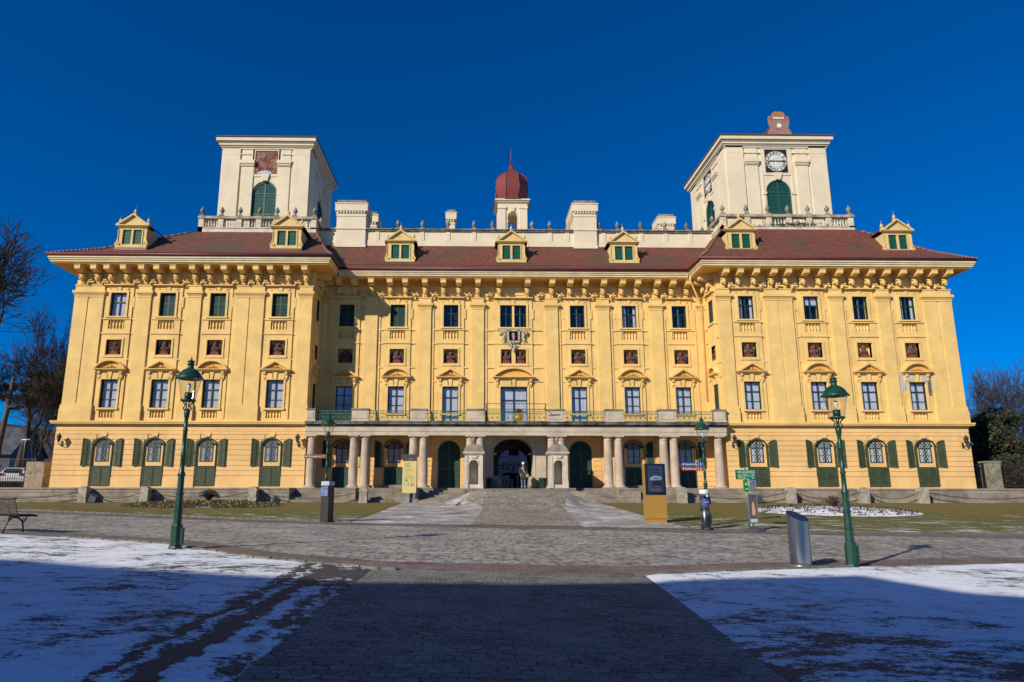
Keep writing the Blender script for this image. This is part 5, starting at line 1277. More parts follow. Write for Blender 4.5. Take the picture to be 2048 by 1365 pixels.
# ---------------------------------------------------------------- sentry boxes
def sentry(x, label):
    r = thing('sentry_box', (x, 41.25, ZT), label, 'sentry box', 'stone sentry boxes beside the gate')
    a = .56
    mb = MB()
    wall_holes(mb, -a, a, .0, 2.18, -a, [(-.30, .30, .22, 1.78, .75, .30)])
    for s_ in (-1, 1): mb.poly([(s_*a, -a, 0), (s_*a, a, 0), (s_*a, a, 2.18), (s_*a, -a, 2.18)])
    mb.poly([(-a, a, 0), (a, a, 0), (a, a, 2.18), (-a, a, 2.18)]); mb.poly([(-.30, .19, .22), (.30, .19, .22), (.30, .19, 1.8), (-.30, .19, 1.8)])
    for s_ in (-1, 1):
        mb.box(*sorted((s_*(a-.17), s_*(a+.03))), -a-.05, -a, .3, 2.05); mb.box(*sorted((s_*(a-.21), s_*(a+.05))), -a-.08, -a, 0, .45)
    arch_surround(mb, 0, .22, 1.78, .6, .30, .07, .04, -a)
    pts = [(-.28, -a-.05, 2.06), (-.14, -a-.08, 1.95), (0, -a-.09, 1.91), (.14, -a-.08, 1.95), (.28, -a-.05, 2.06)]; mb.tube(pts, .025, 5)
    sub('body', mb.mesh('body', m_pstone), r)
    mb = MB()
    for e, za, zb in ((.04, 2.1, 2.16), (.1, 2.16, 2.22), (.15, 2.22, 2.29)): mb.box(-a-e, a+e, -a-e, a+e, za, zb)
    sub('cornice', mb.mesh('cornice', m_pstone), r)
    mb = MB(); prof = [(.68, 2.29), (.64, 2.36), (.60, 2.50), (.51, 2.64), (.37, 2.76), (.2, 2.83), (.12, 2.85)]; rings = [[mb.vert(sx*q, sy*q, z) for sx, sy in ((-1, -1), (1, -1), (1, 1), (-1, 1))] for q, z in prof]
    for A, B in zip(rings, rings[1:]):
        for k in range(4): mb.face((A[k], A[(k+1) % 4], B[(k+1) % 4], B[k]))
    mb.face(rings[-1]); sub('roof', mb.mesh('roof', m_stoned), r)
    mb = MB(); mb.box(-.1, .1, -.1, .1, 2.8, 2.92); mb.lathe([(.08, 2.92), (.05, 2.98), (.12, 3.06), (.14, 3.14), (.1, 3.24), (.05, 3.28), (.02, 3.34)], 0, 0, 0, 10); sub('urn', mb.mesh('urn', m_stoned), r)
m_pstone = M('pale_sentry_stone', (.62, .54, .43), .9, .14, 1.4, .4, 16, streak=.35)
sentry(.06, 'pale stone sentry box left of the palace gate archway'); sentry(5.55, 'pale stone sentry box right of the palace gate archway')
# ---------------------------------------------------------------- bollards and chains
def bollard_mesh():
    mb = MB(); pts = [(-.25, 0), (.25, 0), (.24, .62), (.24, .72), (.27, .74), (.27, .84)]+[(.25*math.cos(R(a)), .84+.18*math.sin(R(a))) for a in range(10, 180, 20)]+[(-.27, .84), (-.27, .74), (-.24, .72), (-.24, .62)]
    mb.prism(pts, -.24, .24, 'y'); return mb.mesh('stone_bollard', m_boll)
m_boll = M('bollard_stone', (.42, .37, .29), .92, .25, 3, .6, 18, streak=.6)
bx = [-32.5, -24.24, -20.44, -13.73, -6.85, 13.25, 20.17, 24.83, 28.62, 37.5]
bl = ['leftmost rounded stone bollard beyond the palace corner', 'stone bollard below the leftmost arched window', 'stone bollard between second and third arched windows of left wing', 'stone bollard before the fourth arched window of left wing', 'stone bollard left of the yellow map panel', 'stone bollard right of the gold kiosk', 'stone bollard right of the green cycle signpost', 'stone bollard just right of the near street lamp', 'stone bollard below the rightmost arched window', 'rightmost stone bollard before the iron fence']
bme = bollard_mesh()
for x, l in zip(bx, bl): thing('stone_bollard', (x, 40.0, gz(x, 40)+.0), l, 'bollard', 'stone bollards along the lawn', me=bme)
def chain(xa, xb, label, sag=.42):
    mb = MB(); n = int((xb-xa-.5)/.085); 
    za = gz(xa, 40)+.7; zb = gz(xb, 40)+.7
    for k in range(n):
        t = (k+.5)/n; x = xa+.25+(xb-xa-.5)*t; z = za+(zb-za)*t-sag*4*t*(1-t); sl_ = math.atan2(-sag*4*(1-2*t), xb-xa)
        mb.T = Matrix.Translation((x, 40, z)) @ Matrix.Rotation(-sl_, 4, 'Y') @ Matrix.Rotation(math.pi/2*(k % 2), 4, 'X')
        pts = [(.062*math.cos(a*math.pi/4), 0, .033*math.sin(a*math.pi/4)) for a in range(9)]; mb.tube(pts, .012, 3, False)
    mb.T = Matrix.Identity(4); o = link('chain', mb.mesh('chain', m_iron, False)); tag(o, label, 'chain', 'chains hung between the bollards')
chain(bx[0], bx[1], 'black chain hung left of the first bollard below the palace corner'); chain(bx[1], bx[2], 'black chain hung before the first two arched windows'); chain(bx[2], bx[3], 'black chain hung behind the left flower bed'); chain(bx[3], bx[4], 'black chain hung before the first terrace steps behind the black meter box')
chain(bx[5], bx[6], 'black chain hung behind the dark parking meter and poster stand'); chain(bx[6], bx[7], 'black chain hung behind the steel litter bin'); chain(bx[7], bx[8], 'black chain hung right of the near street lamp'); chain(bx[8], bx[9], 'black chain hung below the right palace corner')
# ---------------------------------------------------------------- street lamps
def street_lamp(x, y, label):
    r = thing('street_lamp', (x, y, gz(x, y)), label, 'street lamp', 'green street lamps'); return r
def build_lamp(r):
    mb = MB(); mb.lathe([(.135, 0), (.135, .03), (.122, .06), (.118, .5), (.10, .53)], 0, 0, 0, 8, rot=R(22.5), smooth=False)
    mb.lathe([(.088, .53), (.08, .78), (.092, .79), (.092, .82), (.078, .83), (.072, 1.15), (.085, 1.16), (.085, 1.19), (.068, 1.2), (.066, 1.55)], 0, 0, 0, 8, rot=R(22.5), smooth=False)
    mb.lathe([(.066, 1.55), (.08, 1.56), (.08, 1.62), (.05, 1.66), (.048, 2.0), (.06, 2.01), (.06, 2.04), (.046, 2.05), (.044, 2.55), (.056, 2.56), (.056, 2.59), (.042, 2.6), (.040, 2.84), (.05, 2.86), (.062, 2.95), (.062, 3.0), (.04, 3.02), (.035, 3.06)], 0, 0, 0, 14)
    mb.box(.1, .15, -.05, .05, .1, .45); sub('post', mb.mesh('post', m_lamp), r)
    mb = MB()
    for k in range(4):
        a = math.pi/4+k*math.pi/2; c, s_ = math.cos(a), math.sin(a); mb.tube([(c*.04, s_*.04, 3.0), (c*.09, s_*.09, 3.06), (c*.05, s_*.05, 3.14), (c*.14, s_*.14, 3.24)], .016, 6)
    mb.lathe([(.15, 3.22), (.165, 3.24), (.165, 3.265), (.1, 3.27)], 0, 0, 0, 20); mb.lathe([(.08, 3.27), (.08, 3.42), (.02, 3.43)], 0, 0, 0, 14); sub('bracket', mb.mesh('bracket', m_lamp), r)
    mb = MB(); mb.smooth = True; n = 28; A = [mb.vert(.148*math.cos(2*math.pi*k/n), .148*math.sin(2*math.pi*k/n), 3.265) for k in range(n)]; B = [mb.vert(.255*math.cos(2*math.pi*k/n), .255*math.sin(2*math.pi*k/n), 3.755) for k in range(n)]
    for k in range(n): mb.face((A[k], A[(k+1) % n], B[(k+1) % n], B[k]))
    sub('glass_shade', mb.mesh('glass_shade', m_lglass), r)
    mb = MB(); mb.lathe([(.015, 3.42), (.02, 3.47), (.04, 3.53), (.042, 3.57), (.03, 3.62), (.01, 3.635)], 0, 0, 0, 12); sub('bulb', mb.mesh('bulb', m_bulb), r)
    mb = MB(); mb.lathe([(.20, 3.77), (.30, 3.735), (.303, 3.745), (.255, 3.79), (.22, 3.86), (.16, 3.93), (.085, 3.975), (.065, 3.99), (.065, 4.06), (.088, 4.075), (.088, 4.085), (.06, 4.09), (.06, 4.12), (.092, 4.135), (.05, 4.165), (.02, 4.175), (.028, 4.195), (.01, 4.21), (.008, 4.26)], 0, 0, 0, 28); sub('hood', mb.mesh('hood', m_lamp), r)
m_bulb = M('bulb_glass', (.75, .75, .75), .25, .02, 1, 0)
L1 = street_lamp(-6.43, 14.04, 'green cast iron street lamp standing on the left snow edge'); build_lamp(L1)
for x, y, l in ((8.22, 13.91, 'green cast iron street lamp beside the steel litter bin'), (-5.82, 25.2, 'green street lamp behind the black meter box with brown finger sign'), (9.12, 24.7, 'green street lamp carrying blue and brown finger signs')):
    c = copy_tree(L1); c.location = (x, y, gz(x, y)); c['label'] = l
# finger signs
def finger(x, y, z, txt, col, label, fitw, rz=0, left=True, name='direction_sign', sub_=None):
    r = thing(name, (x, y, z), label, 'sign', 'finger signs on the lamps', rz=rz)
    mb = MB(); mb.box(-.86, 0, -.012, .012, 0, .15); sub('board', mb.mesh('board', col), r)
    mb = MB(); mb.prism([(-.82, .075), (-.765, .03), (-.765, .12)], -.018, -.012, 'y'); mb.box(-.185, -.178, -.018, -.012, .01, .14)
    # walking figure
    mb.ell(-.09, -.015, .122, .014, .004, .014, 8, 4); mb.tube([(-.09, -.016, .105), (-.092, -.016, .065)], .012, 5); mb.tube([(-.092, -.016, .065), (-.112, -.016, .02)], .008, 5); mb.tube([(-.092, -.016, .065), (-.07, -.016, .02)], .008, 5); mb.tube([(-.09, -.016, .1), (-.066, -.016, .07)], .006, 5)
    sub('pictogram', mb.mesh('pictogram', m_white), r)
    put_text(txt, .115, m_white, r, -.47, -.014, .073, fit=fitw, name='lettering')
    mb = MB(); mb.box(-.0, .06, -.03, .03, .01, .14); sub('clamp', mb.mesh('clamp', m_steelp), r)
    return r
m_brown = M('brown_sign', (.20, .045, .018), .5, .04, 2, .05); m_blue = M('blue_sign', (.01, .07, .30), .45, .04, 2, .05); m_steelp = M('galvanised_steel', (.42, .43, .44), .4, .1, 4, .1, metal=.8)
finger(-5.87, 25.2, 2.92+gz(-5.8, 25.2)-.55, 'Orangerie', m_brown, 'brown Orangerie finger sign on the left rear lamp', .50)
z_ = 2.92
finger(9.07, 24.7, 2.55, 'Tourist Info', m_blue, 'blue Tourist Info finger sign on the right rear lamp', .5)
finger(9.07, 24.7, 2.38, 'Landesmuseum', m_brown, 'brown Landesmuseum finger sign below the blue one', .5)
r_ = thing('direction_sign', (9.17, 24.72, 2.62), 'short brown finger sign seen edge on at the right rear lamp', 'sign', 'finger signs on the lamps', rz=-118)
mb = MB(); mb.box(-.45, 0, -.012, .012, 0, .15); sub('board', mb.mesh('board', m_brown), r_)
# ---------------------------------------------------------------- litter bin
def binmat():
    t = NT('brushed_steel'); p = t.obj((60, 60, .8)); a = t.noise(p, 3, 3, .6)
    return t.fin(t.mix(a, (.30, .31, .33), (.42, .43, .46)), t.math('ADD', .22, t.math('MULTIPLY', a, .08)), 1.0, t.bump(a, .08, .01))
r = thing('litter_bin', (7.05, 13.8, gz(7.05, 13.8)), 'brushed steel cylindrical litter bin with slanted top', 'litter bin')
mb = MB(); n = 48; mb.smooth = True; rr = .213
A = [mb.vert(rr*math.cos(2*math.pi*k/n), rr*math.sin(2*math.pi*k/n), .04) for k in range(n)]; B = [mb.vert(rr*math.cos(2*math.pi*k/n), rr*math.sin(2*math.pi*k/n), 1.06-.045*math.cos(2*math.pi*k/n)+.10*math.sin(2*math.pi*k/n)) for k in range(n)]
for k in range(n): mb.face((A[k], A[(k+1) % n], B[(k+1) % n], B[k]))
sub('bin_body', mb.mesh('bin_body', binmat()), r)
mb = MB(); B = [mb.vert(rr*.97*math.cos(2*math.pi*k/n), rr*.97*math.sin(2*math.pi*k/n), 1.055-.045*math.cos(2*math.pi*k/n)+.10*math.sin(2*math.pi*k/n)) for k in range(n)]; mb.face(B); sub('bin_lid', mb.mesh('bin_lid', M('blue_lid', (.008, .02, .06), .45, .05, 2, 0), False), r)
mb = MB(); mb.lathe([(.222, 0), (.222, .04), (.2, .045)], 0, 0, 0, 40); sub('base_ring', mb.mesh('base_ring', m_steelp), r)
# ---------------------------------------------------------------- parking meters
r = thing('dog_bag_dispenser', (-5.38, 23.65, gz(-5.38, 23.6)), 'square black pillar with blue posters before the left lamp', 'ticket pillar', rz=-24)
mb = MB(); mb.box(-.17, .17, -.17, .17, 0, 1.32); sub('pillar', mb.mesh('pillar', M('black_powder_coat', (.02, .02, .021), .45, .15, 3, .1, 20)), r)
mb = MB(); mb.box(-.175, .175, -.175, .175, 1.32, 1.47); sub('head_band', mb.mesh('head_band', M('lilac_band', (.42, .44, .55), .6, .05)), r)
def postermat(name, a, b, c_, s_=9):
    t = NT(name); p = t.obj(); n1 = t.noise(p, s_, 3, .6); n2 = t.noise(p, s_*2.2, 3, .6)
    return t.fin(t.mix(t.ss(n2, .56, .6), t.mix(t.ss(n1, .45, .55), a, b), c_), .5)
m_po1 = postermat('blue_poster', (.03, .09, .28), (.10, .20, .40), (.35, .25, .2)); 
mb = MB(); mb.box(-.14, .15, -.20, -.178, .93, 1.28); sub('poster', mb.mesh('poster', m_po1), r); mb = MB(); mb.box(-.24, -.178, -.13, .05, .93, 1.24); mb.prism([(-.178, 1.2), (-.24, 1.12), (-.24, .95), (-.178, .93)], -.12, .12, 'y'); sub('leaflet_box', mb.mesh('leaflet_box', m_po1), r)
mb = MB(); mb.box(-.15, .16, -.185, -.175, 1.28, 1.31); sub('poster_rail', mb.mesh('poster_rail', m_iron), r)
r.name = 'ticket_pillar'
r = thing('parking_meter', (8.4, 22.95, gz(8.4, 22.95)), 'dark rounded parking meter with white head and blue notice', 'parking meter')
t = NT('dark_lacquer'); a = t.noise(t.obj((1.5, 1.5, 3.2)), 1.2, 2, .4); m_dl = t.fin(t.mix(t.ss(a, .42, .64), (.025, .024, .028), (.11, .115, .125)), .28, .3)
mb = MB(); mb.lathe([(.17, 0), (.172, .02), (.172, 1.26)], 0, 0, 0, 32); sub('column', mb.mesh('column', m_dl), r)
mb = MB(); mb.lathe([(.174, 1.26), (.176, 1.28), (.176, 1.41), (.16, 1.42)], 0, 0, 0, 32); sub('head', mb.mesh('head', M('pale_head', (.62, .6, .62), .5, .05)), r)
mb = MB(); mb.prism([(.178*math.cos(R(a)), .178*math.sin(R(a))) for a in range(-128, -51, 8)]+[(.165*math.cos(R(a)), .165*math.sin(R(a))) for a in range(-52, -129, -8)], .86, 1.1, 'z'); sub('notice', mb.mesh('notice', m_bluen := M('blue_notice', (.01, .07, .42), .5, .05)), r)
mb = MB(); mb.box(-.07, -.01, -.19, -.172, .95, 1.0); mb.box(.02, .08, -.19, -.172, .95, 1.0); sub('notice_mark', mb.mesh('notice_mark', M('orange_mark', (.7, .16, .04), .5)), r)
mb = MB(); mb.box(-.08, .08, -.19, -.15, 1.13, 1.2); mb.m = 1; mb.box(.0, .06, -.196, -.19, 1.16, 1.24); sub('display', mb.mesh('display', [m_blackg, m_white]), r); mb = MB(); mb.box(.16, .21, -.05, .05, .9, 1.15); sub('side_box', mb.mesh('side_box', m_iron), r)
# ---------------------------------------------------------------- gold information kiosk
r = thing('information_kiosk', (7.4, 25.75, gz(7.4, 25.6)-.01), 'tall gold information kiosk with black screen panel', 'kiosk', rz=0)
m_goldp = M('ochre_gold_paint', (.36, .20, .04), .42, .05, 1.5, .05, 20)
mb = MB(); mb.box(-.405, .405, -.15, .15, 0, .16); sub('plinth', mb.mesh('plinth', m_goldp), r)
mb = MB(); mb.box(-.425, .425, -.17, .17, .185, 2.37); mb.box(-.39, .39, -.14, .14, .16, .185); sub('casing', mb.mesh('casing', m_goldp), r)
mb = MB(); mb.box(-.405, .428, -.18, .10, 1.12, 2.372); sub('screen_frame', mb.mesh('screen_frame', m_blackg), r)
mb = MB(); mb.box(-.29, .31, -.184, -.18, 1.24, 2.28); sub('screen', mb.mesh('screen', M('dim_screen', (.035, .042, .095), .25, .12, 2, 0)), r)
for k, s_ in enumerate(('Gesichter', 'im Schloss', 'Esterházy')): put_text(s_, .115, m_blackg, r, .0, -.186, 2.13-.115*k, fit=.44)
mb = MB(); rnd = random.Random(2); mb.prism([(-.22, 1.76), (-.14, 1.86), (.02, 1.90), (.2, 1.88), (.29, 1.8), (.24, 1.72), (-.2, 1.7)], -.187, -.184, 'y'); mb.m = 1; mb.prism([(-.09, 1.74), (-.06, 1.81), (.14, 1.81), (.17, 1.75)], -.190, -.187, 'y'); mb.m = 2; mb.prism([(-.12, 1.42), (-.12, 1.68), (.28, 1.70), (.28, 1.42)], -.186, -.184, 'y')
mb.m = 0
for k in range(5): mb.tube([(-.06+.06*k, -.188, 1.46+.02*(k % 2)), (-.02+.06*k, -.188, 1.44+.02*((k+1) % 2))], .008, 4)
sub('screen_picture', mb.mesh('screen_picture', [M('screen_mist', (.22, .25, .27), .4), M('screen_blue', (.02, .16, .32), .4), m_blackg]), r)
put_text('Ausstellung', .05, m_steelp, r, .0, -.186, 1.33, fit=.4); put_text('täglich geöffnet', .04, m_steelp, r, .0, -.186, 1.28, fit=.35)
# ---------------------------------------------------------------- map banner
zb = gz(-4.0, 40)
r = thing('map_panel', (-4.0, 40.0, zb), 'tall pale yellow palace map panel on two grey legs', 'information panel')
mb = MB()
for x in (-.32, .32): mb.box(x-.06, x+.06, .02, .1, 0, 2.9)
sub('leg', mb.mesh('leg', m_steelp), r)
mb = MB(); mb.box(-.44, .44, -.04, .02, .62, 2.62); sub('board', mb.mesh('board', M('pale_yellow_board', (.62, .52, .20), .6, .03, 1, .05)), r)
mb = MB(); mb.box(-.45, .45, -.045, .03, 2.625, 3.05); sub('head_board', mb.mesh('head_board', M('dark_grey_board', (.05, .045, .045), .6, .05)), r)
mb = MB()
for a, b in (((-.28, 1.05), (.3, 1.05)), ((.3, 1.05), (.3, 1.6)), ((.3, 1.6), (.14, 1.6)), ((.14, 1.6), (.14, 1.72)), ((.14, 1.72), (-.14, 1.72)), ((-.14, 1.72), (-.14, 1.6)), ((-.14, 1.6), (-.28, 1.6)), ((-.28, 1.6), (-.28, 1.05)), ((-.14, 1.6), (.14, 1.6)), ((-.1, 1.15), (-.1, 1.5)), ((-.1, 1.5), (.14, 1.5)), ((.14, 1.5), (.14, 1.15))): mb.tube([(a[0], -.042, a[1]), (b[0], -.042, b[1])], .008, 4)
mb.box(-.22, -.15, -.045, -.04, 1.36, 1.48); mb.box(.1, .24, -.045, -.04, 1.12, 1.17); mb.box(-.08, .0, -.045, -.04, 1.17, 1.22); sub('floor_plan', mb.mesh('floor_plan', m_wood), r)
for k, s_ in enumerate(('Schloss', 'Esterházy', 'Eisenstadt')): put_text(s_, .09, m_wood, r, -.12, -.042, 2.48-.11*k, fit=.34)
mb = MB()
for k in range(3): mb.box(-.3, .28-.1*(k % 2), -.042, -.04, 2.1-.06*k, 2.12-.06*k)
for k in range(3): mb.box(-.3, .1-.1*(k % 2), -.042, -.04, 1.92-.06*k, 1.93-.06*k)
sub('text_lines', mb.mesh('text_lines', M('olive_print', (.35, .30, .12), .6)), r)
mb = MB(); mb.prism([(-.05, 2.72), (.0, 2.68), (.08, 2.74), (.3, 2.73), (.3, 2.75), (.08, 2.78), (-.02, 2.8)], -.05, -.045, 'y'); sub('emblem', mb.mesh('emblem', m_gold), r)
# ---------------------------------------------------------------- cycle signpost and poster stand
r = thing('cycle_signpost', (10.42, 24.0, gz(10.4, 24)), 'slim steel post with green cycle route sign above the poster stand', 'signpost')
mb = MB(); mb.tube([(0, 0, 0), (0, 0, 2.27)], .03, 10); sub('post', mb.mesh('post', m_steelp), r)
m_gs = M('green_sign', (.004, .17, .09), .45, .03, 2, .03)
mb = MB(); mb.box(-.40, .33, -.12, -.04, 1.80, 2.16); bb = sub('route_board', mb.mesh('route_board', m_gs), r)
mb = MB(); mb.box(-.40, -.385, -.118, .02, 1.80, 2.16); mb.m = 1; mb.box(-.385+.05, -.20, -.124, -.12, 1.84, 1.97); mb.m = 2
mb.tube([(-.32, -.126, 1.87), (-.22, -.126, 1.95)], .008, 4); mb.tube([(-.32, -.126, 1.95), (-.22, -.126, 1.87)], .008, 4); mb.m = 0
for cx in (-.31, -.22): 
    P = [(cx+.032*math.cos(a*math.pi/6), -.122, 2.06+.032*math.sin(a*math.pi/6)) for a in range(13)]; mb.tube(P, .005, 4, False)
mb.tube([(-.31, -.122, 2.06), (-.28, -.122, 2.11), (-.235, -.122, 2.11), (-.22, -.122, 2.06)], .005, 4); sub('route_marks', mb.mesh('route_marks', [m_white, M('yellow_mark', (.75, .6, .02), .5), m_blackg]), r)
put_text('Tour Sehenswürdigkeiten', .05, m_white, r, .08, -.122, 2.11, fit=.46); put_text('Eisenstadt Radrouten', .06, m_white, r, .08, -.122, 2.05, fit=.46)
for k, s_ in enumerate(('Zentrum', 'St.Margarethen', 'Rust', 'Bahnhof')): put_text(s_, .05, m_white, r, -.16, -.122, 1.985-.05*k, 'LEFT'); put_text(('0,5km', '12km', '15km', '1km')[k], .045, m_white, r, .18, -.122, 1.985-.05*k, 'LEFT')
mb = MB(); mb.box(-.13, .07, -.1, -.04, 1.36, 1.78); sub('side_sign', mb.mesh('side_sign', M('bright_green_sign', (.005, .22, .03), .5)), r)
mb = MB(); mb.prism([(-.09, 1.58), (-.05, 1.68), (.0, 1.6), (-.04, 1.6)], -.105, -.1, 'y'); mb.box(.03, .045, -.105, -.1, 1.55, 1.7); mb.prism([(.01, 1.69), (.0375, 1.75), (.065, 1.69)], -.105, -.1, 'y'); mb.box(-.1, .04, -.105, -.1, 1.43, 1.45); sub('side_marks', mb.mesh('side_marks', m_white), r)
mb = MB(); mb.box(.12, .34, -.1, -.06, 1.4, 1.78); mb.m = 1; mb.prism([(.19, 1.66), (.235, 1.74), (.28, 1.66), (.25, 1.66), (.25, 1.58), (.22, 1.58), (.22, 1.66)], -.105, -.1, 'y'); sub('grey_sign', mb.mesh('grey_sign', [m_steelp, m_blue]), r)
r = thing('poster_stand', (10.08, 22.8, gz(10.1, 22.8)), 'narrow poster stand with slate grey foot on the grass edge', 'poster stand', rz=4)
m_slate = M('slate_rubber', (.055, .062, .075), .7, .1, 4, .3, 20)
mb = MB(); P = [(.44*math.cos(R(a)), .30*math.sin(R(a))) for a in range(0, 360, 45)]; B = [mb.vert(x, y, .0) for x, y in P]; T = [mb.vert(x*.9, y*.9, .06) for x, y in P]; U = [mb.vert(x*.25, y*.3, .13) for x, y in P]
for k in range(8): j = (k+1) % 8; mb.face((B[k], B[j], T[j], T[k])); mb.face((T[k], T[j], U[j], U[k]))
mb.face(U); mb.face(B[::-1]); sub('foot', mb.mesh('foot', m_slate), r)
mb = MB()
for x in (-.1, .1): mb.tube([(x, 0, .12), (x, 0, .26)], .03, 10)
sub('spring', mb.mesh('spring', m_steelp), r)
mb = MB(); mb.box(-.17, -.135, -.03, .03, .25, 1.30); mb.box(.135, .17, -.03, .03, .25, 1.30); mb.box(-.135, .135, -.028, .028, 1.27, 1.30); mb.box(-.135, .135, -.028, .028, .25, .28); sub('frame', mb.mesh('frame', m_steelp), r)
mb = MB(); mb.box(-.135, .135, -.02, .02, .28, 1.27); sub('poster', mb.mesh('poster', M('brown_grey_poster', (.09, .075, .07), .6, .15, 6)), r)
mb = MB(); mb.prism([(-.06, .55), (.07, .55), (.08, .75), (.05, .95), (.02, 1.04), (-.03, .98), (-.05, .75)], -.024, -.02, 'y'); mb.m = 1; mb.box(-.12, .12, -.023, -.02, .3, .42); sub('poster_figure', mb.mesh('poster_figure', [M('sand_figure', (.5, .3, .14), .7), M('pale_footer', (.5, .5, .5), .6)]), r)
put_text('VON', .07, m_steelp, r, 0, -.024, 1.13, fit=.2); put_text('EDEN', .08, m_steelp, r, 0, -.024, .49, fit=.22)
# ---------------------------------------------------------------- bench
r = thing('park_bench', (-11.72, 16.5, gz(-11.7, 16.5)), 'dark slatted park bench with green iron legs at the left edge', 'bench', rz=-17)
# local: x runs to the left along the bench, y forward (away from camera)
for k, xx in enumerate((-.28, -1.55)):
    mb = MB(); mb.tube([(xx, -.02, 0), (xx, .0, .12), (xx, .08, .3), (xx, .10, .45), (xx, .06, .62), (xx, -.02, .84)], .022, 8)
    mb.tube([(xx, .50, 0), (xx, .5, .12), (xx, .46, .28), (xx, .34, .38), (xx, .2, .40), (xx, .09, .32)], .022, 8); mb.tube([(xx, .47, .24), (xx, .53, .3), (xx, .58, .4)], .016, 6)
    mb.tube([(xx, .49, .26), (xx, .46, .33), (xx, .5, .36), (xx, .53, .33)], .014, 6); mb.tube([(xx, .08, .42), (xx, .6, .42)], .018, 6); sub('leg_frame', mb.mesh('leg_frame', m_lamp), r)
mb = MB()
for k in range(7): t_ = k/6; y_ = .07-.11*t_; z_ = .5+.35*t_; mb.box(-1.95, 0, y_-.0, y_+.028, z_-.02, z_+.025)
mb.box(-1.95, 0, -.06, .03, .87, .905); sub('backrest', mb.mesh('backrest', m_wood), r)
mb = MB()
for k in range(6): y_ = .13+.088*k; mb.box(-1.95, 0, y_, y_+.07, .435-(.03 if k == 5 else 0), .475-(.02 if k == 5 else 0))
sub('seat', mb.mesh('seat', m_wood), r)
# ---------------------------------------------------------------- planters and guard stones by the gate
def planter(x, label):
    r = thing('planter', (x, 42.9, ZT), label, 'planter', 'green tubs at the gate'); mb = MB(); mb.lathe([(.27, 0), (.28, .05), (.33, .78), (.36, .8), (.36, .86), (.31, .86), (.30, .76)], 0, 0, 0, 20); sub('tub', mb.mesh('tub', m_lamp), r)
    mb = MB(); mb.lathe([(.3, .78), (.01, .8)], 0, 0, 0, 16); sub('soil', mb.mesh('soil', m_bark), r); r.scale = (.8, .8, .8)
planter(1.1, 'round dark green tub left of the gate archway'); planter(4.75, 'round dark green tub right of the gate archway')
for x, l in ((1.62, 'rounded guard stone at left foot of the gate arch'), (4.05, 'rounded guard stone at right foot of the gate arch')):
    mb = MB(); mb.lathe([(.33, 0), (.3, .3), (.27, .6), (.18, .8), (.05, .88)], 0, 0, 0, 16); thing('guard_stone', (x, 43.35, Z0), l, 'guard stone', 'guard stones at the gate', me=mb.mesh('guard_stone', m_stoned))  # dark stone colour stands in for the shade at the arch foot
def cabinet(x, w_, label):
    r = thing('white_board', (x, 50.0, 1.7), label, 'notice board', 'white boards inside the passage'); mb = MB(); mb.box(-w_/2, w_/2, -.06, .06, .12, 1.1); sub('board', mb.mesh('board', m_white), r)
    mb = MB(); mb.box(-w_/2+.08, -w_/2+.14, -.05, .05, 0, .12); mb.box(w_/2-.14, w_/2-.08, -.05, .05, 0, .12); sub('foot', mb.mesh('foot', m_iron), r)
    mb = MB(); mb.tube([(-.2, -.07, .7), (-.1, -.07, .4), (0, -.07, .62), (.08, -.07, .4), (.16, -.07, .7)], .03, 5); mb.tube([(.02, -.07, .4), (.2, -.07, .62)], .025, 5); sub('mark', mb.mesh('mark', m_blackg2), r)
cabinet(2.55, .75, 'white board with black mark at left inside the gate passage'); cabinet(4.45, .6, 'white board with black mark at right behind the standing person')
for x, h, l in ((3.1, .85, 'short white bollard beside the left white board in the passage'), (3.58, 1.15, 'taller white bollard in the middle of the gate passage')):
    mb = MB(); mb.lathe([(.13, 0), (.12, .05), (.12, h-.08), (.14, h-.05), (.1, h)], 0, 0, 0, 14); thing('white_bollard', (x, 50.2, 1.7), l, 'bollard', 'white bollards inside the passage', me=mb.mesh('white_bollard', m_white))
# floodlights on the lawn
def flood(x, y, label, rz=0):
    r = thing('floodlight', (x, y, gz(x, y)), label, 'floodlight', 'ground floodlights', rz=rz); mb = MB(); mb.prism([(-.22, .1), (.2, .05), (.26, .35), (-.1, .55)], -.22, .22, 'y'); sub('housing', mb.mesh('housing', m_slate), r)
    mb = MB(); mb.box(-.12, .12, -.03, .03, 0, .12); sub('foot', mb.mesh('foot', m_iron), r)
flood(-23.4, 39.6, 'small dark floodlight beside the leftmost visible bollard'); flood(-11.6, 37.6, 'small dark floodlight at the right end of the left flower bed', 30); flood(18.0, 39.8, 'small dark floodlight below the terrace behind the poster stand', 180)
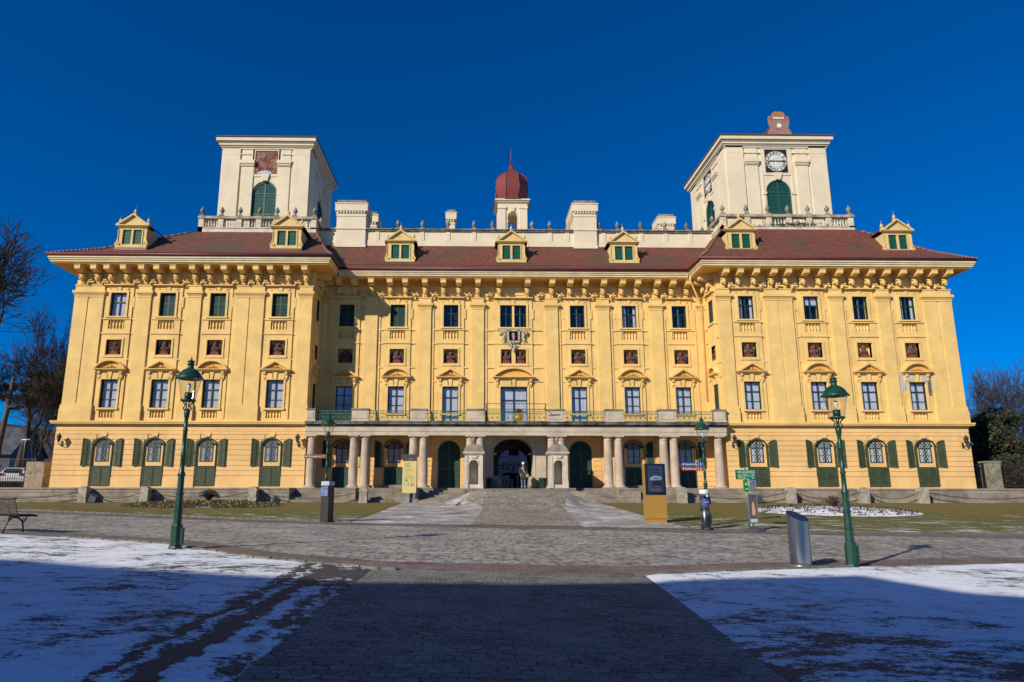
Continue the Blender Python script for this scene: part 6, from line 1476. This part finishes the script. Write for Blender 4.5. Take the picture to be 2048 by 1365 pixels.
# ---------------------------------------------------------------- person
def skin(points, edges, radii, mat, name, lev=2):
    me = bpy.data.meshes.new(name); me.from_pydata(points, edges, []); o = bpy.data.objects.new(name, me); C.objects.link(o)
    m = o.modifiers.new('s', 'SKIN'); m.use_smooth_shade = True; o.modifiers.new('d', 'SUBSURF').levels = lev
    if not me.skin_vertices: 
        bm = bmesh.new(); bm.from_mesh(me); bm.verts.layers.skin.verify(); bm.to_mesh(me); bm.free()
    for v, r in zip(me.skin_vertices[0].data, radii): v.radius = r if isinstance(r, tuple) else (r, r)
    me.skin_vertices[0].data[0].use_root = True
    dg = bpy.context.evaluated_depsgraph_get(); out_ = bpy.data.meshes.new_from_object(o.evaluated_get(dg)); bpy.data.objects.remove(o)
    out_.materials.clear(); out_.materials.append(mat); return out_
m_skin = M('skin', (.52, .28, .19), .6, .05, 4); m_coat = M('brown_coat', (.05, .038, .03), .9, .15, 6, .4, 40); m_jean = M('grey_jeans', (.10, .12, .15), .9, .12, 6); m_boot = M('tan_boots', (.28, .14, .07), .8, .1, 6); m_knit = M('white_knit', (.75, .73, .70), .95, .05, 20, .6, 80); m_scarf = M('rust_scarf', (.28, .10, .06), .95, .15, 10, .5, 40)
r = thing('person', (3.38, 42.2, gz(3.38, 42.2)+.03), 'person in white knit hat and long dark brown coat standing in the gate', 'person', rz=4)
pts = [(0, 0, .92), (0, 0, 1.1), (0, -.01, 1.3), (0, 0, 1.40), (0, -.01, 1.47), (0, -.02, 1.53), (0, -.02, 1.60),
       (-.09, 0, .86), (-.10, -.02, .48), (-.10, 0, .09), (-.11, -.13, .04), (.09, 0, .86), (.10, -.03, .48), (.11, .0, .09), (.12, -.13, .04),
       (-.17, 0, 1.34), (-.235, .01, 1.1), (-.21, -.08, .90), (-.17, -.12, .84), (.17, 0, 1.34), (.235, .01, 1.1), (.22, -.08, .90), (.19, -.14, .83)]
eds = [(0, 1), (1, 2), (2, 3), (3, 4), (4, 5), (5, 6), (0, 7), (7, 8), (8, 9), (9, 10), (0, 11), (11, 12), (12, 13), (13, 14), (2, 15), (15, 16), (16, 17), (17, 18), (2, 19), (19, 20), (20, 21), (21, 22)]
rad = [(.15, .11), (.13, .10), (.15, .10), .07, .05, (.075, .09), (.065, .08), .085, .062, .045, .035, .085, .062, .045, .035, .06, .045, .036, .03, .06, .045, .036, .03]
sub('body', skin(pts, eds, rad, m_skin, 'body'), r)
mb = MB(); mb.ell(0, -.11, 1.53, .014, .025, .02, 6, 4); mb.m = 1; mb.box(-.055, .055, -.115, -.095, 1.545, 1.575); mb.m = 2; mb.ell(0, -.1, 1.485, .025, .01, .006, 6, 4); sub('face', mb.mesh('face', [m_skin, m_blackg, m_scarf]), r)
cp = [(0, 0, .80), (0, 0, .98), (0, 0, 1.18), (0, -.01, 1.36), (-.19, 0, 1.33), (-.25, .01, 1.1), (-.22, -.08, .93), (.19, 0, 1.33), (.25, .01, 1.1), (.235, -.08, .93), (0, 0, .66)]
sub('coat', skin(cp, [(0, 1), (1, 2), (2, 3), (3, 4), (4, 5), (5, 6), (3, 7), (7, 8), (8, 9), (0, 10)], [(.20, .15), (.19, .15), (.18, .13), (.13, .10), .075, .065, .055, .075, .065, .055, (.21, .16)], m_coat, 'coat'), r)
tp = [(0, 0, .90), (-.09, 0, .84), (-.10, -.02, .48), (-.10, 0, .17), (.09, 0, .84), (.10, -.03, .48), (.11, 0, .17)]
sub('trousers', skin(tp, [(0, 1), (1, 2), (2, 3), (0, 4), (4, 5), (5, 6)], [.12, .095, .075, .06, .095, .075, .06], m_jean, 'trousers'), r)
for s_ in (-1, 1):
    sub('boot', skin([(s_*.105, .01, .2), (s_*.105, .01, .05), (s_*.115, -.14, .035)], [(0, 1), (1, 2)], [.062, .058, .042], m_boot, 'boot'), r)
    hp = [(s_*.185, -.13, .85), (s_*.18, -.15, .80)]; he = [(0, 1)]; hr_ = [.026, .022]
    for k in range(5):
        i0 = len(hp); hp += [(s_*(.17+.008*k), -.155+.012*k, .785), (s_*(.172+.008*k), -.16+.014*k, .765-.008*(2-abs(k-2)))]; he += [(1, i0), (i0, i0+1)]; hr_ += [.0085, .007]
    sub('hand', skin(hp, he, hr_, m_skin, 'hand', 1), r)
mb = MB(); mb.lathe([(.095, 1.575), (.105, 1.585), (.105, 1.63), (.09, 1.68), (.055, 1.715), (.01, 1.73)], 0, -.01, 0, 16, 1, 1.1); mb.ell(0, -.01, 1.74, .03, .03, .03, 8, 5); sub('knit_hat', mb.mesh('knit_hat', m_knit), r)
mb = MB(); mb.lathe([(.10, 1.35), (.115, 1.38), (.11, 1.43), (.085, 1.46)], 0, -.01, 0, 14, 1, 1); mb.tube([(.03, -.12, 1.4), (.05, -.16, 1.25)], [.04, .03], 6); sub('scarf', mb.mesh('scarf', m_scarf), r)
mb = MB(); mb.tube([(-.09, -.10, 1.38), (-.02, -.165, 1.24), (.07, -.18, 1.08), (.16, -.175, .96)], .018, 5); sub('bag_strap', mb.mesh('bag_strap', m_white), r)
mb = MB(); mb.box(.16, .34, -.17, -.07, .72, .92); mb.tube([(.2, -.12, .92), (.25, -.12, .98), (.3, -.12, .92)], .01, 5); sub('shoulder_bag', mb.mesh('shoulder_bag', M('sand_bag', (.38, .30, .2), .9)), r)
# ---------------------------------------------------------------- flower beds
def bed(cx, cy, rx, ry, snow, label, seed):
    r = thing('flower_bed', (cx, cy, gz(cx, cy)+.02), label, 'flower bed', 'oval flower beds in the lawns'); rnd = random.Random(seed)
    mb = MB(); mb.smooth = True; n = 40; m_ = 10; rings = []
    for j in range(m_+1):
        q = j/m_; rings.append([mb.vert(rx*q*math.cos(2*math.pi*k/n), ry*q*math.sin(2*math.pi*k/n), gz(cx+rx*q*math.cos(2*math.pi*k/n), cy+ry*q*math.sin(2*math.pi*k/n))-gz(cx, cy)+.22*(1-q**3)+rnd.uniform(-.02, .02)) for k in range(n)])
    for A, B in zip(rings, rings[1:]):
        for k in range(n): mb.face((A[k], A[(k+1) % n], B[(k+1) % n], B[k]))
    t = NT('bed_soil'); p = t.pos(); a = t.noise(t.pos((.6, 2, 1)), 1.6, 8, .75); b = t.noise(p, 18, 3, .7); c = t.mix(b, (.022, .015, .011), (.085, .05, .04)); c = t.mix(t.ss(a, .44 if snow else .60, .50 if snow else .63), c, (.78, .81, .86)); 
    sub('soil', mb.mesh('soil', t.fin(c, .95, 0, t.bump(b, 1, .06)), False), r)
    mb = MB()
    for k in range(450 if snow else 1500):
        a = rnd.random()*2*math.pi; q = math.sqrt(rnd.random())*.98; x, y = rx*q*math.cos(a), ry*q*math.sin(a); z = gz(cx+x, cy+y)-gz(cx, cy)+.22*(1-q**3); h = rnd.uniform(.04, .13)
        mb.m = 0 if rnd.random() < .8 or snow else 1; u = rnd.uniform(-.08, .08); mb.poly([(x-.03, y, z), (x+.03, y, z), (x+u+.02, y+rnd.uniform(-.03, .03), z+h), (x+u-.02, y, z+h)])
    sub('low_planting', mb.mesh('low_planting', [M('dry_stems', (.075, .045, .035) if snow else (.06, .05, .02), .95, .4, 9), M('yellow_bloom', (.30, .24, .03), .9)], False), r)['kind'] = 'stuff'
bed(-15.0, 35.6, 4.3, 3.0, False, 'oval earth bed with sparse yellow winter plants in left lawn', 1); bed(18.9, 33.2, 4.3, 2.9, True, 'oval snow dusted earth bed in right lawn', 2)
def shrub(x, y, z, rad_, h, dens, cols, label, seed):
    r = thing('shrub', (x, y, z), label, 'shrub', 'small shrubs on the beds'); rnd = random.Random(seed); mb = MB(); tips = []
    for k in range(dens):
        a = rnd.random()*6.28; q = rnd.random()**.6; p1 = (rad_*q*math.cos(a)*.5, rad_*q*math.sin(a)*.5, h*.5); p2 = (rad_*q*math.cos(a), rad_*q*math.sin(a), h*(1-.45*q*q)*rnd.uniform(.75, 1)); mb.tube([(0, 0, -.05), p1, p2], [.012, .008, .004], 3, False); tips += [p1, p2]
    sub('stems', mb.mesh('stems', M('shrub_stem', (.06, .035, .025), .95), False), r)
    mb = MB()
    for p in tips:
        for j in range(14):
            c = Vector(p)+Vector([rnd.gauss(0, .06) for _ in range(3)]); u = Vector([rnd.uniform(-1, 1) for _ in range(3)]).normalized()*.03; v = u.orthogonal().normalized()*.018; mb.m = rnd.random() < .4; mb.poly([c-u, c+v, c+u, c-v])
    sub('leaves', mb.mesh('leaves', [M('shrub_leaf', cols[0], .9, .3, 8), M('shrub_leaf_light', cols[1], .9, .3, 8)], False), r)['kind'] = 'stuff'
shrub(-15.0, 36.3, gz(-15, 36.3)+.2, .55, .75, 60, ((.035, .03, .014), (.075, .05, .025)), 'round dark shrub growing on the left flower bed', 5)
shrub(19.2, 33.6, gz(19.2, 33.6)+.2, .55, .6, 45, ((.09, .045, .02), (.13, .07, .03)), 'thin brown shrub growing on the right snowy bed', 6)
# ---------------------------------------------------------------- trees
def bare_tree(h, seed, r0, spread=.55, first=.25, lev=6, forks=1, up=.25):
    rnd = random.Random(seed); tk = MB(); br = MB()
    def grow(mb, p, d_, L, rad_, level):
        n = 4 if level < 3 else 3; pts = [p]; rs = [rad_]; q = p.copy(); dd = d_.copy()
        for k in range(n):
            dd = (dd+Vector((rnd.gauss(0, .13), rnd.gauss(0, .13), rnd.gauss(0, .07)+up*.16))).normalized(); q = q+dd*L/n; pts.append(q.copy()); rs.append(max(.0085, rad_*(1-.45*(k+1)/n)))
        mb.tube(pts, rs, 7 if level == 0 else (5 if level < 3 else 3), False)
        if level >= lev: return
        kids = 2+(rnd.random() < .75)+(level > 2)
        for k in range(kids):
            i = n if k == 0 else rnd.randint(max(1, n-2), n); a = spread*rnd.uniform(.5, 1.25); ax = dd.orthogonal().normalized(); ax.rotate(Matrix.Rotation(rnd.random()*6.28, 3, dd)); nd = dd.copy(); nd.rotate(Matrix.Rotation(a*(.5 if k == 0 else 1), 3, ax))
            nd = (nd+Vector((0, 0, .12))).normalized(); grow(br, pts[i], nd, L*rnd.uniform(.62, .82), rs[i]*(.85 if k == 0 else .62), level+1)
        if level in (2, 3, 4):
            for k in range(2):
                ax = Vector((rnd.uniform(-1, 1), rnd.uniform(-1, 1), rnd.uniform(-.2, .8))).normalized(); grow(br, pts[rnd.randint(1, n)], ax, L*.5, rs[1]*.35, lev-1)
    for f in range(forks):
        a = rnd.random()*6.28; grow(tk, Vector((0, 0, -.1)), Vector((math.cos(a)*.14*(forks > 1), math.sin(a)*.1*(forks > 1), 1)).normalized(), h*first, r0, 0)
    return tk.mesh('trunk', m_bark, False), br.mesh('crown', m_twig, False)
m_twig = M('twigs', (.055, .043, .036), .95, .25, 2, .3, 20)
bt = {}
def put_tree(kind, x, y, h, label, rz=0, grp='bare trees around the palace', z=None, cat='tree', args={}):
    if kind not in bt: bt[kind] = bare_tree(10., **args)
    tk, br = bt[kind]; r = thing('bare_tree', (x, y, gz(x, y) if z is None else z), label, cat, grp, rz=rz); s_ = h/10.; r.scale = (s_, s_, s_)
    sub('trunk', tk, r); sub('crown', br, r); return r
TA = dict(seed=3, r0=.16, spread=.62, first=.27); TB = dict(seed=11, r0=.13, spread=.42, first=.33, up=.5); TC = dict(seed=21, r0=.1, spread=.5, first=.3, up=.4); TW = dict(seed=31, r0=.24, spread=.8, first=.25, lev=6, up=.1)
put_tree('w', -38.6, 47.5, 29.5, 'large bare tree reaching in from the left edge', 200, args=TW)
put_tree('a', -40.6, 60, 15.5, 'tall bare tree with forked trunk nearest the left palace corner', 0, args=TA)
put_tree('b', -38.4, 63, 16.0, 'slender bare tree touching the left palace corner', 40, args=TB)
put_tree('a', -44.8, 67, 16, 'wide bare tree behind the dark pine', 150, args=TA)
put_tree('b', -47.5, 62, 13, 'slender bare tree before the grey house', 80, args=TB)
put_tree('c', -41.5, 72, 14.0, 'small thin tree far behind the white hatchback', 200, args=TC)
put_tree('c', -52, 76, 14.0, 'small thin tree left of the grey house', 20, args=TC)
put_tree('w', -46.0, 64.0, 22, 'broad bare tree behind the parked cars on the left', 310, args=TW)
put_tree('b', -55, 84, 16.0, 'far slender tree standing before the house roof', 70, args=TB)
for x, y, h, k, l in ((54.5, 64, 12.0, 'a', 'bare broad tree just right of the palace'), (60.3, 69, 13.8, 'a', 'bare rounded tree standing highest on the right'), (58.3, 66, 12, 'b', 'bare upright tree near the right edge'), (64.5, 78, 14, 'c', 'thin bare tree behind the dark conifers'), (68, 78, 14.5, 'a', 'bare tree at the right frame edge'), (71.5, 84, 15.5, 'b', 'far bare tree on the right skyline'), (57.5, 70, 12.5, 'c', 'bare tree partly hidden by the palace corner'), (74, 90, 15, 'a', 'far bare tree behind the rounded one'), (62.5, 74, 13, 'b', 'bare tree between the rounded tree and the frame edge')):
    put_tree(k, x, y, h, l, (x*37) % 360)
def leafcloud(lobes, n, size, seed, mats, needle=False):
    rnd = random.Random(seed); mb = MB(); tot = sum(l[3]**2 for l in lobes)
    for (cx, cy, cz, rr, fz) in lobes:
        k = int(n*rr*rr/tot)
        for _ in range(k):
            v = Vector([rnd.gauss(0, 1) for _ in range(3)]).normalized()*rr*(rnd.random()**.28)*(1+.22*math.sin(rnd.random()*20)); c = Vector((cx+v.x, cy+v.y, cz+v.z*fz)); f = math.sin(c.x*3.1+cz)*math.cos(c.z*3.7+c.y*2)
            if f < -.55: continue
            u = Vector([rnd.uniform(-1, 1) for _ in range(3)]).normalized()*size*rnd.uniform(.5, 1.2); w_ = u.orthogonal().normalized()*size*(.16 if needle else .45); mb.m = 0 if f < .1 else (1 if rnd.random() < .75 else 2); mb.poly([c-u, c+w_, c+u, c-w_])
    return mb.mesh('crown', mats, False)
m_l1 = M('evergreen_dark', (.022, .028, .012), .9, .3, 5); m_l2 = M('evergreen_mid', (.055, .058, .018), .9, .3, 5); m_l3 = M('evergreen_tip', (.10, .085, .03), .9, .2, 5)
def evergreen(x, y, h, w_, label, seed):
    rnd = random.Random(seed); r = thing('conifer', (x, y, gz(x, y)), label, 'tree', 'dark evergreens right of the palace')
    lobes = []
    for k in range(26):
        t_ = rnd.random(); rr = w_*(1-.5*t_)*rnd.uniform(.42, .62); a = rnd.random()*6.28; q = w_*(1-.8*t_)*.6; lobes.append((q*math.cos(a), q*math.sin(a), .6+t_*(h-1.1), rr, .8))
    sub('crown', leafcloud(lobes, 17000, .15, seed, [m_l1, m_l2, m_l3]), r); mb = MB(); mb.tube([(0, 0, -.1), (0, 0, h*.9)], [.18, .03], 6); sub('trunk', mb.mesh('trunk', m_bark), r)
evergreen(41.6, 50, 6.8, 2.7, 'dark evergreen against the right palace wall', 1); evergreen(45.6, 53, 6.9, 3.0, 'tall dark evergreen behind the stone gate pier', 2); evergreen(47.3, 49.5, 5.0, 2.6, 'lower olive evergreen behind the right iron fence', 3); evergreen(52.5, 51, 7.4, 3.0, 'dark evergreen at the right frame edge', 4)
evergreen(43.5, 47.6, 4.8, 2.0, 'low dark evergreen just behind the gate', 6)
# pine on the left with a tall bare trunk
r = thing('pine_tree', (-43.2, 57.5, gz(-43, 57)), 'dark pine with pale bare trunk and flat crown on the left', 'tree')
rnd = random.Random(8); mb = MB(); mb.tube([(0, 0, -.1), (.15, 0, 4), (.5, 0, 7.5), (.6, 0, 10.2)], [.32, .26, .2, .1], 9); lob = []
for k in range(13):
    a = rnd.random()*6.28; L = rnd.uniform(1.5, 3.9); z = rnd.uniform(7.2, 10.2); e = (.55+L*math.cos(a), L*math.sin(a)*.8, z+rnd.uniform(.3, 1.3)); mb.tube([(.5, 0, z-.4), ((.5+e[0])/2, e[1]/2, z+.1), e], [.09, .06, .03], 5, False); lob += [(e[0], e[1], e[2], .85, .5), ((.5+e[0]*1.3)/2, e[1]*.6, e[2]-.2, .65, .5)]
sub('trunk', mb.mesh('trunk', M('pine_bark', (.13, .10, .075), .95, .3, 4, .8, 14)), r); sub('crown', leafcloud(lob, 9000, .17, 9, [M('pine_needles', (.012, .016, .008), .9), m_l1, m_l2], True), r)
# hedge behind the left fence
r = thing('hedge', (-46, 60.5, gz(-46, 60)), 'dark low hedge behind the parked cars', 'hedge'); 
lob = [(-14+k*1.2, rnd.uniform(-.5, .5), rnd.uniform(.5, 1.6), 1.1, .9) for k in range(22)]; me = leafcloud(lob, 14000, .16, 12, [m_l1, m_bark, m_l1]); r2 = sub('foliage', me, r); r2['kind'] = 'stuff'
# ---------------------------------------------------------------- fences and piers
def fence_run(x0, x1, y, z, h, gap, label, grp, rails, bar=.014, post=2.5, nm='iron_fence', mat=m_iron, spikes=True):
    r = thing(nm, ((x0+x1)/2, y, z), label, 'fence' if 'fence' in nm else 'gate', grp); c = (x0+x1)/2
    mb = MB(); x = x0
    while x <= x1: mb.box(x-c-bar, x-c+bar, -bar, bar, .05, h); 
    return r
def iron_fence(x0, x1, y, z, h, gap, label, cat, nm, rails, mat=None, posts=None):
    mat = mat or m_iron; c = (x0+x1)/2; r = thing(nm, (c, y, z), label, cat); L = x1-x0
    mb = MB(); n = int(L/gap)
    for k in range(n+1): xx = -L/2+L*k/n; mb.box(xx-.012, xx+.012, -.012, .012, .05, h)
    b_ = sub('bars', mb.mesh('bars', mat), r); mb = MB()
    for q in rails: mb.box(-L/2, L/2, -.025, .025, q, q+.05)
    sub('rails', mb.mesh('rails', mat), r)
    n = max(1, round(L/(posts or 2.6)))
    for k in range(n+1):
        mb = MB(); xx = -L/2+L*k/n; mb.box(xx-.04, xx+.04, -.041, .041, 0, h+.05); sub('post', mb.mesh('post', mat), r)
iron_fence(-62, -30.7, 44.6, 1.75, 2.0, .16, 'tall thin iron fence between the trees and the left terrace', 'fence', 'iron_fence', [1.17, 1.95], posts=5.2)
iron_fence(34.2, 35.35, 43.2, ZT, 1.72, .11, 'narrow iron gate between right palace corner and stone pier', 'gate', 'iron_gate', [.12, 1.62], posts=1.2)
iron_fence(36.3, 60, 43.2, ZT, 1.72, .11, 'dark brown iron fence right of the stone pier', 'fence', 'iron_fence', [.15, 1.5], M('brown_iron', (.035, .02, .016), .7, .2, 4), posts=6)
def rub2():
    t = NT('rubble_masonry'); p = t.pos(); v = t.n('TexVoronoi', o=1, Vector=p, Scale=3.4); e = t.t.nodes.new('ShaderNodeTexVoronoi'); e.feature = 'DISTANCE_TO_EDGE'; e.inputs['Scale'].default_value = 3.4; t.put(e.inputs['Vector'], p)
    g = t.n('RGBToBW', i0=v); c = t.mix(g, (.20, .13, .085), (.42, .32, .22)); c = t.mix(t.ss(e.outputs[0], .02, .06, 1, 0), c, (.36, .31, .25)); return t.fin(c, .95, 0, t.bump(t.ss(e.outputs[0], 0, .08), .8, .04))
m_rub2 = rub2()
mb = MB(); mb.box(-.6, .6, -.35, .35, 0, 1.72); thing('stone_pier', (-29.6, 43.4, ZT), 'rubble stone wall stub against the left palace corner', 'pier', me=mb.mesh('stone_pier', m_rub2))
mb = MB(); mb.box(-.42, .42, -.4, .4, 0, 1.75); mb.box(-.46, .46, -.44, .44, 1.75, 1.88); thing('stone_pier', (35.85, 43.2, ZT), 'pale mossy stone gate pier right of the palace', 'pier', me=mb.mesh('stone_pier', [M('mossy_pier', (.27, .25, .17), .95, .3, 3, .6, 14)]))
# ---------------------------------------------------------------- cars
def car(x, y, z, rz, paint, label, rear=True):
    r = thing('parked_car', (x, y, z), label, 'car', 'cars parked behind the left fence', rz=rz)
    # local: length along y, rear at -y
    side = [(-2.0, .35), (-2.02, .62), (-1.95, .9), (-1.75, 1.0), (-1.45, 1.38), (-.9, 1.47), (.2, 1.45), (.9, 1.02), (1.75, .88), (2.0, .7), (2.02, .35)]
    mb = MB(); n = len(side); rows = []
    for xx, ins in ((-.86, 1), (-.82, 0), (.82, 0), (.86, 1)): rows.append([mb.vert(xx if ins else xx, yy*(1 if ins == 0 else .985), zz if zz < 1.0 else (zz if ins == 0 else 1.0)) for yy, zz in side])
    rows = []
    mb = MB(); mb.smooth = False
    def rowx(yy, zz, s_): return s_*(.86 if zz < 1.05 else .86-.28*(zz-1.05)/.42)
    A = [mb.vert(rowx(yy, zz, -1), yy, zz) for yy, zz in side]; B = [mb.vert(rowx(yy, zz, 1), yy, zz) for yy, zz in side]
    mb.face(A); mb.face(B[::-1])
    for k in range(n): mb.face((A[k], A[(k+1) % n], B[(k+1) % n], B[k]))
    sub('body', mb.mesh('body', paint), r)
    mb = MB(); mb.poly([(-.62, -1.78, 1.02), (.62, -1.78, 1.02), (.54, -1.49, 1.36), (-.54, -1.49, 1.36)])
    for v in range(len(mb.v)): q = mb.v[v]; mb.v[v] = (q[0], q[1]-.012, q[2]+.012)
    sub('rear_window', mb.mesh('rear_window', m_blackg, False), r)
    for s_ in (-1, 1):
        mb = MB(); mb.poly([(s_*.872, -1.45, 1.03), (s_*.872, .75, 1.03), (s_*.70, .2, 1.4), (s_*.69, -1.1, 1.41)]); sub('side_window', mb.mesh('side_window', m_blackg, False), r)
        mb = MB(); mb.prism([(s_*.84, .78), (s_*.5, .85), (s_*.55, .98), (s_*.84, 1.02)], -2.03, -1.8, 'y'); sub('tail_light', mb.mesh('tail_light', M('tail_red', (.3, .01, .01), .3, .02)), r)
        for yy in (-1.3, 1.3):
            mb = MB(Matrix.Translation((s_*.86, yy, .31)) @ Matrix.Rotation(math.pi/2, 4, 'Y')); mb.lathe([(.31, -.1), (.31, .1)], 0, 0, 0, 20, smooth=False); w_ = sub('wheel', mb.mesh('wheel', m_rubber), r); mb.v = []; mb.f = []; mb.mi = []; mb.sm = []; mb.lathe([(.2, -.11), (.2, .11)], 0, 0, 0, 16, smooth=False); sub('rim', mb.mesh('rim', m_steelp), w_)
    mb = MB(); mb.box(-.26, .26, -2.04, -2.02, .6, .72); sub('number_plate', mb.mesh('number_plate', m_white), r)
m_carw = M('white_car_paint', (.62, .68, .74), .25, .02, 1, 0); m_card = M('dark_car_paint', (.03, .035, .045), .25, .02, 1, 0); m_carb = M('blue_grey_car_paint', (.10, .16, .22), .25, .02, 1, 0)
zc = gz(-40, 55)
car(-38.1, 53.5, zc+.22, 22, m_carw, 'white hatchback seen from behind at the left palace corner'); car(-39.9, 58.2, zc+.15, 15, m_card, 'dark car half hidden beside the white hatchback'); car(-43.2, 54.5, zc+.35, 80, m_carb, 'blue grey car at the far left edge')
# ---------------------------------------------------------------- house, hill, modern lamp on the left
r = thing('house', (-78, 102, 1.0), 'pale grey house with snowy roof behind the left trees', 'house', rz=8)
mb = MB(); wall_holes(mb, -6, 6, 0, 6.2, -5, [(-4.4+k*2.6, -3.4+k*2.6, z, z+1.5, .15, 0) for k in range(4) for z in (.9, 3.9)])
for s_ in (-1, 1): mb.poly([(s_*6, -5, 0), (s_*6, 5, 0), (s_*6, 5, 6.2), (s_*6, -5, 6.2)]); mb.poly([(s_*6, -5, 6.2), (s_*6, 5, 6.2), (s_*6, 0, 10.4)])
sub('wall', mb.mesh('wall', M('shaded_grey_render', (.10, .115, .14), .9, .08, 1)), r)  # grey wall darkened towards blue, shade put into its colour
mb = MB(); mb.hexa([(-6.4, -5.6, 6.0), (6.4, -5.6, 6.0), (6.4, -5.5, 5.85), (-6.4, -5.5, 5.85)], [(-6.4, 0, 10.6), (6.4, 0, 10.6), (6.4, 0, 10.4), (-6.4, 0, 10.4)]); mb.hexa([(-6.4, 5.6, 6.0), (6.4, 5.6, 6.0), (6.4, 5.5, 5.85), (-6.4, 5.5, 5.85)], [(-6.4, .01, 10.6), (6.4, .01, 10.6), (6.4, .01, 10.4), (-6.4, .01, 10.4)]); rf = sub('roof', mb.mesh('roof', M('shaded_snowy_roof', (.09, .095, .12), .8, .3, .8, .3, 4, dark=(.035, .03, .035))), r)  # snow on the roof darkened to bluish grey to carry the shade
mb = MB(); mb.box(-2.5, -1.8, -1.5, -.8, 8, 11.2); sub('chimney', mb.mesh('chimney', m_stoned), rf)
for k in range(4):
    for z in (.9, 3.9): mb = MB(); mb.box(-4.4+k*2.6, -3.4+k*2.6, -4.86, -4.84, z, z+1.5); mb.box(-3.92+k*2.6, -3.88+k*2.6, -4.9, -4.86, z, z+1.5); sub('window', mb.mesh('window', m_blackg), r)
r = thing('path_lamp', (-44.6, 63, gz(-44, 63)), 'thin modern street lamp with small white head by the trees', 'street lamp'); mb = MB(); mb.tube([(0, 0, 0), (0, 0, 4.6), (.1, 0, 4.75)], .05, 8); sub('post', mb.mesh('post', m_steelp), r); mb = MB(); mb.prism([(-.35, 4.75), (.4, 4.78), (.4, 4.9), (-.3, 4.85)], -.1, .1, 'y'); sub('head', mb.mesh('head', m_white), r)
def hill(name, x0, x1, y0, y1, hfun, mat):
    mb = MB(); mb.smooth = True; nx, ny = 60, 12; rows = []; rnd = random.Random(5)
    for j in range(ny+1):
        Y = y0+(y1-y0)*j/ny; rows.append([mb.vert(x0+(x1-x0)*i/nx, Y, hfun(i/nx)*sst(j/ny*1.2)*(1+rnd.uniform(-.03, .03))+0) for i in range(nx+1)])
    for a, b in zip(rows, rows[1:]):
        for i in range(nx): mb.face((a[i], a[i+1], b[i+1], b[i]))
    struct(link(name, mb.mesh(name, mat, False)))
hill('hills', -620, -150, 260, 480, lambda t: 52*math.sin(math.pi*min(1, t*1.0+.0))**.6+4*math.sin(t*17), M('wooded_hill', (.075, .055, .045), .95, .3, .05, 1, .4, dist=2))
hill('hills', 200, 620, 260, 480, lambda t: 34*math.sin(math.pi*t)**.7, M('wooded_hill_far', (.075, .055, .045), .95, .3, .05, 1, .4, dist=2))
# ---------------------------------------------------------------- opposite building whose shadow lies over the foreground
r = thing('stable_building', (-30, -16, -.2), 'long yellow building across the square behind the viewer', 'building')
mb = MB(); F = MB(frame(-38.3, -9.9, 180)); wall_holes(F, -23.6, 21.6, 0, 14.6, 0, [(-22+k*3.6, -20.8+k*3.6, z, z+2, .25, 0) for k in range(12) for z in (2, 6.2, 10.4)])
mb = MB(); mb.prism([(-60, 0), (-60, 17.14), (-30.59, 17.04), (-26.96, 16.37), (-23.71, 15.9), (-23.02, 15.76), (-20.26, 15.89), (-18.77, 16.18), (-17.98, 16.51), (-16.85, 16.87), (-15.58, 17.24), (-13.12, 15.84), (-11.9, 15.56), (-8.4, 14.360000000000001), (-8.4, 0)], -24, -10.2, 'y')
part('wall', mb, m_lo, r); part('facade', F, m_lo, r)
mb = MB(); mb.box(-60, -14.7, -9.85, -9.6, 14.6, 15.0); part('cornice', mb, m_fascia, r)
for k in range(12):
    for z in (2, 6.2, 10.4): mb = MB(); x = -38.3+22-k*3.6; mb.box(x-1.2, x, -10.12, -10.08, z, z+2); mb.box(x-.62, x-.58, -10.08, -10.05, z, z+2); part('window', mb, m_green, r)

# ---------------------------------------------------------------- fallen leaves on the path
rnd = random.Random(12); lm = []
for q in range(3):
    mb = MB(); P = [(0, -.045), (.018, -.02), (.03, .0), (.02, .03), (0, .05), (-.022, .028), (-.028, .0), (-.016, -.022)]; c0 = mb.vert(0, 0, .004); R_ = [mb.vert(x, y, .012+.01*math.sin(k*1.7+q)) for k, (x, y) in enumerate(P)]
    for k in range(8): mb.face((c0, R_[k], R_[(k+1) % 8]))
    mb.tube([(0, -.045, .012), (.004, -.075, .006)], .0015, 4); lm.append(mb.mesh('fallen_leaf', M('dry_leaf', (.55, .36, .17), .8, .3, 30), False))
for k in range(16):
    y = rnd.uniform(5.6, 10.6); x = .55+rnd.uniform(-.4, 1.9); thing('fallen_leaf', (x, y, gz(x, y)+.0), 'small dry brown leaf lying on the dark path cobbles', 'leaf', 'fallen leaves on the path', rz=rnd.uniform(0, 360), me=lm[k % 3])
